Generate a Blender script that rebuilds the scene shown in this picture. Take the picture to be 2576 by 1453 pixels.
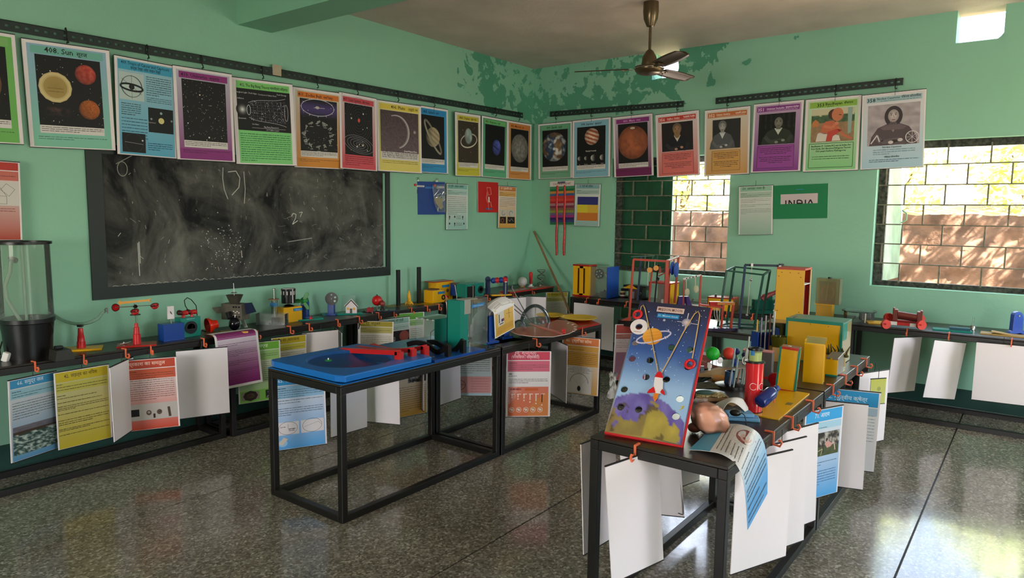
import bpy, math, random
from mathutils import Matrix, Vector, noise
PI = math.pi
random.seed(7)
D = bpy.data
for o in list(D.objects):
    D.objects.remove(o)
SC = bpy.context.scene
COL = SC.collection

# ---------------------------------------------------------------- camera
FPX, PITCH, ROLL, YAW = 1768.0, .1078, -.0122, .6445
CPX, CPY = 1288.0, 726.5
CAM = Vector((6.85, 4.87, 1.6))
_d = Vector((-math.cos(YAW), -math.sin(YAW), 0))
_rt = Vector((-math.sin(YAW), math.cos(YAW), 0))
_F = _d * math.cos(PITCH) - Vector((0, 0, 1)) * math.sin(PITCH)
_dn = _F.cross(_rt)
_R = _rt * math.cos(ROLL) + _dn * math.sin(ROLL)
_D = -_rt * math.sin(ROLL) + _dn * math.cos(ROLL)
cd = D.cameras.new('camera')
cd.sensor_width = 36.0
cd.lens = FPX / 2576.0 * 36.0
cd.clip_start = .02
cam = D.objects.new('camera', cd)
COL.objects.link(cam)
m = Matrix((_R, -_D, -_F)).transposed().to_4x4()
m.translation = CAM
cam.matrix_world = m
SC.camera = cam

# ---------------------------------------------------------------- light
SC.view_settings.view_transform = 'Standard'
SC.view_settings.look = 'None'
SC.view_settings.exposure = 0.05
SC.view_settings.gamma = 1.0
SC.view_settings.use_curve_mapping = False
w = D.worlds.new('sky')
SC.world = w
w.use_nodes = True
wn = w.node_tree.nodes
bg = wn['Background']
sky = wn.new('ShaderNodeTexSky')
sky.sky_type = 'NISHITA'
sky.sun_disc = False
sky.sun_elevation = math.radians(52)
sky.sun_rotation = math.radians(75)
sky.air_density = 1.0
sky.dust_density = 2.0
w.node_tree.links.new(sky.outputs['Color'], bg.inputs['Color'])
bg.inputs['Strength'].default_value = SKY_STRENGTH = 1.9

def light(name, kind, loc, direction, energy, color, **kw):
    l = D.lights.new(name, kind)
    l.energy = energy
    l.color = color
    for k, v in kw.items():
        setattr(l, k, v)
    o = D.objects.new(name, l)
    COL.objects.link(o)
    o.location = loc
    o.rotation_euler = Vector(direction).to_track_quat('-Z', 'Y').to_euler()
    return o
light('sun', 'SUN', (-4, 6, 8), (-.24, -.66, -.90), 130.0, (1.0, .90, .76), angle=.004)
# daylight falling in through the openings of the room (windows on the right wall; the side and back ones are unseen, added for fill)
WARM = (1.0, .88, .82)
light('daylight_window', 'AREA', (-.45, 1.75, 1.65), (1, .1, -.25), 28.0, (1.0, .98, .94), shape='RECTANGLE', size=1.1, size_y=1.1)
light('daylight_window', 'AREA', (-.45, 4.4, 1.65), (1, .1, -.25), 10.0, (1.0, .98, .94), shape='RECTANGLE', size=1.1, size_y=1.1)
light('fill_side', 'AREA', (12.3, 3.2, 1.65), (-1, 0, .04), 190.0, WARM, shape='RECTANGLE', size=2.6, size_y=1.4)  # added fill from an unseen side opening behind the camera
light('fill_high', 'AREA', (1.6, 8.25, 2.05), (0, -1, .02), 60.0, WARM, shape='RECTANGLE', size=1.8, size_y=1.3)  # added fill, unseen opening set high to brighten the upper right wall
light('fill_back', 'AREA', (5.3, 8.25, 1.1), (0, -1, 0), 42.0, WARM, shape='RECTANGLE', size=1.2, size_y=2.1)  # added fill, unseen opening placed to brighten the aisle boards

# ---------------------------------------------------------------- geometry helpers
def ray(px, py):
    return _R * ((px - CPX) / FPX) + _D * ((py - CPY) / FPX) + _F
def onz(px, py, z):
    v = ray(px, py); return CAM + v * ((z - CAM.z) / v.z)
def onx(px, py, x):
    v = ray(px, py); return CAM + v * ((x - CAM.x) / v.x)
def ony(px, py, y):
    v = ray(px, py); return CAM + v * ((y - CAM.y) / v.y)
def mpp(P):
    return (Vector(P) - CAM).dot(_F) / FPX
def lin(c):
    if isinstance(c, str):
        c = c.lstrip('#'); c = [int(c[i:i + 2], 16) / 255 for i in (0, 2, 4)]
    return tuple(x / 12.92 if x <= .04045 else ((x + .055) / 1.055) ** 2.4 for x in c[:3])

class B:
    """collects primitives into one mesh; k scales every coordinate (k = metres per unit)"""
    def __init__(s, k=1.0, o=(0, 0, 0)):
        s.v, s.f, s.m, s.s, s.k, s.T, s.o = [], [], [], [], k, None, Vector(o)
    def add(s, vs, fs, m=0, sm=False):
        n = len(s.v)
        for v in vs:
            v = Vector(v)
            if s.T is not None:
                v = s.T @ v
            s.v.append((v + s.o) * s.k)
        for f in fs:
            s.f.append([i + n for i in f]); s.m.append(m); s.s.append(sm)
        return s
    def box(s, c, d, m=0, rz=0, R=None):
        x, y, z = d[0] / 2, d[1] / 2, d[2] / 2
        vs = [Vector((a * x, b * y, e * z)) for a in (-1, 1) for b in (-1, 1) for e in (-1, 1)]
        if rz: R = Matrix.Rotation(rz, 3, 'Z')
        if R is not None: vs = [R @ v for v in vs]
        c = Vector(c)
        return s.add([v + c for v in vs], [(0, 1, 3, 2), (4, 6, 7, 5), (0, 4, 5, 1), (2, 3, 7, 6), (0, 2, 6, 4), (1, 5, 7, 3)], m)
    def bx(s, x0, x1, y0, y1, z0, z1, m=0):
        return s.box(((x0 + x1) / 2, (y0 + y1) / 2, (z0 + z1) / 2), (abs(x1 - x0), abs(y1 - y0), abs(z1 - z0)), m)
    def bar(s, p, q, wx, wy=None, m=0):
        p, q = Vector(p), Vector(q); wy = wy or wx
        a = (q - p).normalized(); ref = Vector((0, 0, 1)) if abs(a.z) < .9 else Vector((0, 1, 0))
        u = a.cross(ref).normalized() * wx / 2; v = u.cross(a).normalized() * wy / 2
        vs = [p + i * u + j * v for i, j in ((-1, -1), (1, -1), (1, 1), (-1, 1))] + [q + i * u + j * v for i, j in ((-1, -1), (1, -1), (1, 1), (-1, 1))]
        return s.add(vs, [(3, 2, 1, 0), (4, 5, 6, 7), (0, 1, 5, 4), (1, 2, 6, 5), (2, 3, 7, 6), (3, 0, 4, 7)], m)
    def cyl(s, p, q, r0, r1=None, n=16, m=0, caps=True):
        p, q = Vector(p), Vector(q); r1 = r0 if r1 is None else r1
        a = (q - p).normalized(); ref = Vector((0, 0, 1)) if abs(a.z) < .9 else Vector((1, 0, 0))
        u = a.cross(ref).normalized(); v = a.cross(u)
        vs = []
        for c, r in ((p, r0), (q, r1)):
            vs += [c + (u * math.cos(2 * PI * i / n) + v * math.sin(2 * PI * i / n)) * r for i in range(n)]
        s.add(vs, [(i, (i + 1) % n, n + (i + 1) % n, n + i) for i in range(n)], m, True)
        if caps:
            s.add(vs[:n], [tuple(range(n))[::-1]], m); s.add(vs[n:], [tuple(range(n))], m)
        return s
    def tube(s, pts, r, n=8, m=0, closed=False):
        pts = [Vector(p) for p in pts]; N = len(pts); vs = []; u = None
        for i, p in enumerate(pts):
            a = pts[(i + 1) % N] if (closed or i < N - 1) else p
            b = pts[i - 1] if (closed or i > 0) else p
            t = (a - b).normalized()
            if u is None:
                u = t.cross(Vector((0, 0, 1)) if abs(t.z) < .9 else Vector((1, 0, 0))).normalized()
            else:
                u = (u - t * u.dot(t)).normalized()
            w_ = t.cross(u)
            rr = r[i] if isinstance(r, (list, tuple)) else r
            vs += [p + (u * math.cos(2 * PI * j / n) + w_ * math.sin(2 * PI * j / n)) * rr for j in range(n)]
        L = N if closed else N - 1
        s.add(vs, [(i * n + j, i * n + (j + 1) % n, ((i + 1) % N) * n + (j + 1) % n, ((i + 1) % N) * n + j) for i in range(L) for j in range(n)], m, True)
        if not closed:
            s.add(vs[:n], [tuple(range(n))[::-1]], m); s.add(vs[-n:], [tuple(range(n))], m)
        return s
    def lathe(s, prof, c=(0, 0, 0), axis=(0, 0, 1), n=24, m=0, sq=(1, 1)):
        a = Vector(axis).normalized(); ref = Vector((0, 1, 0)) if abs(a.y) < .9 else Vector((1, 0, 0))
        u = ref.cross(a).normalized(); v = a.cross(u); c = Vector(c)
        vs = [c + a * z + (u * math.cos(2 * PI * i / n) * sq[0] + v * math.sin(2 * PI * i / n) * sq[1]) * max(r, 1e-5) for r, z in prof for i in range(n)]
        return s.add(vs, [(k * n + i, k * n + (i + 1) % n, (k + 1) * n + (i + 1) % n, (k + 1) * n + i) for k in range(len(prof) - 1) for i in range(n)], m, True)
    def sph(s, c, r, m=0, n=20, sq=(1, 1, 1)):
        h = n // 2; c = Vector(c)
        vs = [c + Vector((math.sin(PI * k / h) * math.cos(2 * PI * i / n) * r * sq[0], math.sin(PI * k / h) * math.sin(2 * PI * i / n) * r * sq[1], math.cos(PI * k / h) * r * sq[2])) for k in range(h + 1) for i in range(n)]
        return s.add(vs, [(k * n + i, (k + 1) * n + i, (k + 1) * n + (i + 1) % n, k * n + (i + 1) % n) for k in range(h) for i in range(n)], m, True)
    def torus(s, c, R, r, axis=(0, 0, 1), m=0, n=28, k=10):
        a = Vector(axis).normalized(); ref = Vector((0, 1, 0)) if abs(a.y) < .9 else Vector((1, 0, 0))
        u = ref.cross(a).normalized(); v = a.cross(u); c = Vector(c)
        return s.tube([c + (u * math.cos(2 * PI * i / n) + v * math.sin(2 * PI * i / n)) * R for i in range(n)], r, k, m, True)
    def prism(s, pts, o=(0, 0, 0), u=(1, 0, 0), v=(0, 0, 1), t=1.0, m=0):
        """polygon pts in the plane o,u,v extruded by t along u x v"""
        o, u, v = Vector(o), Vector(u), Vector(v); w_ = u.cross(v).normalized() * t; n = len(pts)
        a = [o + u * p[0] + v * p[1] for p in pts]; b = [p + w_ for p in a]
        return s.add(a + b, [tuple(range(n))[::-1], tuple(range(n, 2 * n))] + [(i, (i + 1) % n, n + (i + 1) % n, n + i) for i in range(n)], m)
    def grid(s, f, nu, nv, m=0, sm=True):
        vs = [f(i / nu, j / nv) for j in range(nv + 1) for i in range(nu + 1)]
        return s.add(vs, [(j * (nu + 1) + i, j * (nu + 1) + i + 1, (j + 1) * (nu + 1) + i + 1, (j + 1) * (nu + 1) + i) for j in range(nv) for i in range(nu)], m, sm)
    def build(s, name, mats, parent=None, bev=0, solid=0, loc=None, sub=0):
        me = D.meshes.new(name)
        me.from_pydata([tuple(v) for v in s.v], [], s.f)
        if not isinstance(mats, (list, tuple)): mats = [mats]
        for mm in mats: me.materials.append(mm)
        me.polygons.foreach_set('material_index', s.m)
        me.polygons.foreach_set('use_smooth', s.s)
        me.update()
        if any(s.s): me.set_sharp_from_angle(angle=math.radians(42))
        o = D.objects.new(name, me); COL.objects.link(o)
        if parent: o.parent = parent
        if loc is not None: o.location = loc
        if solid:
            md = o.modifiers.new('solid', 'SOLIDIFY'); md.thickness = solid; md.offset = 0
        if sub:
            md = o.modifiers.new('sub', 'SUBSURF'); md.levels = md.render_levels = sub
        if bev:
            md = o.modifiers.new('bev', 'BEVEL'); md.width = bev; md.segments = 2; md.limit_method = 'ANGLE'; md.angle_limit = math.radians(50)
        return o

def tag(o, label=None, cat=None, group=None, kind=None):
    if label: o['label'] = label
    if cat: o['category'] = cat
    if group: o['group'] = group
    if kind: o['kind'] = kind
    return o
def thing(name, label, cat, loc=(0, 0, 0), rz=0, group=None):
    o = D.objects.new(name, None); COL.objects.link(o)
    o.empty_display_size = .05
    o.location = loc; o.rotation_euler = (0, 0, rz)
    return tag(o, label, cat, group)
def dup(root, loc, rz=0, label=None):
    r = root.copy(); COL.objects.link(r); r.location = loc; r.rotation_euler = (0, 0, rz)
    if label: r['label'] = label
    for c in list(root.children):
        e = c.copy(); COL.objects.link(e); e.parent = r
        for g in list(c.children):
            h = g.copy(); COL.objects.link(h); h.parent = e
    return r
def arc(cx, cz, r, a0, a1, n, y=0, rz=None):
    return [(cx + r * math.cos(a0 + (a1 - a0) * i / n), y, cz + (rz or r) * math.sin(a0 + (a1 - a0) * i / n)) for i in range(n + 1)]

# ---------------------------------------------------------------- materials
MATS = {}
def mat(name, c, rough=.5, metal=0, spec=.5, var=0, vs=8.0, bump=0, bs=60.0, trans=0, ior=1.45, alpha=1, coat=0, emit=0):
    if name in MATS: return MATS[name]
    mt = D.materials.new(name); mt.use_nodes = True; MATS[name] = mt
    nt = mt.node_tree; b = nt.nodes['Principled BSDF']
    c = lin(c)
    b.inputs['Base Color'].default_value = (*c, 1)
    b.inputs['Roughness'].default_value = rough
    b.inputs['Metallic'].default_value = metal
    b.inputs['Specular IOR Level'].default_value = spec
    b.inputs['Coat Weight'].default_value = coat
    b.inputs['IOR'].default_value = ior
    b.inputs['Transmission Weight'].default_value = trans
    b.inputs['Alpha'].default_value = alpha
    if emit:
        b.inputs['Emission Color'].default_value = (*c, 1); b.inputs['Emission Strength'].default_value = emit
    if var or bump:
        tc = nt.nodes.new('ShaderNodeTexCoord')
    if var:
        n = nt.nodes.new('ShaderNodeTexNoise'); n.inputs['Scale'].default_value = vs; n.inputs['Detail'].default_value = 5
        nt.links.new(tc.outputs['Object'], n.inputs['Vector'])
        r = nt.nodes.new('ShaderNodeMapRange'); r.inputs['From Min'].default_value = .3; r.inputs['From Max'].default_value = .7
        r.inputs['To Min'].default_value = 1 - var; r.inputs['To Max'].default_value = 1 + var
        nt.links.new(n.outputs['Fac'], r.inputs['Value'])
        mx = nt.nodes.new('ShaderNodeVectorMath'); mx.operation = 'SCALE'; mx.inputs[0].default_value = c
        nt.links.new(r.outputs[0], mx.inputs['Scale']); nt.links.new(mx.outputs[0], b.inputs['Base Color'])
    if bump:
        n2 = nt.nodes.new('ShaderNodeTexNoise'); n2.inputs['Scale'].default_value = bs; n2.inputs['Detail'].default_value = 4
        nt.links.new(tc.outputs['Object'], n2.inputs['Vector'])
        bp = nt.nodes.new('ShaderNodeBump'); bp.inputs['Strength'].default_value = bump; bp.inputs['Distance'].default_value = .01
        nt.links.new(n2.outputs['Fac'], bp.inputs['Height']); nt.links.new(bp.outputs[0], b.inputs['Normal'])
    return mt
def clear(name, c='e8f0ec', a=.07, rough=.05):
    """thin transparent acrylic: transparent mixed with a glossy skin"""
    if name in MATS: return MATS[name]
    mt = D.materials.new(name); mt.use_nodes = True; MATS[name] = mt
    nt = mt.node_tree; nt.nodes.remove(nt.nodes['Principled BSDF'])
    out = nt.nodes['Material Output']
    t = nt.nodes.new('ShaderNodeBsdfTransparent'); t.inputs['Color'].default_value = (*[1 - (1 - x) * min(1, a * 2.2) for x in lin(c)], 1)
    d = nt.nodes.new('ShaderNodeBsdfDiffuse'); d.inputs['Color'].default_value = (*lin(c), 1)
    g = nt.nodes.new('ShaderNodeBsdfGlossy'); g.inputs['Roughness'].default_value = rough
    m1 = nt.nodes.new('ShaderNodeMixShader'); m1.inputs['Fac'].default_value = a
    nt.links.new(t.outputs[0], m1.inputs[1]); nt.links.new(d.outputs[0], m1.inputs[2])
    fr = nt.nodes.new('ShaderNodeFresnel'); fr.inputs['IOR'].default_value = 1.28
    m2 = nt.nodes.new('ShaderNodeMixShader')
    nt.links.new(fr.outputs[0], m2.inputs['Fac']); nt.links.new(m1.outputs[0], m2.inputs[1]); nt.links.new(g.outputs[0], m2.inputs[2])
    nt.links.new(m2.outputs[0], out.inputs['Surface'])
    return mt
def nodes_mat(name):
    mt = D.materials.new(name); mt.use_nodes = True; MATS[name] = mt
    return mt, mt.node_tree, mt.node_tree.nodes['Principled BSDF']

BLACK = mat('black_paint', '15100d', .38, spec=.5, var=.25, vs=20)
BLACKP = mat('black_plastic', '0c0c0d', .35)
WHITE = mat('white_board', 'e9dfe0', .7)
PAPERW = mat('paper_white', 'e2dcd8', .75)
ORANGE = mat('orange_hook', 'f0734a', .4)
RED = mat('red_plastic', 'c51f20', .32)
REDB = mat('red_acrylic', 'a5231c', .25)
YEL = mat('yellow_acrylic', 'e6ab10', .3)
BLUE = mat('blue_acrylic', '123f8f', .3)
NAVY = mat('navy_paint', '12264f', .35)
TEAL = mat('teal_acrylic', '118071', .3)
GREENP = mat('green_plastic', '17803a', .35)
STEEL = mat('steel', 'b8b8b4', .25, 1)
GREY = mat('grey_plastic', '6d6a68', .5)
CLEAR = clear('clear_acrylic')
SMOKE = clear('smoked_acrylic', '55604f', .35)
CORD = mat('string', 'cfc8ba', .8)
BROWN = mat('brown_card', '6b4a2c', .7, var=.2)
WOOD = mat('wood', '8a6a48', .6, var=.2, vs=14)
PINKL = mat('red_frame_paint', 'a83a26', .4)
GREENF = mat('green_frame_paint', '0d4433', .4)
# ---------------------------------------------------------------- room shell
H = 3.265
X1, Y1 = 12.0, 7.9
def wall_mat():
    mt, nt, b = nodes_mat('green_wall_paint')
    N, Lk = nt.nodes.new, nt.links.new
    tc = N('ShaderNodeTexCoord'); sp = N('ShaderNodeSeparateXYZ'); Lk(tc.outputs['Object'], sp.inputs[0])
    def mth(op, a, b_=None, c=None, clamp=False):
        n = N('ShaderNodeMath'); n.operation = op; n.use_clamp = clamp
        for i, v in enumerate((a, b_, c)):
            if v is None: continue
            if isinstance(v, (int, float)): n.inputs[i].default_value = v
            else: Lk(v, n.inputs[i])
        return n.outputs[0]
    def ns(scale, det=6, rough=.6, dist=0):
        n = N('ShaderNodeTexNoise'); n.inputs['Scale'].default_value = scale; n.inputs['Detail'].default_value = det
        n.inputs['Roughness'].default_value = rough; n.inputs['Distortion'].default_value = dist
        Lk(tc.outputs['Object'], n.inputs['Vector']); return n.outputs['Fac']
    def mix(f, a, b_):
        n = N('ShaderNodeMix'); n.data_type = 'RGBA'
        if isinstance(f, float): n.inputs['Factor'].default_value = f
        else: Lk(f, n.inputs['Factor'])
        for i, v in ((6, a), (7, b_)):
            if isinstance(v, tuple): n.inputs[i].default_value = (*v, 1)
            else: Lk(v, n.inputs[i])
        return n.outputs[2]
    base = mix(ns(1.6, 4), lin('86bb9e'), lin('90c2a8'))
    # damp, flaking top corner: older darker coat shows through (near the far corner only)
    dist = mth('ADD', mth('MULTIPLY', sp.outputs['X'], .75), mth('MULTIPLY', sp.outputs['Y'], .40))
    reg = mth('MULTIPLY', mth('SUBTRACT', 1.35, dist, clamp=True), mth('MULTIPLY_ADD', sp.outputs['Z'], 1.9, -4.75, clamp=True), clamp=True)
    pat = mth('GREATER_THAN', mth('ADD', ns(3.2, 7, .62, .4), mth('MULTIPLY', reg, .62)), .78)
    base = mix(mth('MULTIPLY', pat, mth('GREATER_THAN', reg, .03)), base, lin('4f9678'))
    pat2 = mth('GREATER_THAN', mth('ADD', ns(7.5, 6, .6), mth('MULTIPLY', reg, .40)), .84)
    base = mix(mth('MULTIPLY', mth('MULTIPLY', pat2, mth('GREATER_THAN', reg, .03)), .55), base, lin('a3d6b8'))
    soft = mth('MULTIPLY', mth('SUBTRACT', .9, mth('MULTIPLY', dist, 2.0), clamp=True), .28)  # deeper green towards the corner, at every height
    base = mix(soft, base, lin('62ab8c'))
    dado = mth('LESS_THAN', mth('ADD', sp.outputs['Z'], mth('MULTIPLY', ns(5, 3), .012)), .19)
    base = mix(dado, base, lin('0d3b33'))
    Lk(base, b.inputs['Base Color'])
    b.inputs['Roughness'].default_value = .62
    bp = N('ShaderNodeBump'); bp.inputs['Strength'].default_value = .18; bp.inputs['Distance'].default_value = .01
    Lk(ns(28, 5), bp.inputs['Height']); Lk(bp.outputs[0], b.inputs['Normal'])
    return mt
WALL = wall_mat()
def shell(name, m=None, fn=None, kind='structure'):
    q = B(); fn(q)
    return tag(q.build(name, m or WALL), kind=kind)
# right wall with two windows in view, a third beyond the frame, and ventilator holes under the ceiling
W1, W2, W3 = (1.07, 2.38, .985, 2.20), (3.68, 5.0, 1.0, 2.25), (5.75, 6.9, 1.0, 2.25)
V1, V2, V3 = (1.507, 1.813, 2.99, H), (4.19, 4.51, 3.01, H), (6.2, 6.5, 3.01, H)
def right_wall(q):
    ys = [-.3]
    holes = [(W1, V1), (W2, V2), (W3, V3)]
    for wd, vt in holes:
        q.bx(-.24, 0, ys[-1], wd[0], 0, H)
        q.bx(-.24, 0, wd[0], wd[1], 0, wd[2])
        q.bx(-.24, 0, wd[0], vt[0], wd[3], H)
        q.bx(-.24, 0, vt[1], wd[1], wd[3], H)
        q.bx(-.24, 0, vt[0], vt[1], wd[3], vt[2])
        ys.append(wd[1])
    q.bx(-.24, 0, ys[-1], Y1 + .2, 0, H)
shell('wall_right', fn=right_wall)
# broken plaster at the right edge of the small ventilator hole
q = B(); q.prism([(1.79, 2.985), (1.82, 2.985), (1.82, H), (1.80, H), (1.805, 3.2), (1.79, 3.16), (1.80, 3.08), (1.785, 3.03)], (-.002, 0, 0), (0, 1, 0), (0, 0, 1), -.2)
q.prism([(1.50, 2.985), (1.82, 2.985), (1.82, 3.0), (1.72, 2.993), (1.6, 3.0)], (-.003, 0, 0), (0, 1, 0), (0, 0, 1), -.2)
q.prism([(4.46, 3.0), (4.515, 3.0), (4.515, 3.06), (4.495, 3.03)], (-.003, 0, 0), (0, 1, 0), (0, 0, 1), -.2)
tag(q.build('trim_1', WALL), kind='structure')
shell('wall_left', fn=lambda q: q.bx(0, X1 + .2, -.24, 0, 0, H))
def back_wall(q):
    y0, y1 = Y1, Y1 + .2
    q.bx(0, .7, y0, y1, 0, H); q.bx(.7, 2.5, y0, y1, 0, 1.35); q.bx(.7, 2.5, y0, y1, 2.75, H)   # wide high opening, added for the fill light
    q.bx(2.5, 4.7, y0, y1, 0, H); q.bx(4.7, 5.9, y0, y1, 2.2, H)       # doorway, added for the fill light
    q.bx(5.9, X1 + .2, y0, y1, 0, H)
shell('wall_back', fn=back_wall)
def side_wall(q):
    q.bx(X1, X1 + .2, 0, 1.9, 0, H); q.bx(X1, X1 + .2, 1.9, 4.5, 0, .95); q.bx(X1, X1 + .2, 1.9, 4.5, 2.35, H); q.bx(X1, X1 + .2, 4.5, Y1, 0, H)   # wide opening, added for the fill light
shell('wall_side', fn=side_wall)
CEIL = mat('ceiling_plaster', 'cbbcb3', .8, var=.10, vs=2.5, bump=.35, bs=35)
shell('ceiling', CEIL, lambda q: q.bx(-.24, X1 + .2, -.24, Y1 + .2, H, H + .15))
# concrete beam under the ceiling, spanning away from the left wall
BEAM = mat('beam_paint', '7fb596', .65, bump=.15, bs=30)
shell('trim_2', BEAM, lambda q: q.bx(3.50, 3.79, 0, Y1, 2.957, H))
# floor: poured terrazzo strips with dark joints
def floor_mat():
    mt, nt, b = nodes_mat('terrazzo')
    N, Lk = nt.nodes.new, nt.links.new
    tc = N('ShaderNodeTexCoord')
    def ns(s, d=4, r=.6):
        n = N('ShaderNodeTexNoise'); n.inputs['Scale'].default_value = s; n.inputs['Detail'].default_value = d; n.inputs['Roughness'].default_value = r
        Lk(tc.outputs['Object'], n.inputs['Vector']); return n.outputs['Fac']
    v = N('ShaderNodeTexVoronoi'); v.inputs['Scale'].default_value = 95; Lk(tc.outputs['Object'], v.inputs['Vector'])
    cr = N('ShaderNodeValToRGB'); e = cr.color_ramp.elements
    sp = N('ShaderNodeSeparateColor'); Lk(v.outputs['Color'], sp.inputs[0])
    e[0].color = (*lin('635c4e'), 1); e[1].color = (*lin('c0b8a8'), 1); e[1].position = 1
    x = e.new(.55); x.color = (*lin('877e6e'), 1); x = e.new(.85); x.color = (*lin('9d9484'), 1)
    Lk(sp.outputs[0], cr.inputs[0])
    mx = N('ShaderNodeMix'); mx.data_type = 'RGBA'; mx.blend_type = 'MULTIPLY'; mx.inputs['Factor'].default_value = .7
    cr2 = N('ShaderNodeValToRGB'); cr2.color_ramp.elements[0].color = (.55, .55, .55, 1); cr2.color_ramp.elements[1].color = (1, 1, 1, 1)
    cr2.color_ramp.elements[0].position = .3; cr2.color_ramp.elements[1].position = .7
    Lk(ns(1.3), cr2.inputs[0]); Lk(cr.outputs[0], mx.inputs[6]); Lk(cr2.outputs[0], mx.inputs[7])
    Lk(mx.outputs[2], b.inputs['Base Color'])
    r = N('ShaderNodeMapRange'); r.inputs['From Min'].default_value = .3; r.inputs['From Max'].default_value = .7; r.inputs['To Min'].default_value = .07; r.inputs['To Max'].default_value = .18
    Lk(ns(2.2, 6), r.inputs[0]); Lk(r.outputs[0], b.inputs['Roughness'])
    b.inputs['Specular IOR Level'].default_value = .5
    bp = N('ShaderNodeBump'); bp.inputs['Strength'].default_value = .06; bp.inputs['Distance'].default_value = .01
    Lk(ns(6, 3), bp.inputs['Height']); Lk(bp.outputs[0], b.inputs['Normal'])
    return mt
FLOOR = floor_mat()
fl = B(); fl.bx(-.24, X1 + .2, -.24, Y1 + .2, -.1, -.006)
fl = tag(fl.build('floor', mat('joint_dark', '26231f', .6)), kind='structure')
y = -.42
while y < Y1 + .2:
    q = B(); q.bx(-.2, X1 + .2, max(y, -.2) + .005, min(y + 1.625, Y1 + .2) - .005, -.03, 0)
    q.build('slab', FLOOR, fl); y += 1.625
# stone skirting along the two far walls
q = B(); q.bx(0, .018, 0, Y1, 0, .028); tag(q.build('baseboard_right', mat('skirting_stone', '8b8d8c', .4, var=.3, vs=60)), kind='structure')
q = B(); q.bx(.018, X1, 0, .018, 0, .028); tag(q.build('baseboard_left', MATS['skirting_stone']), kind='structure')

# ---------------------------------------------------------------- windows: steel frame, brick-pattern grille, shutters
FRAME = mat('window_frame_flaking', '3a3b33', .7, var=.9, vs=30, bump=.5, bs=60)
GRILL = mat('grille_bar', '6f6a58', .6, var=.35, vs=30)
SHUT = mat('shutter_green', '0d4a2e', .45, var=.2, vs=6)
SHUTL = mat('shutter_sunlit', '7f9a82', .55, var=.2, vs=8)  # paler copy of the green shutter: daylight put into its colour
def window(n, wd, cell, rows, off):
    y0, y1, z0, z1 = wd
    r = thing('window_%d' % n, None, None, (0, 0, 0)); r['kind'] = 'structure'
    q = B(); q.bx(-.145, -.10, y0, y0 + .075, z0, z1); q.build('frame_post', FRAME, r)
    q = B(); q.bx(-.145, -.10, y1 - .03, y1, z0, z1); q.build('frame_post', FRAME, r)
    q = B(); q.bx(-.145, -.10, y0 + .075, y1 - .03, z0, z0 + .045); q.build('frame_sill', FRAME, r)
    q = B(); q.bx(-.145, -.10, y0 + .075, y1 - .03, z1 - .06, z1); q.build('frame_head', FRAME, r)
    # a grille of flat bars laid like brick courses; every bar a piece
    h = rows; rows = int((z1 - z0 - .06) / h) + 1
    for i in range(1, rows):
        z = z0 + .03 + i * h
        q = B(); q.bx(-.098, -.086, y0, y1, z - .005, z + .005); q.build('grille_bar', GRILL, r)
    for i in range(rows):
        za = z0 + .03 + i * h
        y = y0 + (off if i % 2 else off + cell / 2)
        while y < y1:
            if y > y0 + .02:
                q = B(); q.bx(-.096, -.084, y - .006, y + .006, za + .004, min(za + h, z1 - .03) - .004); q.build('grille_bar', GRILL, r)
            y += cell
    return r
w1 = window(1, W1, .335, .157, .215)
w2 = window(2, W2, .30, .170, .06)
w3 = window(3, W3, .30, .170, .06)
# window 1: left shutter closed, right one swung open outside ; window 2: left shutter swung open
def leaf(root, name, M, m):
    q = B(); q.T = M
    q.bx(0, .60, -.012, .012, .03, 1.17)
    for i in range(5): q.bx(.05, .55, .012, .026, .08 + i * .24, .1 + i * .24)
    q.bx(0, .03, .012, .03, .03, 1.17); q.bx(.57, .60, .012, .03, .03, 1.17)
    sh = q.build(name, m, root)
    q = B(); q.T = M; q.tube([(.53, -.02, .55), (.53, -.06, .58), (.53, -.06, .64), (.53, -.02, .67)], .008); q.build('handle', m, sh)
    return sh
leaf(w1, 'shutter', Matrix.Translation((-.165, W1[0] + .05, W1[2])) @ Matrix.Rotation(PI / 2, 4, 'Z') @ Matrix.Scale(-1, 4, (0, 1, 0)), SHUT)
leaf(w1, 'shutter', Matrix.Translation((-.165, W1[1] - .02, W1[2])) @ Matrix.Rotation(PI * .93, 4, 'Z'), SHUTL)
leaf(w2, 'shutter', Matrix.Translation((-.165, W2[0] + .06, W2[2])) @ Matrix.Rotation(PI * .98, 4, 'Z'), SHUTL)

# ---------------------------------------------------------------- outside: lane, rubble retaining wall, shrubs and a tree
q = B(); q.bx(-14, -.24, -6, 14, -.3, -.12); tag(q.build('ground', mat('lane_earth', '8d7a63', .9, var=.3, vs=3, bump=.4, bs=20)), kind='structure')
STONE = mat('rough_stone', '62493a', .9, var=.5, vs=5, bump=.9, bs=14)
def stone_face(u, v):
    y, z = -5 + 14 * u, -.12 + 1.76 * v + (.05 * noise.noise((u * 60, 3, 1)) if v > .9 else 0)
    return (-2.22 - .05 * v + .05 * noise.fractal(Vector((y * 2.2, z * 2.6, 2)), 1, 2, 5) + .03 * noise.noise((y * 9, z * 11, 5)), y, z)
rw = B(); rw.grid(stone_face, 220, 32); rw.bx(-2.9, -2.36, -5, 9, -.12, 1.55)
tag(rw.build('retaining_wall', STONE), kind='structure')
q = B(); q.grid(lambda u, v: (-2.75 - 5 * v, -6 + 18 * u, 1.46 + 1.1 * v + .06 * noise.noise((u * 30, v * 9, 0))), 40, 10); tag(q.build('hillside', mat('bank_earth', '8f7d62', .95, var=.3, vs=4)), kind='structure')
LEAF = [mat('leaf_a', 'b8cc78', .5), mat('leaf_b', 'd4dca8', .5), mat('leaf_c', 'a4c068', .5), mat('leaf_d', 'cfc898', .6)]
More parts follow.
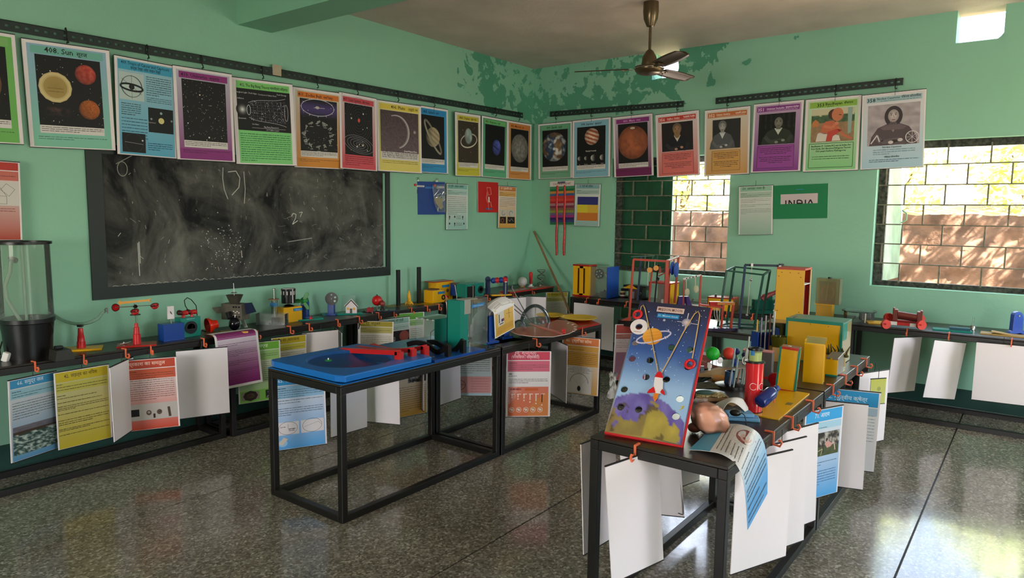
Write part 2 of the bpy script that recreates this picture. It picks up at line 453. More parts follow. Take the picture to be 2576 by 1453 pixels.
for mm in LEAF:
    nt = mm.node_tree; b = nt.nodes['Principled BSDF']
    tr = nt.nodes.new('ShaderNodeBsdfTranslucent'); tr.inputs['Color'].default_value = b.inputs['Base Color'].default_value
    ms = nt.nodes.new('ShaderNodeMixShader'); ms.inputs[0].default_value = .45
    nt.links.new(b.outputs[0], ms.inputs[1]); nt.links.new(tr.outputs[0], ms.inputs[2]); nt.links.new(ms.outputs[0], nt.nodes['Material Output'].inputs[0])
BARK = mat('bark', '5d4a39', .9, var=.3, vs=20)
def leaves(q, c, r, n, size, rr):
    for _ in range(n):
        d_ = Vector((rr.gauss(0, 1), rr.gauss(0, 1), rr.gauss(0, 1))).normalized() * (rr.random() ** .45)
        p = Vector(c) + Vector((d_.x * r[0], d_.y * r[1], d_.z * r[2]))
        a = Vector((rr.gauss(0, 1), rr.gauss(0, 1), rr.gauss(0, .7))).normalized(); e = a.orthogonal().normalized()
        s_ = size * rr.uniform(.6, 1.3)
        q.add([p, p + a * s_ * .5 + e * s_ * .28, p + a * s_, p + a * s_ * .5 - e * s_ * .28], [(0, 1, 2, 3)], rr.randrange(4))
rr = random.Random(11)
for i, lb in enumerate(['leafy shrub on the bank farthest left, mostly behind the closed shutter', 'leafy shrub on the bank framed by the half shuttered window', 'shrub on the bank beyond the wall between both windows',
                        'sunlit shrub on the bank at the left side of the large window', 'sunlit shrub on the bank in the middle of the large window', 'sunlit shrub on the bank at the right edge of the large window']):
    y = -1.3 + i * 1.5; x = -3.75 - rr.uniform(0, .15)
    t = thing('shrub', lb, 'shrub', (x, y, 1.75), 0, 'shrubs on the bank outside')
    q = B()
    for k in range(7):
        a = rr.uniform(0, 6.28); q.tube([(0, 0, -.1), (.18 * math.cos(a), .25 * math.sin(a), .45), (.35 * math.cos(a), .55 * math.sin(a), .95)], [.02, .014, .006], 5)
    q.build('stem', BARK, t)
    q = B(); leaves(q, (.1, 0, .55), (.62, .72, .7), 900, .15, rr)
    tag(q.build('foliage', LEAF, t), kind='stuff')
# the tree whose shade dapples the stone wall; stands beyond the right hand end of the lane
t = thing('shade_tree', 'tall shade tree leaning over the lane outside the windows', 'tree', (-2.7, 7.6, 1.5))
q = B(); q.tube([(0, 0, -.2), (.1, -.1, 1.6), (.5, -.5, 3.0), (1.2, -1.4, 4.2)], [.16, .14, .11, .06], 10)
for a, b_ in (((.3, -.3, 2.4), (1.6, -2.6, 3.9)), ((.5, -.5, 3.0), (2.0, .6, 4.1)), ((.4, -.4, 2.7), (2.4, -4.2, 4.4)), ((.6, -.7, 3.2), (-.6, -2.4, 4.4))): q.tube([a, (Vector(a) + Vector(b_)) / 2 + Vector((0, 0, .2)), b_], [.08, .06, .03], 7)
q.build('trunk', BARK, t)
q = B()
for c, r, n in (((1.6, -2.6, 4.2), (1.0, 2.2, .5), 3600), ((2.1, -4.6, 4.3), (.9, 2.0, .45), 3600), ((1.9, .3, 4.3), (1.0, 1.6, .5), 2200), ((2.0, -6.8, 4.3), (.9, 1.8, .4), 2400)): leaves(q, c, r, n, .15, rr)
tag(q.build('crown', LEAF, t), kind='stuff')
# ---------------------------------------------------------------- tables of black steel tube
TH = .728
BOARD = mat('table_board', '2a211b', .33, var=.3, vs=6)
def table(label, x0, x1, y0, y1, h=TH, group='black tube tables'):
    c = ((x0 + x1) / 2, (y0 + y1) / 2)
    t = thing('steel_table', label, 'table', (c[0], c[1], 0), 0, group)
    a, b_, w_ = (x1 - x0) / 2, (y1 - y0) / 2, .036
    q = B(); q.bx(-a, a, -b_, b_, h - .012, h); q.build('tabletop', BOARD, t, bev=.003)
    for sx in (-1, 1):
        for sy in (-1, 1):
            q = B(); q.bar((sx * (a - .018), sy * (b_ - .018), .03), (sx * (a - .018), sy * (b_ - .018), h - .05), w_); q.build('leg', BLACK, t, bev=.003)
    for z, nm in ((h - .032, 'top_rail'), (.018, 'bottom_rail')):
        for s_ in (-1, 1):
            q = B(); q.bar((-a, s_ * (b_ - .018), z), (a, s_ * (b_ - .018), z), .036, .038); q.build(nm, BLACK, t, bev=.003)
            q = B(); q.bar((s_ * (a - .018), -b_ + .036, z), (s_ * (a - .018), b_ - .036, z), .036, .038); q.build(nm, BLACK, t, bev=.003)
    return t
table('black steel table carrying the blue gravity tray, in the middle of the room', 3.29, 4.60, 1.49, 2.11)
table('black steel table under the clear dome and yellow plates', 1.98, 3.27, 1.49, 2.11)
table('black steel table in front carrying the tilted rocket board', 3.16, 4.50, 3.50, 4.055)
table('black steel table behind the red tube, under the yellow boxes', 1.99, 3.14, 3.50, 4.055)
table('black steel table against the green wall, under the tank and balance', 4.20, 5.75, .03, .375)
table('black steel table below the chalkboard, under the zoetrope and house', 2.80, 4.17, .03, .40)
table('black steel table against the wall, under the rocket and periscope box', 1.92, 2.77, .03, .35)
table('taller black steel table in the room corner, under the globe lamp', .22, 1.60, .03, .475, .775)
table('black steel table under the window ledge, with the yellow slotted cabinet', .06, .60, .94, 2.34)
table('black steel table under the window wall, with the yellow meter box', .06, .595, 2.36, 3.60)
table('black steel table under the large window, with the red toy cart', .06, .60, 3.62, 5.05)
table('black steel table holding the green cage and red pulley frames', 1.14, 1.68, 2.09, 3.68)

# ---------------------------------------------------------------- slotted angle rails on the walls
RAIL = mat('slotted_angle', '1d2b25', .5, var=.2, vs=12)
def rail(label, A, Bp, nrm, hh=.06, pitch=.05):
    A, Bp = Vector(A), Vector(Bp); L = (Bp - A).length; ang = math.atan2(Bp.y - A.y, Bp.x - A.x)
    t = thing('slotted_rail', label, 'rail', A, 0, 'slotted rails on the walls')
    q = B(); e = (Bp - A).normalized(); n = Vector(nrm); up = n.cross(e).normalized()
    if up.z < 0: up = -up
    def slab(u0, u1, v0, v1, d0=.028, d1=.031):
        vs = [e * u + up * v + n * d for u in (u0, u1) for v in (v0, v1) for d in (d0, d1)]
        q.add(vs, [(0, 1, 3, 2), (4, 6, 7, 5), (0, 4, 5, 1), (2, 3, 7, 6), (0, 2, 6, 4), (1, 5, 7, 3)])
    h2 = hh / 2
    slab(0, L, .007, h2); slab(0, L, -h2, -.007); slab(0, L, h2 - .003, h2, 0, .031)
    u = 0
    while u < L:
        slab(u, min(u + pitch * .52, L), -.007, .007); u += pitch
    q.build('angle', RAIL, t)
    return t
rl = rail('long black slotted rail above the chalkboard holding the planet posters', ony(-60, 37, 0) + Vector((0, 0, -.035)), ony(1310, 291, 0), (0, 1, 0))
q = B(); P = ony(690, 178, 0); q.box((P - rl.location) + Vector((0, .034, 0)), (.075, .006, .08), 0); q.build('tape', mat('masking_tape', 'b7a98f', .8), rl)
rail('short slotted rail right of the corner holding four posters', onx(1387, 288, 0), onx(1722, 262, 0), (1, 0, 0))
rail('slotted rail above the windows holding the four right hand posters', onx(1803, 255, 0), onx(2273, 206, 0), (1, 0, 0))
# black wire hooks on the rails (each one hung over the rail)
HK = mat('black_wire', '101312', .4)
hk0 = None
def wire_hook(P, rz, label):
    global hk0
    if hk0 is None:
        hk0 = thing('wire_hook', label, 'hook', P, rz, 'wire hooks on the rails')
        q = B(); q.tube([(0, .004, .028), (0, -.006, .036), (0, -.014, .02), (0, -.012, -.03)] + [(.0, -.012 - .012 * math.sin(a * PI / 5), -.042 + .012 * math.cos(a * PI / 5) - .0) for a in range(1, 5)] + [(0, -.010, -.052), (.012, -.01, -.046)], .0042, 7); q.build('hook_wire', HK, hk0)
        q = B(); q.tube([(0, -.012, -.052), (0, -.008, -.105)], .0016, 5); q.build('cord', HK, hk0)
        return hk0
    return dup(hk0, P, rz, label)
LN = ['veiled planet poster cut by the frame', 'poster with three suns', 'pale blue text poster', 'purple starfield poster', 'green bell-shaped expansion poster', 'orange constellation poster', 'red orbit diagram poster', 'yellow crescent poster', 'blue ringed planet poster', 'yellow tilted ring poster', 'green blue-planet poster', 'orange cratered grey planet poster']
for (px, py), nm in zip(((165, 86), (369, 127), (506, 153), (658, 180), (796, 205), (897, 222), (999, 240), (1090, 254), (1175, 268), (1245, 279), (1304, 290)), LN[1:]):
    wire_hook(ony(px, py, .032), PI, 'black wire hook on the long rail above the ' + nm)
for (px, py), nm in zip(((1400, 288), (1489, 281), (1590, 273), (1705, 264), (1831, 253), (1962, 239), (2103, 224), (2254, 208)), ('blue marble planet poster', 'striped planet and moons poster', 'rust red planet poster', 'bearded man poster', 'orange poster of a man at his desk', 'purple poster of a seated man', 'green poster of a crouching sage', 'pale blue poster of a robed man')):
    wire_hook(onx(px, py, .032), PI / 2, 'black wire hook on the rail above the ' + nm)

# ---------------------------------------------------------------- ceiling fan
BRONZE = mat('fan_bronze', '6d5c45', .28, .75, var=.1)
BRONZD = mat('fan_blade_bronze', '4c3a22', .35, .5)
fp = Vector((1.60, 2.265, 0)); fan = thing('ceiling_fan', 'bronze three-blade ceiling fan hanging in front of the ventilator', 'fan', (fp.x, fp.y, H))
q = B(); q.lathe([(.012, -.19), (.03, -.185), (.055, -.13), (.062, -.07), (.06, 0)], n=28); q.build('canopy', BRONZE, fan)
q = B(); q.cyl((0, 0, -.15), (0, 0, -.43), .0115); q.build('down_rod', BRONZE, fan)
q = B(); q.lathe([(.012, -.36), (.03, -.375), (.055, -.42), (.06, -.465)], n=28); q.build('lower_cover', BRONZE, fan)
q = B(); q.lathe([(.0, -.462), (.062, -.464), (.062, -.485), (.112, -.495), (.116, -.508), (.112, -.525), (.095, -.545), (.07, -.552), (0, -.556)], n=36); q.build('motor_housing', BRONZE, fan)
q = B(); q.torus((0, 0, -.51), .117, .0035, n=36, k=8); q.build('chrome_band', STEEL, fan)
vd = math.atan2(CAM.y - fp.y, CAM.x - fp.x)
for k in range(3):
    a = vd + math.radians(24) + k * 2 * PI / 3
    M = Matrix.Rotation(a, 4, 'Z')
    q = B(); q.T = M @ Matrix.Translation((0, 0, -.51)) @ Matrix.Rotation(math.radians(-11), 4, 'X')
    def bl(u, v):
        x = .16 + .44 * u; wd = .058 + .014 * math.sin(PI * u); tip = 1 - max(0, (u - .93) / .07) ** 2 * .45
        return (x, (v - .5) * 2 * wd * tip, .006 * math.sin(PI * v))
    q.grid(bl, 14, 6); b = q.build('blade', BRONZD, fan, solid=.003)
    q = B(); q.T = M @ Matrix.Translation((0, 0, -.508)) @ Matrix.Rotation(math.radians(-11), 4, 'X')
    q.prism([(.09, -.022), (.13, -.014), (.17, -.03), (.225, -.022), (.225, .022), (.17, .03), (.13, .014), (.09, .022)], (0, 0, -.008), (1, 0, 0), (0, 1, 0), .004)
    for s_ in (-.014, .014): q.cyl((.2, s_, -.016), (.2, s_, -.006), .006, n=8)
    q.build('blade_arm', BRONZE, b)

# ---------------------------------------------------------------- long wooden pole leaning in the corner
pole = B(); A = onx(1343, 582, .04); Bt = onz(1416, 745, .70); Bt = A + (Bt - A) * 2.15
pole.tube([A, (A + Bt) / 2, Bt], .012, 10); tag(pole.build('wooden_pole', WOOD), 'long bare wooden pole leaning against the wall in the corner', 'pole')
# ---------------------------------------------------------------- flat print: vertex-coloured layers on sheets
def print_mat():
    mt, nt, b = nodes_mat('printed_ink')
    a = nt.nodes.new('ShaderNodeVertexColor'); a.layer_name = 'Col'
    nt.links.new(a.outputs[0], b.inputs['Base Color']); b.inputs['Roughness'].default_value = .55
    b.inputs['Specular IOR Level'].default_value = .35
    return mt
PRINT = print_mat()
TXT = {}
def text_mesh(s, bold):
    k = (s, bold)
    if k not in TXT:
        c = D.curves.new('t', 'FONT'); c.body = s; c.resolution_u = 1; c.offset = .014 if bold else 0
        o = D.objects.new('t', c); COL.objects.link(o)
        dg = bpy.context.evaluated_depsgraph_get(); me = o.evaluated_get(dg).to_mesh()
        vs = [(v.co.x, v.co.y) for v in me.vertices]; fs = [tuple(p.vertices) for p in me.polygons]
        o.evaluated_get(dg).to_mesh_clear(); D.objects.remove(o); D.curves.remove(c)
        TXT[k] = (vs, fs)
    return TXT[k]
class Cv:
    """print surface w x h metres, u to the right, v downward (0..1); sits on local y = y0, facing -y"""
    def __init__(s, w_, h_, y0=-.0022, wrap=None):
        s.w, s.h, s.y, s.l, s.v, s.f, s.c, s.wrap = w_, h_, y0, 0, [], [], [], wrap
    def up(s): s.l += 1; return s
    def P(s, u, v):
        if s.wrap: return s.wrap(u, v, s.l)
        return ((u - .5) * s.w, s.y - s.l * .00032, -v * s.h)
    def add(s, pts, fs, cols):
        n = len(s.v)
        s.v += [s.P(*p) for p in pts]
        for f in fs:
            s.f.append([n + i for i in f]); s.c += [cols[i] if isinstance(cols, list) else cols for i in f]
    def rect(s, u0, v0, u1, v1, c, c2=None, n=1):
        a = lin(c); b_ = lin(c2) if c2 else a
        nv = n if not s.wrap else 8
        for i in range(nv):
            t0, t1 = i / nv, (i + 1) / nv
            m0 = tuple(x + (y - x) * t0 for x, y in zip(a, b_)); m1 = tuple(x + (y - x) * t1 for x, y in zip(a, b_))
            s.add([(u0, v0 + (v1 - v0) * t1), (u1, v0 + (v1 - v0) * t1), (u1, v0 + (v1 - v0) * t0), (u0, v0 + (v1 - v0) * t0)], [(0, 1, 2, 3)], [m1, m1, m0, m0])
        return s
    def poly(s, pts, c): s.add(list(pts), [tuple(range(len(pts)))], lin(c)); return s
    def ell(s, u, v, r, c, asp=1.0, n=28, rot=0, c2=None):
        k = s.w / s.h; a = lin(c); b_ = lin(c2 or c)
        pts = [(u, v)]
        for i in range(n):
            x, y = math.cos(2 * PI * i / n) * r, math.sin(2 * PI * i / n) * r * asp
            x, y = x * math.cos(rot) - y * math.sin(rot), x * math.sin(rot) + y * math.cos(rot)
            pts.append((u + x, v + y * k))
        s.add(pts, [(0, (i + 1) % n + 1, i + 1) for i in range(n)], [a] + [b_] * n); return s
    def line(s, pts, wd, c, closed=False):
        k = s.w / s.h; c = lin(c); pts = list(pts)
        if closed: pts.append(pts[0])
        for (a, b_), (e, f) in zip(pts, pts[1:]):
            dx, dy = e - a, (f - b_) / k; L = math.hypot(dx, dy) or 1; nx, ny = -dy / L * wd / 2, dx / L * wd / 2 * k
            s.add([(a + nx, b_ + ny), (e + nx, f + ny), (e - nx, f - ny), (a - nx, b_ - ny)], [(0, 1, 2, 3)], c)
        return s
    def ring(s, u, v, r, wd, c, asp=1.0, rot=0, n=36, a0=0, a1=2 * PI):
        k = s.w / s.h; pts = []
        for i in range(n + 1):
            a = a0 + (a1 - a0) * i / n; x, y = math.cos(a) * r, math.sin(a) * r * asp
            x, y = x * math.cos(rot) - y * math.sin(rot), x * math.sin(rot) + y * math.cos(rot)
            pts.append((u + x, v + y * k))
        return s.line(pts, wd, c)
    def img(s, u0, v0, u1, v1, nx, ny, fn):
        pts = [(u0 + (u1 - u0) * i / nx, v0 + (v1 - v0) * j / ny) for j in range(ny + 1) for i in range(nx + 1)]
        cols = [lin(fn(i / nx, j / ny)) for j in range(ny + 1) for i in range(nx + 1)]
        s.add(pts, [(j * (nx + 1) + i, (j + 1) * (nx + 1) + i, (j + 1) * (nx + 1) + i + 1, j * (nx + 1) + i + 1) for j in range(ny) for i in range(nx)], cols); return s
    def globe(s, u, v, r, fn, n=30, asp=1.0):
        """disc image; fn(x, y) with x, y in -1..1"""
        k = s.w / s.h; pts, fs, cols = [(u, v)], [], [lin(fn(0, 0))]; m_ = n // 2
        for j in range(1, m_ + 1):
            for i in range(n):
                x, y = math.cos(2 * PI * i / n) * j / m_, math.sin(2 * PI * i / n) * j / m_
                pts.append((u + x * r, v + y * r * k * asp)); cols.append(lin(fn(x, y)))
        for i in range(n): fs.append((0, 1 + (i + 1) % n, 1 + i))
        for j in range(m_ - 1):
            for i in range(n): fs.append((1 + j * n + i, 1 + j * n + (i + 1) % n, 1 + (j + 1) * n + (i + 1) % n, 1 + (j + 1) * n + i))
        s.add(pts, fs, cols); return s
    def text(s, t, u, v, size, c, al='c', bold=False, maxw=None):
        """size = cap height-ish em in metres; v = baseline"""
        vs, fs = text_mesh(t, bold)
        if not vs: return s
        x1 = max(a for a, _ in vs); x0 = min(a for a, _ in vs); k = size
        sx = k
        if maxw and (x1 - x0) * k > maxw * s.w: sx = maxw * s.w / (x1 - x0)
        off = {'c': (x0 + x1) / 2, 'l': x0, 'r': x1}[al]
        s.add([(u + (a - off) * sx / s.w, v - b_ * k / s.h) for a, b_ in vs], fs, lin(c)); return s
    def lines(s, u0, v0, u1, n, gap, c, th=.004, rs=None, last=None, words=True):
        """rows of unreadable small print"""
        rs = rs or random.Random(int(u0 * 1e3 + v0 * 1e4)); c = lin(c)
        for i in range(n):
            v = v0 + i * gap; e = u1 if (i < n - 1 or last is None) else u0 + (u1 - u0) * last; u = u0
            while u < e - .005:
                wl = min(rs.uniform(.02, .09), e - u) if words else e - u
                j = th * rs.uniform(.75, 1.1)
                s.add([(u, v + j / 2), (u + wl, v + j / 2), (u + wl, v - j / 2), (u, v - j / 2)], [(0, 1, 2, 3)], c); u += wl + .008
        return s
    def stars(s, u0, v0, u1, v1, n, rs=None, c='e8e6e0', r=(.0012, .005)):
        rs = rs or random.Random(5)
        for _ in range(n): s.ell(rs.uniform(u0, u1), rs.uniform(v0, v1), rs.uniform(*r) * (1 if rs.random() < .85 else 1.6), c, n=6)
        return s
    def build(s, name, parent, mtl=None):
        me = D.meshes.new(name); me.from_pydata(s.v, [], s.f)
        ca = me.color_attributes.new('Col', 'FLOAT_COLOR', 'CORNER')
        ca.data.foreach_set('color', [x for c in s.c for x in (*c, 1)])
        me.materials.append(mtl or PRINT); me.update()
        o = D.objects.new(name, me); COL.objects.link(o); o.parent = parent
        return o
def nz(x, y, z=0, s_=1.0, oct_=4):
    return noise.fractal(Vector((x * s_, y * s_, z)), 1.0, 2.0, oct_) * .5 + .5
def mixc(a, b_, t):
    t = max(0, min(1, t)); h = lambda c: [int(c[i:i + 2], 16) / 255 for i in (0, 2, 4)] if isinstance(c, str) else c
    return [x + (y - x) * t for x, y in zip(h(a), h(b_))]
STRIP = mat('sheet_edge_dark', '111010', .5)  # dark strips along the top and bottom edges of sheets
def sheet(name, label, cat, q8, face=None, group=None, string=.05, bars=True, curl=0, th=.004):
    """q8 = x, y, z (middle of the top edge), yaw, tilt, roll, width, height"""
    x, y, z, yaw, ti, ro, w_, h_ = q8
    t = thing(name, label, cat, (x, y, z), 0, group)
    M = Matrix.Rotation(yaw, 4, 'Z') @ Matrix.Rotation(ti, 4, 'X') @ Matrix.Rotation(ro, 4, 'Y')
    t.rotation_euler = M.to_euler()
    q = B(); q.box((0, 0, -h_ / 2), (w_, th, h_)); q.build('board', WHITE, t)
    if bars:
        q = B(); q.box((0, 0, .0015), (w_ + .002, th + .003, .005)); q.build('top_strip', STRIP, t)
        q = B(); q.box((0, 0, -h_ - .0015), (w_ + .002, th + .003, .004)); q.build('bottom_strip', STRIP, t)
    if string:
        q = B(); q.cyl((0, 0, 0), (0, 0, string), .0016, n=6); q.build('string', HK, t)
    if face:
        c = Cv(w_, h_, -th / 2 - .0003); face(c); c.build('print', t)
    return t

# ---- page designs
def poster(c, hdr, ink, title, foot, art, foot2=None, cap=3, capv=.80, hindi='', edge=None, hsz=.034):
    c.rect(.045, .03, .955, .99, edge[0] if edge else foot, edge[1] if edge else None, 8 if edge else 1).up()
    c.rect(.085, .045, .915, .115, hdr)
    c.rect(.125, .125, .875, capv - .015, '0c0a0c')
    c.rect(.125, capv - .015, .875, capv + .06, 'd8d2ce')
    c.rect(.045, capv + .075, .955, .99, foot); c.up()
    if hindi:
        c.text(title, .56, .098, hsz, ink, 'r', True, .46); c.text(hindi, .60, .098, hsz * .72, ink, 'l', True, .26)
    else:
        c.text(title, .5, .098, hsz, ink, 'c', True, .74)
    c.lines(.14, capv + .002, .86, cap, .018, '4a4544', .006, last=.6)
    c.lines(.10, capv + .095, .90, 2, .02, mixh(foot, '202020', .55), .006, last=.5); c.up()
    art(c)
def mixh(a, b_, t):
    return '%02x%02x%02x' % tuple(int(x * 255) for x in mixc(a, b_, t))
def rock(c1, c2, z, s_=2.2, light_=(.3, -.3)):
    def f(x, y):
        t = nz(x, y, z, s_); k = .75 + .35 * (x * light_[0] + y * light_[1]) - .45 * max(0, x * x + y * y - .55)
        return [v * max(.15, k) for v in mixc(c1, c2, (t - .3) * 2.2)]
    return f
def sheetpage(c, hdr, light_, foot, title, ink='f0e8e4', body=None, hh=.11, sub=.24, num=6, tsz=.03):
    c.rect(.03, .01, .97, .995, 'e3dedb', foot, 10).up()
    c.rect(.03, .01, .97, hh, hdr); c.rect(.03, hh + .012, .97, sub, light_); c.up()
    c.text(title, .44, hh * .66, tsz, ink, 'c', True, .7)
    ik = mixh(foot, '282420', .8)
    c.lines(.06, hh + .045, .24, 1, .03, ik, .009); c.lines(.06, hh + .075, .94, max(1, int((sub - hh - .06) / .03)), .03, ik, .006, last=.6)
    if body: c.up(); body(c)
    else: c.lines(.06, sub + .05, .94, num, .045, ik, .006, last=.5)
def para(c, v0, n, gap, ink='4c4744', u0=.06, u1=.94, th=.007, last=.5):
    c.lines(u0, v0, u1, n, gap, ink, th, last=last); return c

def bust(c, u0, v0, u1, v1, bg, skin, hair, coat, collar='d8d4cc', beard=None, hat=False, hx=.5, hy=.34, hr=.13, longhair=False, bgfn=None, arms=True):
    """a plain generic figure: head, hair, shoulders, folded arms"""
    W, Hh = u1 - u0, v1 - v0; X = lambda a: u0 + a * W; Y = lambda b_: v0 + b_ * Hh
    k = c.h / c.w * Hh / W
    if bgfn: c.img(u0, v0, u1, v1, 26, 26, bgfn)
    else: c.rect(u0, v0, u1, v1, bg)
    c.up(); r = hr * W
    c.poly([(X(hx - .46), Y(1)), (X(hx - .42), Y(.78)), (X(hx - .30), Y(hy + .30)), (X(hx - .10), Y(hy + .20)), (X(hx + .10), Y(hy + .20)), (X(hx + .30), Y(hy + .30)), (X(hx + .42), Y(.78)), (X(min(1, hx + .46)), Y(1))], coat).up()
    c.poly([(X(hx - .11), Y(hy + .20)), (X(hx + .11), Y(hy + .20)), (X(hx), Y(hy + .42))], collar)
    c.poly([(X(hx - .06), Y(hy + .08)), (X(hx + .06), Y(hy + .08)), (X(hx + .07), Y(hy + .24)), (X(hx - .07), Y(hy + .24))], mixh(skin, '201510', .25))
    if longhair: c.ell(X(hx), Y(hy + .03), r * 1.45, hair, 1.25)
    c.up(); c.ell(X(hx), Y(hy - .04), r * 1.12, hair, 1.15).up()
    c.ell(X(hx), Y(hy + .02), r * .88, skin, 1.28, c2=mixh(skin, '2a1a12', .35)).up()
    if beard: c.ell(X(hx), Y(hy + .15), r * .72, beard, 1.3)
    for s_ in (-1, 1): c.ell(X(hx) + s_ * r * .36, Y(hy - .005), r * .13, '221a16', .6, n=10); c.line([(X(hx) + s_ * r * .18, Y(hy - .04)), (X(hx) + s_ * r * .55, Y(hy - .04))], r * .09, mixh(hair, '181210', .5))
    c.line([(X(hx), Y(hy)), (X(hx) + r * .1, Y(hy + .07))], r * .1, mixh(skin, '2a1a12', .4)); c.line([(X(hx) - r * .25, Y(hy + .115)), (X(hx) + r * .25, Y(hy + .115))], r * .12, '5a2e26')
    if arms:
        c.line([(X(hx - .36), Y(.74)), (X(hx - .22), Y(.92)), (X(hx + .12), Y(.88))], W * .10, mixh(coat, 'ffffff', .10)); c.line([(X(hx + .36), Y(.74)), (X(hx + .26), Y(.95)), (X(hx - .02), Y(.93))], W * .10, mixh(coat, 'ffffff', .06)); c.up()
        c.ell(X(hx + .14), Y(.885), W * .05, skin, .7); c.ell(X(hx - .04), Y(.935), W * .05, skin, .7)
    c.up()
def manposter(c, hdr, ink, num, name, hindi, edge, foot, art, box):
    c.rect(.04, .03, .96, .985, edge[0], edge[1], 10).up()
    c.rect(.07, .05, .93, .125, hdr).up()
    c.text(num, .09, .112, .042, ink, 'l', True, .15); c.text(name, .27, .098, .024, ink, 'l', True, .36); c.text(hindi, .91, .095, .022, ink, 'r', True, .26)
    c.lines(.27, .112, .9, 1, .02, ink, .004)
    art(c); c.up()
    c.rect(*box, foot); c.line([(box[0], box[1]), (box[2], box[1]), (box[2], box[3]), (box[0], box[3])], .006, mixh(foot, '101010', .6), True).up()
    ik = mixh(foot, '2a2024', .72); um = (box[0] + box[2]) / 2
    for i in range(9):
        if i in (4,): continue
        v = box[1] + .035 + i * .026; wd = (box[2] - box[0]) * (.44, .42, .43, .3, 0, .45, .4, .42, .2)[i]
        if v < box[3] - .02: c.lines(um - wd, v, um + wd, 1, .02, ik, .008)
# ---------------------------------------------------------------- posters on the left wall
GP = 'hanging science posters'
def wp(label, q8, face):
    q8 = (q8[0], q8[1] + .016, *q8[2:]) if q8[3] > 2.5 else (q8[0] + .004, *q8[1:])
    return sheet('poster', label, 'poster', q8, face, GP, string=0)
# planet with brown clouds, cut by the left edge of the view
def art(c): c.globe(.44, .46, .36, rock('7a4a2c', 'b98a5c', 3.1, 2.4)); c.stars(.13, .13, .87, .78, 25)
wp('poster of a brown cloudy planet with a green border, cut by the frame', (5.453, .026, 2.582, 3.135, .002, -.02, .43, .621), lambda c: poster(c, '7fb26a', '1c2a18', '404. Venus', '6fb35a', art, hindi='शुक्र'))
def art(c):
    c.stars(.13, .13, .87, .78, 60); c.up()
    c.ell(.33, .42, .19, 'b39a62', n=14, c2='c9b47c').up(); c.ell(.33, .42, .135, '9c8246', c2='a98f50'); c.ring(.33, .42, .165, .02, 'd2c08a'); c.lines(.24, .43, .42, 2, .03, '6e5a30', .005)
    c.globe(.69, .27, .125, rock('d2402e', 'f0705a', 9, 3)); c.globe(.71, .61, .125, rock('c85a1c', 'e08a34', 4, 5)); c.up()
    c.img(.17, .60, .50, .70, 16, 8, lambda u, v: mixc('0c0a0c', 'b0705e', max(0, nz(u * 2, v, 2, 2.5) - .3) * 1.2 * math.sin(PI * u) * math.sin(PI * v)))
wp('poster with three suns, yellow, red and orange, on black', (4.965, .027, 2.584, 3.093, .031, -.03, .475, .621), lambda c: poster(c, '6fb0a0', '16241e', '408. Sun', '7fc0a6', art, hindi='सूरज', edge=('8fb0c8', '7cc0a4'), hsz=.045))
def tropic(c):
    c.rect(.04, .02, .97, .99, '9cc4d0', '5aa9c8', 8).up(); c.rect(.05, .03, .95, .125, '3f9dc0').up()
    c.text('409. Tropic of Cancer and Capricorn', .5, .07, .03, '14303c', 'c', True, .8); c.text('कर्क रेखा और मकर रेखा', .5, .112, .026, '14303c', 'c', True, .5)
    c.rect(.06, .15, .46, .43, 'b9c9c6').up(); c.ring(.26, .29, .17, .008, '4a5456'); c.ring(.26, .29, .17, .008, '4a5456', .95, 1.2)
    c.ring(.26, .30, .185, .03, '141616', .28, .08); c.ell(.26, .295, .045, '1a1c1e'); c.line([(.1, .22), (.42, .36)], .006, '4a5456'); c.line([(.26, .17), (.26, .42)], .005, '4a5456')
    c.lines(.50, .165, .93, 9, .023, '3c5560', .008, last=.5); c.lines(.50, .38, .93, 3, .02, '3c5560', .006)
    c.lines(.08, .47, .40, 6, .022, '3c5560', .008, last=.7); c.lines(.08, .62, .50, 7, .033, '2f5a70', .008)
    c.rect(.52, .48, .95, .74, '0b0c10').up(); c.ell(.74, .61, .05, 'd8cf8a'); c.ell(.74, .53, .022, '8fa8a6'); c.ell(.57, .60, .018, '8a8f92'); c.ell(.92, .60, .018, '8a8f92'); c.text('Summer', .58, .645, .016, 'a8a8a0')
    c.rect(.08, .77, .46, .97, '0c0b0f').up(); c.ring(.27, .87, .15, .004, '3a3a44'); c.line([(.12, .865), (.42, .88)], .006, '9aa0a4'); c.ell(.41, .84, .014, 'cfd2d2')
    c.lines(.50, .86, .93, 4, .022, '24506a', .008, last=.5)
wp('pale blue poster of text with an eye-like orbit diagram', (4.496, .026, 2.57, 3.175, .01, .007, .398, .623), tropic)
wp('purple poster of a black starfield', (4.098, .034, 2.576, 3.125, .005, -.016, .432, .631), lambda c: poster(c, '8e2f78', '2a0f26', '410. Universe', '8a2f7a', lambda c: (c.stars(.13, .13, .87, .78, 150, random.Random(2)), c.ell(.42, .28, .012, 'e8d8c0'), c.ell(.55, .74, .013, 'f0ece6'), c.ell(.2, .6, .009, 'ffffff')), hindi='ब्रह्मांड', edge=('b9b6c4', '8a2f7a')))
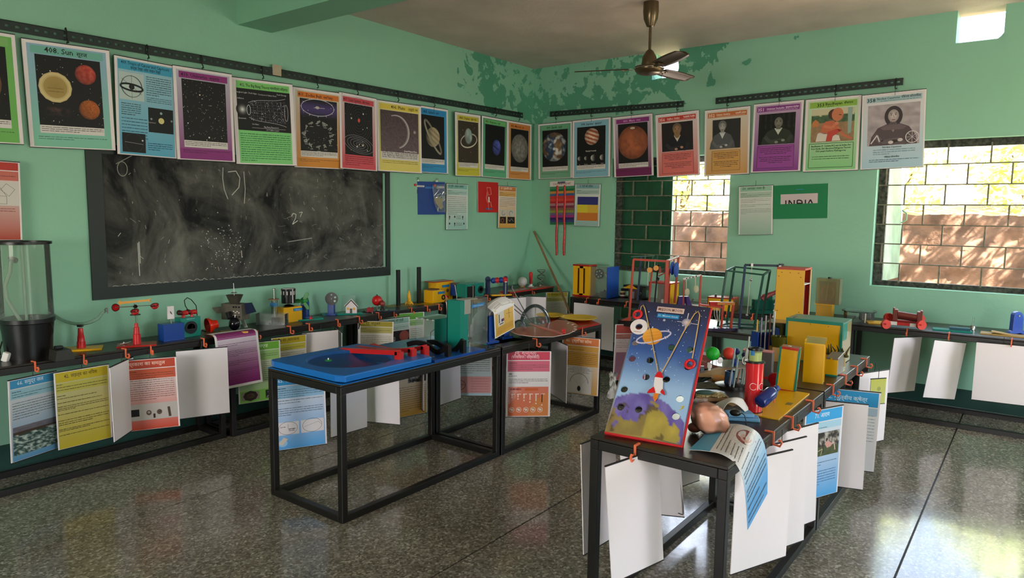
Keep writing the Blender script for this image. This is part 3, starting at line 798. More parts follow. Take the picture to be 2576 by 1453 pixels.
def bang(c):
    c.rect(.06, .03, .94, .985, '7fcf7e').up(); c.rect(.075, .04, .925, .115, '7cc46c'); c.rect(.06, .115, .94, .60, '0a090b').up()
    c.text('412. The Big Bang Theory', .36, .092, .03, '10240f', 'c', True, .48); c.text('महाविस्फोट सिद्धान्त', .76, .092, .025, '10240f', 'c', True, .3)
    c.globe(.14, .36, .10, lambda x, y: mixc('0a090b', 'f4f2f0', max(0, 1 - math.hypot(x, y)) ** 1.3)); c.up()
    rs = random.Random(4)
    fl_ = lambda t: (.24 + .62 * t, .115 + .045 * math.exp(-t * 9) * -1 + .05 * t * t)
    for s_ in (-1, 1): c.line([(.24 + .62 * t / 12, .36 + s_ * (.085 + .045 * (1 - math.exp(-t / 2)) + .04 * (t / 12) ** 4)) for t in range(13)], .006, 'b8b4bc')
    for k in range(1, 10): c.ring(.24 + k * .066, .36, .10 + .012 * k ** .5, .0025, '8d88a0', .22 * 0 + 1, 0, 20, -PI / 2, PI / 2) if 0 else c.line([(.24 + k * .066 + .012 * math.sin(PI * j / 10), .36 - (.12 + .002 * k) + (.24 + .004 * k) * j / 10) for j in range(11)], .0025, '77728c')
    for k in range(-3, 4): c.line([(.24, .36 + k * .03), (.86, .36 + k * .042)], .002, '77728c')
    for _ in range(140):
        u = rs.uniform(.27, .85); c.ell(u, .36 + rs.uniform(-.12, .12), rs.uniform(.002, .006), 'e6e2ea', n=5)
    c.ring(.24, .36, .03, .006, 'dfe6ee', 2.4); c.ring(.865, .36, .03, .005, 'cfcbd2', 4.2)
    for u, v, t in ((.13, .17, 'Afterglow Light'), (.32, .17, 'Dark Ages'), (.56, .175, 'Development of Galaxies, Planets'), (.80, .155, 'Dark Energy'), (.12, .24, 'Inflation'), (.13, .47, 'Quantum'), (.34, .53, '1st Stars'), (.60, .555, 'Big Bang Expansion'), (.62, .59, '13.7 billion years')): c.text(t, u, v, .016, 'd8d4d8', 'c', False, .3)
    c.line([(.28, .565), (.84, .565)], .003, 'd8d4d8')
    c.lines(.085, .64, .915, 13, .026, '2c6a3a', .008, last=.3)
wp('green poster of a bell shaped cosmic expansion on black', (3.616, .028, 2.575, 3.054, -.006, -.028, .497, .63), bang)
def zod(c):
    c.img(.125, .13, .875, .36, 14, 8, lambda u, v: mixc('0c0a0c', '4a3a7a', max(0, math.sin(PI * v)) * .9)); c.stars(.13, .13, .87, .78, 50); c.up()
    c.ring(.48, .225, .33, .008, 'd8d2dc', .42); c.ell(.47, .225, .04, 'c8bdb0', .6); c.line([(.4, .23), (.62, .225)], .008, 'c8c0c0')
    rs = random.Random(9)
    for i in range(12):
        a = i / 12 * 2 * PI; u, v = .48 + .28 * math.cos(a), .57 + .165 * math.sin(a)
        p = [(u + rs.uniform(-.055, .055), v + rs.uniform(-.03, .03)) for _ in range(6)]; c.line(p, .012, 'aaa8a4'); c.line(p[::2], .02, '8e8c88'); c.lines(u - .03, v + .045, u + .04, 1, .01, 'c8c4c0', .006)
        c.line([(.48 + .32 * math.cos(a), .225 + .10 * math.sin(a)), (.48 + .345 * math.cos(a), .225 + .125 * math.sin(a))], .01, 'c8c4c0')
wp('orange poster with a ring of zodiac constellation figures', (3.101, .026, 2.579, 3.088, .02, -.017, .476, .63), lambda c: poster(c, 'd9782a', '30180a', '411. Zodiac Belt', 'd48a34', zod, hindi='राशि चक्र', edge=('cfc6b4', 'd88a30')))
def solar(c):
    c.rect(.13, .125, .87, .80, '0c0b0d').up(); c.stars(.13, .13, .87, .78, 20)
    for k in range(1, 9): c.ring(.5, .335, .045 * k, .004, '5a5860', 1.25)
    c.up(); c.ell(.5, .335, .03, 'd8584a', 1.3); c.ell(.62, .24, .018, 'd0ccc8'); c.ell(.30, .32, .018, 'cfc2a8'); c.ell(.72, .42, .013, 'b8c0c8'); c.ell(.6, .45, .01, 'd8d0c0')
    for k in range(1, 6): c.ring(.5, .66, .08 * k, .006, '9a98a0', .42, .18)
    c.ell(.44, .69, .018, 'd8d4c8'); c.ell(.6, .665, .022, 'cfc8b8'); c.ell(.72, .73, .012, 'c8c4c0'); c.ell(.5, .66, .012, 'f0e0c0')
def solarp(c):
    poster(c, 'cf4a56', '4a0f16', '407. Solar System', 'd2505c', solar, hindi='सौर मंडल', edge=('cfc2c4', 'd0505a'), capv=.84); c.up(); c.rect(.1, .805, .9, .985, 'd2525e').up(); para(c, .83, 5, .027, '6a2028', .12, .88, .008)
wp('red poster of orbit diagrams', (2.685, .034, 2.594, 3.173, -.008, .002, .427, .636), solarp)
def pluto(c):
    c.img(.07, .125, .93, .715, 30, 30, lambda u, v: [x * (.75 + .5 * nz(u * 9, v * 12, 1, 3)) for x in mixc('4a3c3e', '64545a', v)]); c.up()
    pts = []
    for i in range(21):
        a = -PI * .62 + i / 20 * PI * 1.05; pts.append((.42 + .30 * math.cos(a), .42 + .30 * math.sin(a) * c.w / c.h))
    inn = [(.40 + .265 * math.cos(-PI * .60 + i / 20 * PI * 1.0), .42 + .275 * math.sin(-PI * .60 + i / 20 * PI * 1.0) * c.w / c.h) for i in range(21)]
    n = len(pts); c.add(pts + inn, [(i, i + 1, n + i + 1, n + i) for i in range(n - 1)], [lin('c9c2c2')] * n + [lin('6a5e62')] * n)
    c.globe(.84, .40, .045, lambda x, y: mixc('4e4144', 'cfc2ba', (1 - math.hypot(x, y)))); c.text('Dwarf Planet Pluto', .74, .70, .02, 'f0ecea', 'c', True, .3)
def plutop(c):
    c.rect(.04, .025, .96, .985, 'd8cf8e', 'd8c868').up(); c.rect(.07, .04, .93, .11, 'd9c34a').up(); c.text('406. Pluto', .47, .092, .04, '2a2408', 'c', True, .36); c.text('(प्लूटो) यम', .70, .09, .028, '2a2408', 'l', True, .22)
    pluto(c); c.rect(.07, .715, .93, .825, 'd6d0cd').up()
    for i, s_ in enumerate(('Dwarf Planet Pluto, originally considered the ninth planet and', 'it was classified as a dwarf planet in 2006. Pluto has five', 'moons. Pluto is the coldest planet in our solar system.')): c.text(s_, .5, .742 + i * .028, .025, '2e2a2a', 'c', True, .8)
    c.lines(.1, .845, .9, 2, .025, '7a6a28', .007)
wp('yellow poster of a thin grey crescent planet', (2.193, .028, 2.593, 3.028, -.019, -.001, .508, .63), plutop)
def sat(c, u=.5, v=.45, r=.22, c1='8d7c62', c2='b5a688', ro=.95):
    c.ring(u, v, r * 2.0, .05, '7d7468', .22, ro, 40, PI, 2 * PI); c.up(); c.globe(u, v, r, lambda x, y: [k * (1 - .5 * max(0, -x)) for k in mixc(c1, c2, .5 + .5 * math.sin((y * 2 - x * 1.2) * 6))]); c.up(); c.ring(u, v, r * 2.0, .05, '9a9080', .22, ro, 40, 0, PI)
wp('blue poster of a large ringed planet', (1.743, .022, 2.61, 3.132, 0, -.013, .43, .631), lambda c: poster(c, '2a86c0', '10202c', '405. Saturn', '2f8cc6', sat, hindi='शनि', edge=('3a94c8', '2f8cc6')))
wp('yellow poster of a pale planet with one tilted ring', (1.22, .027, 2.611, 3.172, .006, -.027, .416, .636), lambda c: poster(c, 'c8b83c', '26220c', '404. Uranus', 'c8c03c', lambda c: (c.rect(.1, .125, .9, .78, '3a3026'), c.up(), c.stars(.13, .13, .87, .78, 30), c.ring(.52, .43, .32, .03, 'b8b0a2', .5, -.2, 40, PI, 2 * PI), c.up(), c.globe(.5, .36, .15, rock('a8c4bc', 'dfeae4', 2, 1.5), asp=1.3), c.up(), c.ring(.52, .43, .32, .03, 'cfc8ba', .5, -.2, 40, 0, PI)), hindi='अरुण ग्रह', edge=('d8d2c4', 'c8c03c')))
wp('green poster of a small violet-blue planet', (.772, .03, 2.617, 3.12, -.003, .006, .441, .639), lambda c: poster(c, '6cb46c', '12240f', '403. Neptune', '5fae84', lambda c: (c.globe(.56, .49, .16, rock('3f4aa8', '6a78d8', 5, 1.2), asp=1.2), c.up(), c.line([(.42, .46), (.64, .52)], .02, '0c0a0c')), hindi='वरुण', edge=('4f8f74', '5fae84')))
wp('orange poster of a grey cratered planet, last before the corner', (.32, .027, 2.619, 3.125, -.003, -.005, .438, .638), lambda c: poster(c, 'cf7a3a', '2c160a', '402. Mercury', 'd08c48', lambda c: c.globe(.5, .455, .36, lambda x, y: [k * (1.05 - .3 * (x * x + y * y)) for k in mixc('55524f', 'a09c97', nz(x, y, 7, 5, 6))], 48), hindi='बुध', edge=('b98a5c', 'd08c48')))
# ---------------------------------------------------------------- posters on the right wall
def earth(x, y):
    t = nz(x, y, 3.4, 2.6, 6); k = 1.0 - .4 * (x * x + y * y)
    base = mixc('2f4660', '3d5878', t) if nz(x, y, 9, 1.5) > .47 else mixc('7a5c40', '9a7c58', t)
    return [v * k for v in mixc(base, 'eceae6', (t - .46) * 5)]
wp('poster of the blue marble planet with white clouds, first right of the corner', (.026, .329, 2.627, 1.595, .015, -.016, .454, .628), lambda c: poster(c, '6aa87e', '12241a', '399. Earth', '74a98a', lambda c: c.globe(.48, .43, .36, earth, 56), hindi='पृथ्वी', edge=('5c9a80', '7aa88c')))
def jup(c):
    c.globe(.52, .30, .19, lambda x, y: [k * (1.05 - .35 * (x * x + y * y)) for k in mixc('a8462a', 'e8d4bc', .5 + .5 * math.sin((y - .35 * x) * 13 + 2 * nz(x, y, 1, 3)))], 48); c.text('Family Portrait', .5, .555, .022, 'e0d8c8', 'c', True, .34)
    for u, r in ((.2, .05), (.37, .045), (.57, .075), (.80, .065)): c.globe(u, .665, r, lambda x, y: [k * max(.05, .55 - .7 * x) for k in mixc('9a9690', 'c8c4bc', nz(x, y, 2, 3))], 20); c.text({.2: 'Io', .37: 'Europa', .57: 'Ganymede', .8: 'Callisto'}[u], u, .775, .015, 'd8d4cc')
wp('poster of a striped planet above four crescent moons', (.03, .811, 2.636, 1.588, -.003, -.019, .477, .635), lambda c: poster(c, '86b8cc', '14282e', '398. Jupiter', '82b4c6', jup, hindi='बृहस्पति', edge=('8ab8c8', '7cb0c4')))
wp('magenta poster of a rust red planet', (.027, 1.31, 2.639, 1.599, .057, -.03, .458, .637), lambda c: poster(c, '8a2f78', 'd8a0c8', '400. Mars', '6f1c54', lambda c: (c.globe(.5, .44, .38, lambda x, y: [k * (1.05 - .35 * (x * x + y * y)) for k in mixc(mixc('5a3628', 'a85a38', nz(x, y, 4, 1.6) * 1.5), 'c06a42', nz(x, y, 1, 4) - .1)], 50), c.up(), c.ell(.5, .14 + .065, .06, 'c8b8a8', .4)), hindi='मंगल', edge=('c8b4c4', '6f1c54'), capv=.79))
manposter_ = [
 ('red poster of an old bearded man in dark clothes', (.033, 1.813, 2.631, 1.602, .055, -.042, .462, .636), 'c8392e', 'f4e4dc', '356', 'Galileo Galilei', 'गैलिलियो गैलिली', ('dcd0ce', 'd86a60'), 'd9706a', lambda c: bust(c, .14, .15, .86, .60, '1c1416', 'b98a68', '6a5a48', '14131a', 'cfc8bc', '8a6e4a', hy=.26), (.14, .62, .86, .95)),
 ('orange poster of a man in a suit at his desk', (.027, 2.333, 2.634, 1.572, .011, -.025, .448, .639), 'c8703a', 'f4e0d0', '352', 'Edwin Hubble', 'एडविन हबल', ('d8cfc2', 'cf9a54'), 'd09c56', lambda c: bust(c, .18, .16, .80, .60, '2a2a2a', 'b8b8b4', '6a6a68', '55565a', 'd0d0ce', hx=.36, hy=.24), (.18, .63, .80, .93)),
 ('purple poster of a man in a dark suit with folded hands', (.027, 2.817, 2.653, 1.541, -.026, -.01, .455, .642), '8a3a8a', 'f0d8ec', '351', 'Subrahmanyan Chandrasekhar', 'सुब्रह्मण्यन् चंद्रशेखर', ('c0a4c0', '8a3a90'), '9a4a9c', lambda c: bust(c, .12, .16, .86, .60, '1a1c18', '8a8c80', '16181a', '2c332a', 'c8ccc0', hx=.55, hy=.28, bgfn=lambda u, v: mixc('0e100d', '34382f', .8 * (math.sin(u * 40) > .4) * (v < .5) * nz(u * 6, v * 3, 1, 3))), (.12, .62, .86, .94))]
for lb, q8, hdr, ink, num, nm, hi, ed, ft, ar, bx_ in manposter_:
    wp(lb, q8, lambda c: manposter(c, hdr, ink, num, nm, hi, ed, ft, ar, bx_))
def sage(c):
    c.img(.12, .15, .90, .60, 40, 30, lambda u, v: mixc(mixc('5f7a52', '2f4a38', nz(u * 5, v * 4, 2, 2)), 'c9c2a0', 1 if v < .16 + .08 * nz(u * 4, 0, 1, 2) else 0) if v < .42 else mixc('8a6a4c', 'a98c68', nz(u * 4, v * 5, 6, 2))).up()
    k = lambda a, b_: (.12 + .78 * a, .15 + .45 * b_)
    c.poly([k(.84, 0), k(.95, 0), k(.93, .75), k(.86, .78)], '8fa8a0'); c.poly([k(.03, .38), k(.10, .30), k(.18, .38), k(.18, .52), k(.03, .52)], 'c47a44').up()
    c.poly([k(.12, .98), k(.16, .74), k(.22, .70), k(.46, .76), k(.66, .82), k(.70, .98)], 'd8cfc4'); c.poly([k(.22, .72), k(.26, .50), k(.34, .38), k(.52, .36), k(.62, .48), k(.64, .66), k(.50, .76), k(.30, .76)], 'c4694a').up()
    c.poly([k(.36, .98), k(.40, .70), k(.60, .62), k(.74, .66), k(.52, .84), k(.50, .98)], 'c2473a'); c.line([k(.30, .52), k(.50, .58), k(.58, .44)], .05, 'd07a58'); c.line([k(.62, .56), k(.74, .80), k(.92, .92)], .045, 'c86e50'); c.ell(*k(.93, .92), .03, 'c86e50', .6).up()
    c.ell(*k(.52, .18), .10, '4a3426', 1.0).up(); c.ell(*k(.61, .19), .105, 'c87a56', 1.2).up(); c.line([k(.64, .20), k(.70, .21)], .012, '3a2018'); c.line([k(.72, .24), k(.75, .27)], .012, '9a5a40'); c.ell(*k(.60, .45), .035, 'd58462', .9)
def p353(c):
    c.rect(.045, .03, .955, .985, 'c6d6b8', '86c886', 10).up(); c.rect(.08, .05, .93, .13, '8fb84a').up(); c.text('353', .28, .115, .042, '14200c', 'c', True, .15); c.text('Baudhayan', .52, .102, .034, '14200c', 'c', True, .3); c.text('(800 BC)', .46, .128, .016, '14200c'); c.text('बौधायन', .78, .10, .026, '14200c', 'c', True, .16)
    sage(c); c.line([(.1, .62), (.9, .62), (.9, .95), (.1, .95)], .008, '26402a', True)
    for i, s_ in enumerate(('Baudhayana (5  Century BC) was an Indian Sluv', 'from Hardia, who discovered Pythagoras Theorem', '300 years before Pythagoras')): c.text(s_, .5, .665 + i * .035, .022, '24402a', 'c', True, .72)
    c.lines(.16, .80, .84, 2, .03, '2f5a38', .008)
wp('green poster of a bare shouldered sage crouching beside a tree', (.027, 3.292, 2.655, 1.579, .003, -.011, .46, .646), p353)
def cop(c):
    bust(c, .10, .15, .92, .69, 'a89ca0', 'cbbfc0', '3a3034', '54474c', '8c7c80', hx=.5, hy=.27, hr=.12, longhair=True, bgfn=lambda u, v: mixc('8f8488', 'bdb2b6', nz(u * 3, v * 4, 3, 1.5)))
    c.poly([(.30, .46), (.38, .42), (.62, .42), (.72, .46), (.66, .49), (.36, .49)], '6a5a60').up(); c.ring(.81, .60, .10, .012, 'd8ced2'); c.line([(.81 - .1, .60), (.91, .60)], .006, 'd8ced2')
    for i in range(8): c.line([(.81, .60), (.81 + .095 * math.cos(i * PI / 4), .60 + .095 * math.sin(i * PI / 4) * c.w / c.h)], .006, 'd8ced2')
    c.line([(.16, .66), (.26, .55), (.30, .64)], .02, 'cfc4c8')
def p358(c):
    c.rect(.02, .012, .98, .99, 'd9d2d4', 'a8c8d8', 10).up(); c.rect(.07, .045, .94, .115, '9fbcc2').up(); c.text('358', .15, .105, .044, '10181c', 'c', True, .14); c.text('Nicolaus Copernicus', .24, .083, .027, '10181c', 'l', True, .36); c.text('निकोलस कॉपरनिकस', .62, .083, .027, '10181c', 'l', True, .3); c.lines(.3, .102, .9, 1, .02, '4a5a60', .005)
    cop(c); c.text('Nicolaus Copernicus', .5, .725, .02, '30424c', 'c', True, .3); c.lines(.2, .75, .86, 3, .028, '6a8a9c', .009, last=.4); c.text('निकोलस कॉपरनिकस', .5, .855, .018, '30424c', 'c', True, .24); c.lines(.14, .88, .92, 2, .024, '3a5a6c', .008, last=.6)
wp('pale blue poster of a long haired man in a robe, last on the right', (.03, 3.771, 2.655, 1.612, .021, -.031, .48, .636), p358)

# ---------------------------------------------------------------- chalkboard
P0, P1_ = ony(232, 755, 0), ony(980, 696, 0)
bb = thing('chalkboard', 'large black chalkboard smudged with chalk, in a dark painted border', 'chalkboard', ((P0.x + P1_.x) / 2, 0, P0.z))
bw = P0.x - P1_.x; bh = 1.0
def slate():
    mt, nt, b = nodes_mat('slate_chalky'); N, Lk = nt.nodes.new, nt.links.new
    tc = N('ShaderNodeTexCoord'); mp = N('ShaderNodeMapping'); Lk(tc.outputs['Object'], mp.inputs[0])
    def ns(s, d, r, dist=0, sc=None):
        n = N('ShaderNodeTexNoise'); n.inputs['Scale'].default_value = s; n.inputs['Detail'].default_value = d; n.inputs['Roughness'].default_value = r; n.inputs['Distortion'].default_value = dist
        if sc:
            m_ = N('ShaderNodeMapping'); m_.inputs['Scale'].default_value = sc; m_.inputs['Rotation'].default_value = (0, .5, 0); Lk(tc.outputs['Object'], m_.inputs[0]); Lk(m_.outputs[0], n.inputs['Vector'])
        else: Lk(tc.outputs['Object'], n.inputs['Vector'])
        return n.outputs['Fac']
    def ramp(f, a, b_, ca, cb):
        r = N('ShaderNodeValToRGB'); r.color_ramp.elements[0].position = a; r.color_ramp.elements[1].position = b_; r.color_ramp.elements[0].color = (*lin(ca), 1); r.color_ramp.elements[1].color = (*lin(cb), 1); Lk(f, r.inputs[0]); return r.outputs[0]
    def add(a, b_, f=1.0, mode='ADD'):
        m_ = N('ShaderNodeMix'); m_.data_type = 'RGBA'; m_.blend_type = mode; m_.inputs['Factor'].default_value = f; Lk(a, m_.inputs[6]); Lk(b_, m_.inputs[7]); return m_.outputs[2]
    c = ramp(ns(2.2, 7, .62, 1.0), .36, .72, '17181a', '6c6c66')
    c = add(c, ramp(ns(5, 6, .7, .6, (1.0, 1, .35)), .5, .8, '000000', '4a4a46'))
    c = add(c, ramp(ns(28, 4, .7, 0, (1, 1, .5)), .62, .78, '000000', '50504c'))
    Lk(c, b.inputs['Base Color']); b.inputs['Roughness'].default_value = .75; b.inputs['Specular IOR Level'].default_value = .2
    return mt
q = B(); q.bx(-bw / 2 + .085, bw / 2 - .04, .001, .010, .075, bh - .05); q.build('slate', slate(), bb)
BORD = mat('chalkboard_border', '0c1a15', .5)
q = B(); q.bx(-bw / 2, -bw / 2 + .095, 0.001, .014, 0, bh); q.bx(bw / 2 - .05, bw / 2, 0.001, .014, 0, bh); q.bx(-bw / 2 + .095, bw / 2 - .05, 0.001, .014, 0, .08); q.bx(-bw / 2 + .095, bw / 2 - .05, 0.001, .014, bh - .06, bh)
q.v = [Vector((-v.x, v.y, v.z)) for v in q.v]; q.f = [f[::-1] for f in q.f]; q.build('border', BORD, bb)
hold = D.objects.new('chalk_marks', None)
c = Cv(bw, bh, .0112); c.P = lambda u, v: (-(u - .5) * bw, -.0 + .0112 + c.l * .0002, bh * (1 - v))
D.objects.remove(hold)
rs = random.Random(8)
ch = 'b8b6ae'
c.line([(.36, .10 + .06 * 0), (.358, .18), (.362, .26), (.372, .33)], .0022, ch); c.line([(.375, .13), (.40, .12), (.412, .17), (.408, .24), (.385, .30)], .0026, ch); c.line([(.425, .12), (.428, .25), (.424, .36)], .0022, ch)
c.line([(.585, .455), (.592, .43), (.602, .44), (.600, .47), (.588, .52), (.608, .49)], .0022, 'd8d6ce'); c.line([(.614, .425), (.626, .42), (.620, .445), (.618, .46)], .0018, 'd8d6ce')
c.line([(.57, .66), (.66, .635)], .0018, ch); c.line([(.07, .12), (.11, .06)], .0018, '8a8880'); c.ring(.085, .15, .012, .002, '8a8880', 1.5)
for _ in range(120):
    u = rs.gauss(.36, .035); v = rs.gauss(.68, .09)
    if .05 < u < .97 and .1 < v < .92: c.ell(u, v, rs.uniform(.0005, .0016), 'c4c2ba', rs.uniform(.6, 2), n=6, rot=rs.uniform(0, 3))
for _ in range(90):
    u, v = rs.uniform(.06, .97), rs.uniform(.08, .92); a = rs.gauss(0, .004); c.line([(u, v), (u + a, v + rs.uniform(.005, .03))], rs.uniform(.0007, .0016), rs.choice(['9c9a92', '84827a', 'b4b2aa']))
for _ in range(40):
    u, v = rs.uniform(.55, .97), rs.uniform(.2, .85); p = [(u, v)]
    for k in range(3): p.append((p[-1][0] + rs.uniform(-.012, .014), p[-1][1] + rs.uniform(-.02, .02)))
    c.line(p, rs.uniform(.0006, .0012), rs.choice(['7c7a74', '8e8c86']))
p = [(.045 + i * .0062, .925 - .018 * abs(math.sin(i * .9)) * rs.uniform(.4, 1) + .003 * math.sin(i * .3)) for i in range(150)]; c.line(p, .0016, 'a8a69c')
for u in (.115, .41, .118): c.line([(u, rs.uniform(.5, .75)), (u + .001, rs.uniform(.76, .9))], .0022, 'c0beb6')
tag(c.build('chalk_marks', bb), kind='stuff')

# ---------------------------------------------------------------- small boards and sheets on the walls
def flat(name, label, cat, q8, face, th=.006, **k): return sheet(name, label, cat, q8, face, None, string=0, bars=False, th=th, **k)
GA = 'activity instruction sheets'
def ws(label, q8, face, **k): return sheet('instruction_sheet', label, 'sheet', q8, face, GA, string=.05, **k)
def f(c):
    c.rect(0, 0, 1, 1, '123c86').up(); c.rect(.22, .12, .46, .17, 'd8d4d4'); c.rect(.78, .13, .98, .19, 'd8d4d4'); c.rect(.48, .15, .68, .21, '2a6ab0').up(); c.lines(.25, .148, .44, 1, .02, '4a4848', .01); c.lines(.8, .163, .96, 1, .02, '4a4848', .01)
    c.line([(.30, .25), (.32, .6), (.6, .75)], .006, '0c2a66'); c.line([(.6, .25), (.56, .8)], .006, '0c2a66'); c.ell(.26, .31, .045, '0e2f70'); c.rect(.18, .72, .20, .80, 'b8c0cc')
bl_ = flat('felt_board', 'blue display board with a bag of metal bits, right of the chalkboard', 'board', (1.815, .014, 1.894, 2.976, .003, -.012, .472, .321), f)
for u in (-.10, .135):
    q = B(); q.prism([(-.022, -.015), (.022, -.015), (.014, .02), (-.014, .02)], (u, -.002, -.005), (1, 0, 0), (0, 0, 1), -.008)
    for s_ in (-.008, .008): q.torus((u + s_, -.006, .026), .009, .0015, (0, 1, 0), n=14, k=5)
    q.build('bulldog_clip', STEEL, bl_)
    q = B(); q.cyl((u - .035, -.004, -.036), (u - .035, -.02, -.036), .013); q.build('red_magnet', RED, bl_)
q = B(); rs = random.Random(6)
for i in range(26):
    x, z_ = .17 + rs.gauss(0, .03), -.16 + rs.gauss(0, .055); a = rs.uniform(0, 3.1); l = rs.uniform(.01, .03); q.bar((x - l * math.cos(a), -.012, z_ - l * math.sin(a)), (x + l * math.cos(a), -.016, z_ + l * math.sin(a)), .008, .004)
q.build('metal_bits', STEEL, bl_)
q = B(); q.prism([(.09, -.15), (.12, -.16), (.14, -.13), (.165, -.17), (.20, -.165), (.19, -.21), (.205, -.25), (.16, -.27), (.13, -.23), (.105, -.21)], (0, -.018, 0), t=.002); q.build('cork_star', mat('cork', 'a8946c', .8), bl_)
q = B(); q.prism([(.06, -.03), (.225, -.02), (.23, -.30), (.12, -.295), (.08, -.2)], (0, -.024, 0), t=.0006); q.build('plastic_bag', clear('bag_film', 'dfe6ea', .06, .12), bl_)
def f(c):
    sheetpage(c, '7fb6ae', 'a8c8c2', '8fbcb2', '55 गुणों - आकार आंकना', '204038', lambda c: (para(c, .28, 10, .042), [c.ell(u, v, .03, '2a2a28', 1.2) for u, v in ((.14, .72), (.38, .72), (.76, .72), (.14, .87), (.38, .87), (.82, .87))], [c.line([(u, v + .02), (u, v + .06)], .03, '3a3a36') for u, v in ((.14, .72), (.76, .72), (.38, .87))], c.lines(.45, .70, .68, 3, .03, '4a5a54', .008), c.lines(.45, .86, .74, 3, .025, '4a5a54', .008)))
ws('pale teal sheet with little vase figures, right of the blue board', (1.369, .032, 1.886, 3.095, 0, .005, .311, .463), f)
rb = flat('red_board', 'small red board with a bent cord puzzle, left of an orange sheet', 'board', (.844, .012, 1.93, 3.131, -.008, -.008, .342, .328), lambda c: (c.rect(0, 0, 1, 1, 'bf1d1a'), c.up(), c.rect(.38, .86, .68, .91, '2a6aa8')))
q = B(); q.tube([(-.03, -.008, -.06), (.03, -.008, -.06), (.045, -.008, -.13), (.0, -.008, -.14), (-.02, -.008, -.10), (-.04, -.008, -.17), (-.015, -.008, -.22), (.03, -.008, -.21), (.05, -.008, -.27)], .007, 8); q.tube([(-.03, -.008, -.06), (-.005, -.008, -.18), (0, -.008, -.30)], .004, 6); q.build('cord_loop', mat('pink_cord', 'd86a60', .6), rb)
q = B(); q.cyl((0, -.009, -.16), (.002, -.009, -.22), .009, n=10); q.build('tube_sleeve', PAPERW, rb)
def f(c): sheetpage(c, 'c9783a', 'd8a860', 'd29a3c', '57. मुश्किल धागा', 'f0e0d0', lambda c: (para(c, .28, 6, .04), c.rect(.08, .56, .47, .72, 'c4bfb6'), c.rect(.51, .56, .92, .72, 'c4bfb6'), c.rect(.08, .73, .42, .89, '1a1414'), c.rect(.5, .73, .92, .89, '161414'), c.up(), c.ring(.27, .64, .08, .02, '6a6a68', 1, 0, 20, 0, 4.4), c.ring(.7, .65, .09, .03, '8a8a86', 1, 0, 20, 2, 6), c.ring(.22, .82, .07, .02, 'b86a34'), c.line([(.56, .8), (.64, .84), (.72, .77), (.84, .84)], .012, 'b0aeaa')))
ws('orange sheet with four small photographs, beside the red board', (.519, .032, 1.893, 3.099, -.009, .01, .309, .463), f)
def f(c): sheetpage(c, 'b4362c', 'c4685c', 'b0442e', '', 'f0e0d0', lambda c: (c.rect(.03, .26, .97, .56, 'cfcac2'), c.up(), c.line([(.62, .44), (.62, .30), (.76, .44)], .006, '5a5a58'), c.line([(.62, .44), (.76, .44), (.76, .54), (.62, .54)], .006, '5a5a58', True), c.line([(.66, .36), (.76, .28), (.90, .35), (.80, .44)], .006, '5a5a58', True), c.line([(.45, .37), (.62, .37), (.62, .44), (.45, .44)], .006, '5a5a58', True), c.lines(.1, .60, .9, 2, .03, '8a3a2a', .008)))
ws('red sheet with a right triangle and squares diagram, cut by the frame', (5.398, .031, 1.862, 3.137, .001, .022, .297, .454), f)
def f(c):
    c.rect(0, 0, 1, .12, 'dcd2cf'); c.rect(.32, .01, .64, .055, '2a62a0'); c.up(); c.text('COLOUR BOUNDARY', .5, .085, .034, '8a3430', 'c', True, .74)
    bands = ['3f8a66', '1d7040', 'c9883a', '3a5f92', 'c8342c', 'd0443c', 'b01f22', 'a87884', '7a2c44', '80604a', '85913c', '66597c', '9c2c78', '2a1c5c', '323a78', '1f7048']
    hs = [.06, .05, .055, .055, .065, .055, .05, .055, .055, .055, .055, .055, .055, .055, .055, .055]; v = .12
    k = .88 / sum(hs)
    for b_, h_ in zip(bands, hs): c.rect(0, v, 1, v + h_ * k + .001, b_); v += h_ * k
cb = flat('colour_board', 'board of horizontal colour bands with two long red ribbons', 'board', (.012, .429, 1.969, 1.57, -.006, -.025, .328, .496), f)
for u in (-.06, .045):
    q = B(); q.grid(lambda a, b_: (u - .012 * b_ + (a - .5) * .026, -.012 - .006 * math.sin(b_ * 14 + u * 40) - .004 * math.sin(a * PI), -.05 - .80 * b_), 3, 40); q.build('ribbon', mat('red_ribbon', 'd23434', .35, var=.35, vs=60), cb, solid=.001)
def f(c): sheetpage(c, '7fa8ae', 'a8bcb8', '8fb4b0', '7. रंगों की सीमा', '24404a', lambda c: (c.rect(.1, .30, .93, .49, '2e2a72', '2a2f78'), c.rect(.1, .49, .52, .68, 'd6c22e'), c.rect(.52, .49, .93, .68, 'd4ac3a'), c.rect(.1, .68, .93, .87, 'c8742a')))
ws('sheet with indigo, yellow and orange bands, beside the colour band board', (.031, .786, 1.928, 1.601, -.001, .012, .316, .465), f)
def f(c): sheetpage(c, '93bda2', 'aabfae', '8fb09c', '59. आपका नजर है!', '2f5a44', lambda c: (para(c, .27, 3, .03, '6a7a6e'), para(c, .385, 2, .03, '6a7a6e'), para(c, .475, 4, .03, '6a7a6e', last=.2)))
ws('pale green sheet of text, left of the green word board', (.031, 2.646, 1.884, 1.588, -.002, -.037, .319, .463), f)
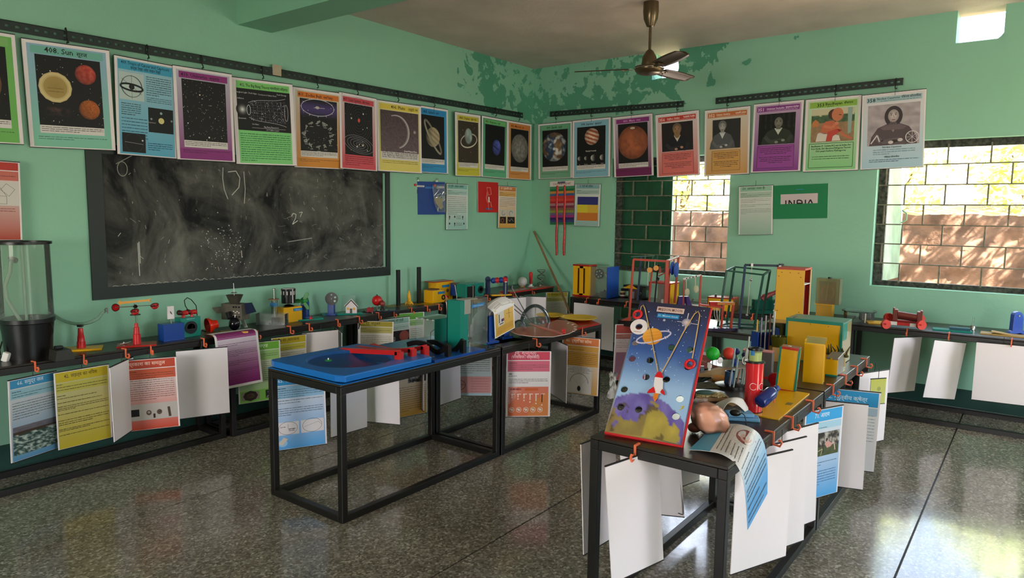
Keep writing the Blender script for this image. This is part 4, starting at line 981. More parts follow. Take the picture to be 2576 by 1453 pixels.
def f(c):
    c.rect(0, 0, 1, 1, '0f7a4a').up(); c.rect(.14, .27, .82, .56, 'c9b8ba'); c.rect(.42, .13, .56, .15, '2a8aa8').up()
    vs, fs = text_mesh('INDIA', False)
    x0, x1 = min(a for a, _ in vs), max(a for a, _ in vs); hh = max(b_ for _, b_ in vs); s0 = .50 / (x1 - x0)
    # only the upper half of each letter is visible: the board hides the rest
    for t, u0 in (('I', .24), ('N', .30), ('D', .44), ('I', .59), ('A', .65)):
        pass
    top, bot, k = .45, .56, .008
    seg = lambda p: c.line(p, .024, '141010')
    seg([(.24, top), (.24, bot)]); seg([(.30, bot), (.30, top), (.355, bot)]); seg([(.395, top), (.395, bot)])
    seg([(.45, bot), (.45, top + .008), (.50, top + .008), (.535, top + .035), (.545, bot)]); seg([(.45, bot - .01), (.54, bot - .01)]); seg([(.60, top), (.60, bot)]); seg([(.655, bot), (.69, top), (.725, bot)])
flat('word_board', 'green board with a window showing the top half of a word', 'board', (.012, 3.048, 1.892, 1.572, .003, -.033, .484, .312), f)
# ---------------------------------------------------------------- sheets hanging from the tables
GW = 'white board backs hanging from the tables'
def hs(label, q8, face=None, **k):
    if face is None: return sheet('blank_board', label, 'board', q8, None, GW, string=k.pop('string', .055), **k)
    return sheet('instruction_sheet', label, 'sheet', q8, face, GA, string=k.pop('string', .055), **k)
A3 = (.30, .447)
# -- front edges of the tables along the left wall
def f(c): sheetpage(c, '3f93c4', '9cc4d2', '5f9cc8', '66. समुद्र जल', 'd8e4ea', lambda c: (para(c, .29, 7, .032, '4c5450', last=.6), c.img(.05, .58, .97, .93, 40, 30, lambda u, v: mixc(mixc('5c5864', '8d8792', nz(u * 3, v * 6, 1)), '46382c', v > .18 and v < .34 - .1 * u) if v < .26 + .05 * nz(u * 4, 1, 4) else mixc('2f4a46', 'c2cfc8', (nz(u * 4, v * 6, 2, 2.4, 6) - .38) * 3.2))))
hs('blue topped sheet with a photograph of breaking sea waves', (5.384, .44, .666, 3.552, -.014, .037, .301, .449), f)
def f(c):
    c.rect(.02, .01, .97, .995, 'b8b48a', 'b8a51e', 10).up(); c.rect(.02, .01, .97, .135, 'b8a41c'); c.rect(.02, .15, .97, .27, 'b4ac4e').up()
    c.text('42. जड़त्व का नियम', .47, .085, .028, '5a4e10', 'c', True, .6)
    for v, e in ((.165, .14), (.20, .95), (.235, .95), (.31, .18), (.345, .74), (.40, .84), (.45, .95), (.475, .95), (.495, .34), (.55, .95), (.63, .95), (.66, .95), (.685, .65), (.745, .95), (.765, .6), (.82, .95)): c.lines(.03, v, e, 1, .02, '5c5426', .009)
hs('all yellow sheet of ruled text, second from the left wall end', (5.134, .441, .665, 3.20, -.017, .004, .303, .449), f)
hs('blank white board turned sideways between the yellow and the red sheet', (4.912, .442, .666, 3.865, -.009, -.006, .301, .451))
def f(c): sheetpage(c, 'b8442e', 'c4583c', 'c4442a', 'प्रकाश का समतुल', 'e8c0b0', lambda c: (para(c, .30, 10, .03, '6a5048', last=.6), c.rect(.03, .63, .97, .86, 'b8b0aa'), c.up(), c.rect(.03, .70, .24, .80, '161412'), [c.ell(u, .76, .05, '5c4638', 1.1) for u in (.42, .62)], [c.ell(u, .755, .026, 'b8b0aa', 1) for u in (.42, .62)], c.line([(.80, .70), (.82, .84)], .05, '4a3a30'), c.rect(.5, .78, .54, .84, '3a2c26')), hh=.13, sub=.28)
hs('red sheet with a row of knobs pictured, under the red anemometer', (4.741, .441, .661, 2.62, -.018, -.019, .298, .452), f)
hs('large blank white board under the blue box, left of the magenta page', (4.401, .449, .672, 2.755, -.034, -.003, .316, .451))
def f(c): sheetpage(c, '6fae3c', '9cc47a', '86b860', 'कृत्रिम उपग्रह', 'dfeccc', lambda c: (para(c, .34, 11, .034, '5a644c'), c.rect(.03, .80, .97, .985, '7cb84c'), c.up(), c.rect(.06, .82, .48, .955, '8c8470'), c.rect(.62, .82, .98, .955, '2a2a30'), c.up(), c.ell(.27, .885, .17, '2c2018', .72, n=8), c.ell(.27, .885, .10, '6a5840', .6, n=8), c.line([(.64, .94), (.96, .83)], .03, '8a8a92'), c.line([(.66, .85), (.9, .93)], .02, '6c6c76')), hh=.135, sub=.31)
hs('green sheet about a satellite with two photographs at the bottom', (3.949, .409, .651, 2.875, -.003, -.004, .309, .435), f)
def f(c): sheetpage(c, 'c9ae22', 'cfc24a', 'd8d0a0', '2. हैंड पंप (चापाकल)', '5a4a10', lambda c: para(c, .30, 14, .034, '5c5a48'), hh=.13, sub=.25)
hs('yellow headed sheet about a hand pump, behind the blue tray', (3.686, .40, .659, 3.082, 0, .02, .296, .42), f)
hs('blank pale board just right of the hand pump sheet', (3.40, .414, .66, 2.75, -.018, -.023, .297, .42))
def f(c): c.rect(.02, .01, .98, .99, '1c3a2c', '24402e').up(); para(c, .3, 14, .04, '3c5a48')
hs('dark green sheet seen nearly edge on, beneath the black wheel', (3.266, .45, .664, 1.083, 0, .03, .298, .42), f)
hs('narrow blank board turned away, under the little house', (3.045, .45, .662, 3.95, 0, .002, .297, .42))
def f(c): sheetpage(c, '9c8c28', 'b0a45c', 'b0a878', '12. संतुलन', '4a4210', lambda c: para(c, .3, 14, .036, '55523c'))
hs('dim yellow sheet turned to the left, under the red ball', (2.869, .45, .683, 2.30, 0, .025, .298, .42), f)
def f(c): sheetpage(c, '8fb8a8', 'b4ccc2', 'a8c4b8', '3. सूर्य, चन्द्रमा और पृथ्वी', '2c4a40', lambda c: (c.rect(.03, .27, .97, .62, '171012'), c.up(), c.ell(.2, .50, .02, 'b0aca8'), c.globe(.44, .44, .085, earth, 24), c.ell(.80, .39, .16, 'b0584a', c2='9c4a3e'), c.lines(.3, .60, .9, 1, .02, 'b0aca8', .006)), hh=.12, sub=.25)
hs('pale teal sheet with a red sun and earth on black, under the rocket', (2.627, .421, .677, 2.88, 0, -.026, .298, .42), f)
def f(c): sheetpage(c, '5a9a34', '8fb870', 'c8cfb8', '', 'dfeccc', lambda c: para(c, .34, 12, .04, '4c5444'), hh=.14, sub=.27)
hs('green headed sheet behind the clear aquarium', (2.394, .374, .696, 2.9, .001, .012, .300, .438), f)
hs('grey board turned edge on, under the bead arch table', (.658, .50, .70, 1.9, 0, -.009, .297, .42))
hs('blank board behind the clear dome, under the corner table', (.98, .50, .715, 2.9, 0, 0, .297, .42))
def f(c): sheetpage(c, 'b8a83c', 'c4ba6c', 'b8b088', '14. सौरमण्डल मॉडल', '5c5210', lambda c: para(c, .3, 12, .04, '5a5a44'), hh=.13, sub=.25)
hs('yellow headed sheet under the globe lamp table, in the corner', (.211, .521, .715, 2.75, 0, .031, .299, .42), f)
# -- tables along the window wall
hs('blank board below the yellow slotted cabinet, the left of two overlapping', (.640, 1.167, .680, 1.609, 0, .01, .297, .42))
hs('blank board below the black wheel box, the right of two overlapping', (.668, 1.36, .678, 1.443, .005, -.003, .302, .446))
def f(c): c.rect(.02, .01, .98, .99, '2c5a34', '3c5c40').up(); c.rect(.02, .3, .98, .33, '7c9a80'); para(c, .4, 12, .04, '8aa48c')
hs('dim green sheet behind the red pulley frame leg', (.649, 1.652, .685, .992, .029, .05, .30, .416), f)
hs('blank white board under the red toy cart, turned left', (.612, 4.085, .666, 2.596, .051, .024, .302, .443))
hs('blank white board under the teal plates, hanging askew', (.612, 4.369, .666, 2.453, .036, .114, .297, .447))
hs('blank white board under the blue upright, cut by the right side', (.626, 4.70, .687, 1.72, -.01, .007, .33, .434))
def f(c): sheetpage(c, '9c3a30', 'b06a60', 'b04a54', '', 'e8d0c8', lambda c: (para(c, .26, 6, .03, '5a4040'), c.rect(.06, .5, .94, .9, '8c5a6c')), hh=.16, sub=.26)
hs('red headed sheet on the table leg behind the rocket board', (1.618, 2.191, .690, 2.506, -.018, .032, .300, .468), f)
# -- tables in the middle
def f(c): sheetpage(c, '2f8fcf', '8fb8d6', '4f9cd8', '65. सभी दोलन समय', 'd4e6f2', lambda c: (para(c, .33, 2, .035, '444c58'), para(c, .44, 4, .03, '444c58', last=.3), c.rect(.03, .625, .46, .80, 'dcd2d2'), c.rect(.5, .625, .95, .80, 'dcd2d2'), c.up(), c.ring(.25, .71, .18, .006, '4c4a4c', .72), c.ring(.72, .705, .19, .006, '4c4a4c', .72), c.line([(.25, .65), (.25, .72), (.40, .72)], .005, '4c4a4c'), c.line([(.56, .72), (.84, .665), (.90, .71)], .004, '4c4a4c'), c.lines(.10, .69, .2, 1, .02, '4c4a4c', .008), c.lines(.26, .725, .38, 2, .02, '4c4a4c', .008), c.ell(.14, .91, .09, '8fbfe0', .8), c.up(), c.poly([(.06, .91), (.16, .83), (.24, .86), (.13, .94)], 'd0bfae')), hh=.12, sub=.30)
hs('blue sheet with two ellipse diagrams, under the blue tray', (4.377, 1.465, .645, 2.683, -.02, -.011, .294, .432), f)
hs('blank white board behind the front leg of the blue tray table', (4.005, 1.46, .645, 3.157, -.02, .02, .293, .431))
hs('blank white board under the blue tray, square to the view', (3.756, 1.46, .645, 1.896, -.006, -.02, .292, .431))
def f(c): sheetpage(c, 'c88a3c', 'd8bc84', 'c9942e', '', 'f0e0c0', lambda c: (c.img(.45, .13, .95, .48, 20, 16, lambda u, v: mixc('141214', 'c8c4c0', (nz(u * 2, v * 3, 3, 2) - .35) * 3 * (u < .8))), para(c, .2, 7, .04, '6a5432', .05, .4), para(c, .54, 12, .034, '6a5228', .05, .95)))
hs('orange sheet with a black and white photograph, under the red ramps', (3.47, 1.46, .64, 2.95, 0, .02, .30, .445), f)
hs('blank white board between the two middle tables, nearly edge on', (3.325, 1.40, .645, 4.15, 0, 0, .30, .42))
hs('blank white board hanging under the teal aquarium', (3.09, 1.462, .645, 3.217, -.025, .001, .297, .433))
def f(c): sheetpage(c, 'a8c4d4', 'c2d2da', 'b4d0da', '', '404a50', lambda c: (para(c, .2, 12, .036, '4a545c'), c.rect(.05, .66, .98, .95, 'd89a98'), c.up(), c.ring(.18, .81, .12, .012, '7a3438'), c.line([(.07, .80), (.3, .81)], .008, '7a3438'), c.line([(.18, .68), (.18, .86), (.28, .73)], .006, '7a3438'), [c.lines(.45, .70 + i * .045, .92, 1, .03, 'a8585a', .006) for i in range(6)]), hh=.1, sub=.16)
hs('pale blue sheet with a pink circle diagram, under the tall teal case', (2.80, 1.462, .645, 2.25, 0, 0, .29, .445), f)
def f(c):
    sheetpage(c, 'c8455a', 'd0687c', 'e0d4d6', '', 'f4dce0', lambda c: (para(c, .345, 1, .03, '4c4448', .06, .22, .012), para(c, .375, 1, .03, '5c5458', .05, .42), para(c, .425, 3, .027, '5c5458'), c.rect(.05, .54, .95, .985, 'd87a64', 'd8744c', 6), c.up(), c.poly([(.05, .54), (.25, .54), (.22, .70), (.05, .82)], 'dc8e84'), c.poly([(.95, .62), (.70, .72), (.52, .85), (.5, .985), (.95, .985)], 'd8844c'), c.rect(.42, .56, .72, .60, 'cc6438'), c.up(), c.lines(.09, .575, .34, 1, .03, '7a2c20', .016), c.lines(.09, .615, .34, 1, .03, 'f0d8cc', .006),
        [(c.rect(.11 + i * .135, .645, .20 + i * .135, .658, 'f0dcd0'), c.line([(.135 + i * .135, .65), (.135 + i * .135, .68 + .02 * i)], .022, 'f4e4da' if i < 5 else '3a1c18'), c.ell(.135 + i * .135, .70 + .024 * i, .016, 'f4e4da')) for i in range(6)],
        [(c.ring(.13 + i * .16, .89, .055, .01, 'f4e0d4'), c.stars(.10 + i * .16, .875, .16 + i * .16, .905, 9, r=(.006, .012))) for i in range(5)], c.line([(.11, .65), (.07, .62), (.07, .8)], .006, 'f0d8cc')), hh=.135, sub=.31)
    c.up(); c.text('30. श्यानता', .42, .05, .034, 'f4dce0', 'c', False, .5); c.text('(चिपचिपापन / विस्कोसीटी)', .42, .108, .03, 'f4dce0', 'c', False, .62)
hs('pink and orange sheet with falling drops, hanging from the dome table', (3.050, 2.164, .676, 2.32, -.033, .008, .303, .449), f)
hs('grey blank board edge on, left of the orange protractor sheet', (2.58, 2.10, .665, .98, 0, 0, .297, .42))
def f(c): sheetpage(c, 'd07030', 'd0983c', 'cf9a3a', '40. दृष्टि का कोण', 'f0d4b8', lambda c: (c.rect(.03, .255, .97, .50, 'd0983c'), c.rect(.16, .515, .82, .985, 'd2ccc8'), c.up(), para(c, .26, 8, .032, '54401c'), [c.lines(.30 - .06 * (i % 3), .53 + i * .022, .70 + .06 * (i % 3), 1, .02, '5a5450', .006) for i in range(5)], c.ring(.49, .80, .24, .018, '8a8682', 1.0, 0, 28, PI, 2 * PI), c.line([(.26, .66), (.49, .86), (.76, .68)], .004, '9a9692'), c.ell(.49, .90, .045, '1c1a1c', 1.5)), hh=.14, sub=.25)
hs('orange sheet with a protractor arc, at the end of the dome table', (2.343, 2.143, .671, 1.836, -.028, .009, .296, .434), f)
# -- front table row
hs('big blank white board at the end of the front table, under the rocket board', (4.524, 3.698, .690, 2.829, -.06, -.054, .275, .445), string=.03)
hs('blank white board on the far long side, left of the front leg', (4.306, 3.427, .655, 3.137, -.094, .062, .284, .452))
hs('blank pinkish board seen through the front table, nearest', (3.93, 3.47, .655, 1.75, -.004, -.1, .288, .445))
hs('blank pinkish board seen through the front table, second', (3.79, 3.464, .654, .979, -.004, -.2, .288, .445))
hs('blank grey board seen through the front table, farthest', (3.445, 3.47, .646, 2.97, -.01, .06, .292, .45))
hs('blank white board on the aisle side, nearest the front corner', (4.145, 4.075, .675, 2.727, .014, -.004, .31, .445))
hs('blank white board on the aisle side, second from the front corner', (3.945, 4.08, .678, 2.735, -.023, -.014, .301, .45))
hs('blank white board on the aisle side, third from the front corner', (3.705, 4.075, .678, 2.78, -.023, -.011, .300, .45))
def f(c): sheetpage(c, '2f9cd8', 'a4c8da', '4f9fd8', '71. आराम', 'cfe4f0', lambda c: (para(c, .25, 5, .035, '5c646c', .07, .3), c.img(.33, .265, .93, .53, 24, 24, lambda u, v: mixc('3c4a2c', '55583a', nz(u * 3, v * 3, 1, 2)) if v > .62 else mixc('2a2420', 'b4aca4', (nz(u * 3, v * 2, 8, 2) - .42) * 4)), c.up(), c.poly([(.55, .40), (.62, .36), (.75, .41), (.72, .44), (.62, .45)], 'c8948a'), c.line([(.72, .42), (.80, .40), (.84, .49)], .025, 'd0a89c'), c.line([(.38, .47), (.5, .45), (.46, .52)], .012, 'c0b090'), c.ell(.60, .355, .03, '3a2a24'), c.line([(.5, .36), (.52, .5)], .02, '1c1814'), para(c, .60, 2, .03, '4a6478', .06, .9), para(c, .70, 6, .03, '3f6a94', .06, .9)), hh=.135, sub=.225)
hs('blue sheet with a photograph of someone seated on grass, aisle side', (3.26, 4.085, .672, 2.767, -.004, .022, .299, .445), f)
hs('large blank white board on the aisle side, square to the view', (3.02, 4.085, .655, 1.85, 0, 0, .30, .445))
def f(c): sheetpage(c, '2a94cc', 'a8bccc', 'dcd8dc', '72. गुरुत्वीय क्षेत्र', 'cfe4f0', lambda c: para(c, .3, 10, .04, '8090a0'), hh=.19, sub=.30)
hs('blue headed sheet mostly hidden behind the square white board', (2.70, 4.09, .655, 1.9, 0, .02, .30, .445), f)
hs('blank white board farthest along the aisle side', (2.13, 4.11, .66, 2.75, 0, .02, .30, .448))
def f(c): c.rect(0, 0, 1, 1, 'b4b450', 'c4c878').up(); c.ell(.55, .4, .12, '9ca050')
sheet('small_card', 'small yellow green card hung before the farthest white board', 'card', (2.30, 4.16, .655, 2.5, 0, 0, .11, .15), f, None, string=.06)
hs('teal board low under the far end of the front table row', (2.15, 3.47, .655, 3.0, 0, 0, .297, .17))
for o in list(COL.objects):
    if o.get('label') == 'teal board low under the far end of the front table row':
        o.children[0].data.materials[0] = mat('teal_board', '6fa8a0', .6)

# ---------------------------------------------------------------- orange hooks clipped over the table edges
hk = None
def hook(P, rz, label):
    global hk
    if hk is None:
        hk = thing('table_hook', label, 'hook', P, rz, 'orange hooks on table edges')
        q = B()
        for a, b_ in (((0, .03, .004), (0, -.008, .004)), ((0, -.006, .006), (0, -.006, -.048)), ((0, -.006, -.046), (0, -.034, -.05)), ((0, -.032, -.052), (0, -.040, -.034)), ((0, -.040, -.036), (0, -.033, -.024)), ((0, -.034, -.024), (0, -.026, -.028))): q.bar(a, b_, .008, .006)
        return tag(q.build('clip', ORANGE, hk) and hk)
    return dup(hk, P, rz, label)
LH = [(75, 'sea wave sheet'), (200, 'all yellow sheet'), (307, 'sideways white board'), (372, 'red sheet with knobs'), (507, 'board under the blue box'), (643, 'magenta page'), (727, 'green satellite sheet'), (775, 'hand pump sheet'), (848, 'pale board by the hand pump sheet'), (902, 'narrow board under the house')]
for px, nm in LH:
    y = .375 if px < 480 else .40
    v = ray(px, 726); s_ = (y - CAM.y) / v.y; P = CAM + v * s_
    hook((P.x, y, TH), PI + (px % 7 - 3) * .06, 'orange hook on the wall table holding the ' + nm)
for px, nm in ((944, 'yellow sheet turned left'), (990, 'red sun sheet'), (1034, 'green headed sheet'), (1074, 'edge below the black posts'), (1103, 'edge below the periscope box')):
    P = ony(px, 726, .35); hook((min(P.x, 2.75), .35, TH), PI, 'orange hook on the rocket table, at the ' + nm)
for px, nm in ((1226, 'bead arch'), (1262, 'rear of the yellow plate'), (1290, 'dome rods'), (1338, 'red torch'), (1403, 'table corner')):
    P = ony(px, 726, .475); hook((P.x, .475, .775), PI, 'orange hook on the corner table, by the ' + nm)
for px, nm in ((1477, 'slotted cabinet'), (1507, 'wheel box'), (1577, 'jar'), (1832, 'meter box'), (1897, 'spring balance tank')):
    P = onx(px, 726, .60); hook((.60, P.y, TH), PI / 2, 'orange hook on the window table, below the ' + nm)
for px, nm in ((2290, 'red toy cart'), (2397, 'teal plates'), (2557, 'blue upright')):
    P = onx(px, 726, .60); hook((.60, P.y, TH), PI / 2, 'orange hook on the table under the large window, below the ' + nm)
for px, py, nm in ((1327, 850, 'pink drops sheet'), (1455, 825, 'protractor sheet')):
    P = onz(px, py, TH); hook((P.x, 2.11, TH), PI, 'orange hook on the dome table holding the ' + nm)
for px, py, nm in ((1903, 1085, 'nearest aisle board'), (1945, 1045, 'third aisle board'), (1993, 1008, 'grass photograph sheet'), (2045, 972, 'square white board'), (2095, 950, 'blue headed sheet'), (2127, 925, 'small green card'), (2155, 905, 'farthest aisle board'), (2179, 890, 'green edged yellow box')):
    P = ony(px, py, 4.055); hook((P.x, 4.055, TH), PI, 'orange hook on the aisle edge by the ' + nm)
P = onx(1600, 1108, 4.50); hook((4.50, P.y, TH), PI / 2, 'orange hook at the end of the front table below the rocket board')
P = onz(1893, 830, TH); hook((1.68, 3.33, TH), PI / 2, 'reddish orange hook on the cage table beside the blue straw rack')
# ---------------------------------------------------------------- exhibits
CRZ = math.atan2(math.cos(YAW), -math.sin(YAW))
class It:
    """an exhibit standing at the table point seen at (px, py); its builders work in units of one picture pixel at that distance:
    x to the right, y away, z up from the base"""
    def __init__(s, name, label, cat, px, py, z=TH, rz=None, group=None, P=None):
        s.P = Vector(P) if P is not None else onz(px, py, z)
        s.k = mpp(s.P); s.rz = CRZ if rz is None else rz
        s.r = thing(name, label, cat, s.P, s.rz, group)
        ex = Vector((math.cos(s.rz), math.sin(s.rz), 0)); ey = Vector((-math.sin(s.rz), math.cos(s.rz), 0)); t = (px - CPX) / FPX
        s.fx = 1 / max(.25, abs(ex.dot(_rt) - t * ex.dot(_d))); s.fy = 1 / max(.25, abs(ey.dot(_rt) - t * ey.dot(_d)))
    def b(s): return B(s.k)
    def part(s, name, m, fn, bev=0, parent=None, solid=0, **kw):
        q = B(s.k); fn(q); return q.build(name, m, parent or s.r, bev=bev * s.k, solid=solid * s.k, **kw)
LRZ, RRZ = PI, PI / 2
def label_tape(it, p0, p1, y, parent=None, c='blue_label'):
    return it.part('label', mat('blue_label', '2476b0', .5), lambda q: q.bx(p0[0], p1[0], y - .6, y, p0[1], p1[1]), parent=parent)
def tape_print(root, k, w_, h_, loc, txt, ink='d8e8f0', rot=(0, 0, 0)):
    c = Cv(w_ * k, h_ * k, -.0006); c.text(txt, .5, .72, h_ * k * .62, ink, 'c', False, .8)
    o = c.build('lettering', root); o.location = Vector(loc) * k; o.rotation_euler = rot; return o

# --- wall table, from the left
i = It('vortex_tank', 'tall clear cylinder with a black bucket base and hose, at the left end', 'water tank', 74, 897)
i.part('bucket', BLACKP, lambda q: q.lathe([(0, 0), (50, 0), (54, 60), (57, 88), (60, 90), (60, 100), (54, 100), (52, 92), (48, 20), (0, 18)], n=32))
i.part('cylinder', clear('tank_film', 'b9cdbd', .15), lambda q: q.lathe([(58, 100), (57, 285)], n=40))
i.part('top_rim', BLACKP, lambda q: q.lathe([(56, 283), (62, 284), (62, 290), (56, 290), (56, 283)], n=40))
i.part('hose', clear('hose_clear', 'c8d6c8', .5, .2), lambda q: q.tube([(-18, -10, 245), (-22, -14, 238), (-25, -14, 215), (-38, -16, 180), (-36, -16, 150), (-22, -14, 120), (-8, -10, 90), (-2, -8, 66)], 4.5, 9))
i.part('nozzle', GREY, lambda q: (q.cyl((-22, -10, 246), (-10, -12, 243), 7), q.cyl((-24, -10, 248), (-29, -10, 250), 3)))
i.part('standpipe', mat('pipe_grey', '8fa294', .4), lambda q: q.cyl((-1, 0, 10), (-1, 0, 286), 3.2))
i.part('base_board', BLACKP, lambda q: q.bx(-66, 50, -10, 45, -1, 3))
i.part('cable', BLACKP, lambda q: q.tube([(56, 0, 88), (62, 0, 82), (63, 0, 66), (56, 0, 50), (60, -4, 20)], 1.4, 6))
i.part('cable', BLACKP, lambda q: q.tube([(-50, 0, 52), (-66, 0, 38), (-68, -8, 18), (-62, -14, 6)], 1.6, 6))
i = It('power_adapter', 'small white power adapter lying left of the bucket base', 'adapter', 16, 908); i.part('case', PAPERW, lambda q: q.box((0, 0, 11), (15, 12, 24), R=Matrix.Rotation(.35, 3, 'Y')), bev=2); i.part('lead', BLACKP, lambda q: q.tube([(0, 4, 22), (-2, 6, 40), (8, 12, 60)], 1.5, 6))
i = It('control_box', 'dark grey control box beside the vortex tank', 'box', 155, 903, rz=LRZ); i.part('case', mat('dark_grey_case', '26241f', .5), lambda q: q.prism([(-22, 0), (22, 0), (15, 26), (-18, 26)], (0, 22, 0), t=44)); i.part('socket', BLACKP, lambda q: q.bx(-12, 6, 0, 14, 26, 34), bev=2)
i = It('channel_balance', 'clear curved channel balanced on a red pillar over a yellow plate', 'balance', 205, 878)
i.part('base_plate', YEL, lambda q: (q.T is None and setattr(q, 'T', Matrix.Rotation(.45, 4, 'Z')), q.bx(-46, 46, -28, 24, 0, 4)))
i.part('pillar', RED, lambda q: q.lathe([(10, 4), (9.5, 20), (8.5, 20.5), (7.5, 34), (7, 34.5), (5.5, 54), (0, 54)]))
i.part('clamp', STEEL, lambda q: (q.box((0, 0, 60), (12, 8, 6)), q.cyl((-8, 0, 62), (8, 0, 62), 2.5)))
i.part('channel', clear('channel_film', 'b4d2c0', .3), lambda q: q.tube([(-70 + 9 * j, 0, 64 + 26 * ((j - 7.3) / 7.3) ** 2 + (6 if j > 13 else 0)) for j in range(16)], 4.2, 8)); i.part('end_cap', GREY, lambda q: q.tube([(62, 0, 94), (66, 0, 105), (70, 0, 106), (70, 0, 92)], 1.5, 6))
i = It('anemometer', 'red cup anemometer with a yellow arrow vane on top', 'weather vane', 345, 868)
i.part('base_plate', REDB, lambda q: (setattr(q, 'T', Matrix.Rotation(.45, 4, 'Z')), q.bx(-44, 44, -26, 24, 0, 4)))
i.part('pillar', RED, lambda q: q.lathe([(9.5, 4), (8.5, 28), (7, 29), (6, 46), (4.5, 47), (4, 56), (0, 56)])); i.part('spindle', STEEL, lambda q: q.cyl((0, 0, 54), (-2, 0, 106), 1.1, n=8))
i.part('disc', BLACKP, lambda q: q.cyl((-1, 0, 77), (-1, 0, 78.5), 12))
i.part('hub', BLACKP, lambda q: q.lathe([(0, 94), (4, 95), (6, 99), (2, 103), (0, 103)]))
vn = i.part('arrow_vane', mat('amber_acrylic', 'c98a18', .35), lambda q: q.prism([(-44, 107), (-36, 101), (-35, 104), (32, 112), (40, 109), (36, 114), (42, 121), (32, 117), (-34, 110), (-38, 113)], (0, 1, 0), t=2))
for a, b_ in (((-2, 0, 99), (-50, 0, 95)), ((-2, 0, 99), (46, 4, 102)), ((-2, 0, 99), (14, -30, 92))):
    ar = i.part('arm', STEEL, lambda q: q.cyl(a, b_, 1, n=8)); i.part('cup', RED, lambda q: q.lathe([(9, 0), (8.5, -4), (6, -8), (0, -10)], (b_[0], b_[1], b_[2] - 0), axis=(0, -.4 if b_[0] > -40 else -1, .9 if b_[0] > -40 else .1)), parent=ar, solid=1); i.part('cup_rim', BLACKP, lambda q: q.torus(b_, 9, .9, axis=(0, -.4 if b_[0] > -40 else -1, .9 if b_[0] > -40 else .1), n=20, k=5), parent=ar)
i = It('tissue', 'crumpled scrap of white tissue at the anemometer base', 'tissue', 318, 868); i.part('paper', PAPERW, lambda q: q.grid(lambda u, v: ((u - .5) * 26, -12 + v * 16, 2 + 12 * noise.noise((u * 3, v * 3, 4)) ** 2 + u * 8), 8, 5), solid=.4)
i = It('blue_sensor_box', 'blue cube box with a small white card upright on top', 'box', 432, 855, rz=LRZ)
X = i.fx; Y = i.fy
i.part('case', BLUE, lambda q: q.bx(-26 * X, 26 * X, -14, 16, 0, 43), bev=.6); i.part('post', STEEL, lambda q: q.cyl((0, 0, 43), (0, 0, 56), 1.5, n=8))
i.part('card', WHITE, lambda q: q.box((0, 0, 70), (16 * X, 3, 32))); i.part('needle', BLACKP, lambda q: q.bar((-2, -2.5, 73), (2, -2.5, 66), 1.2))
i = It('galvanometer', 'teal galvanometer with a black dial, red terminals and a wire loop', 'meter', 478, 846, rz=LRZ)
X = i.fx; i.part('case', TEAL, lambda q: q.bx(-25 * X, 25 * X, -6, 22, 0, 49), bev=.5)
mt_ = i.part('dial', BLACKP, lambda q: q.cyl((0, -6, 24), (0, -8, 24), 16, n=28)); i.part('scale_plate', PAPERW, lambda q: q.prism([(-10, -1), (10, -1), (10, 3)] + [(10 * math.cos(a * PI / 8), 3 + 9 * math.sin(a * PI / 8)) for a in range(1, 8)] + [(-10, 3)], (0, -8, 22), t=-.6), parent=mt_); i.part('pointer', BLACKP, lambda q: q.bar((0, -9, 20), (4, -9, 30), .7), parent=mt_)
for x_ in (-13, 9):
    i.part('terminal', RED, lambda q: (q.cyl((x_, 4, 49), (x_, 4, 58), 4, 3), q.cyl((x_ - 4, 2, 60), (x_ + 9, 6, 62), 6, 5), q.sph((x_ + 9, 6, 60), 6)))
    i.part('terminal_cap', mat('black_red_terminal', '3a100e', .4), lambda q: (q.sph((x_ - 8, 8, 62), 6.5), q.cyl((x_ - 8, 8, 62), (x_, 6, 60), 6)))
i.part('wire_loop', BLACKP, lambda q: q.tube([(4, 6, 60), (-6, 6, 78), (-8, 6, 92), (0, 6, 98), (10, 6, 92), (22, 6, 76), (24, 6, 50)], 1.1, 6))
tape_print(i.r, i.k, 38 * X, 6, (0, -6.4, 49), 'Galvanometer')
i = It('red_funnel', 'glossy red plastic funnel standing on its wide mouth sideways', 'funnel', 532, 836, rz=CRZ + .5)
i.part('cone', mat('glossy_red', 'd8260f', .2), lambda q: q.lathe([(19, -10), (18, -4), (11, 6), (10, 14), (0, 14)], (0, 0, 19), axis=(1, .3, .12)), solid=1)
i = It('cardboard_scraps', 'brown cardboard pieces lying beneath the toy satellite', 'cardboard', 560, 838)
i.part('card', BROWN, lambda q: q.box((-14, 0, 1.2), (58, 36, 2), rz=.2)); i.part('card', mat('brown_card_light', '7c6a44', .7), lambda q: q.box((12, -6, 4), (22, 34, 1.6), R=Matrix.Rotation(.6, 3, 'Z') @ Matrix.Rotation(.1, 3, 'X'))); i.part('mirror', STEEL, lambda q: q.box((-8, -4, 3), (22, 6, 2), rz=.4))
i = It('yellow_stick', 'thin yellow stick along the table edge above the magenta page', 'stick', 588, 841); i.part('rod', mat('stick_yellow', 'c78f30', .5), lambda q: q.bar((-33, 0, 2), (34, 6, 6), 4.5))
i = It('toy_satellite', 'grey model satellite with solar wings and a cone antenna', 'model', 596, 826, rz=CRZ - .25)
STG = mat('satellite_grey', '5c574c', .5, var=.15, vs=40); SOL = mat('solar_cell', '1c2740', .25)
bd = i.part('body', STG, lambda q: q.bx(-32, 26, -16, 18, 24, 64), bev=1); i.part('cone_antenna', mat('antenna_grey', '48443a', .45), lambda q: q.lathe([(10, 62), (12, 66), (20, 84), (21, 85), (18, 84), (8, 66), (0, 66)], (-4, 0, 0)))
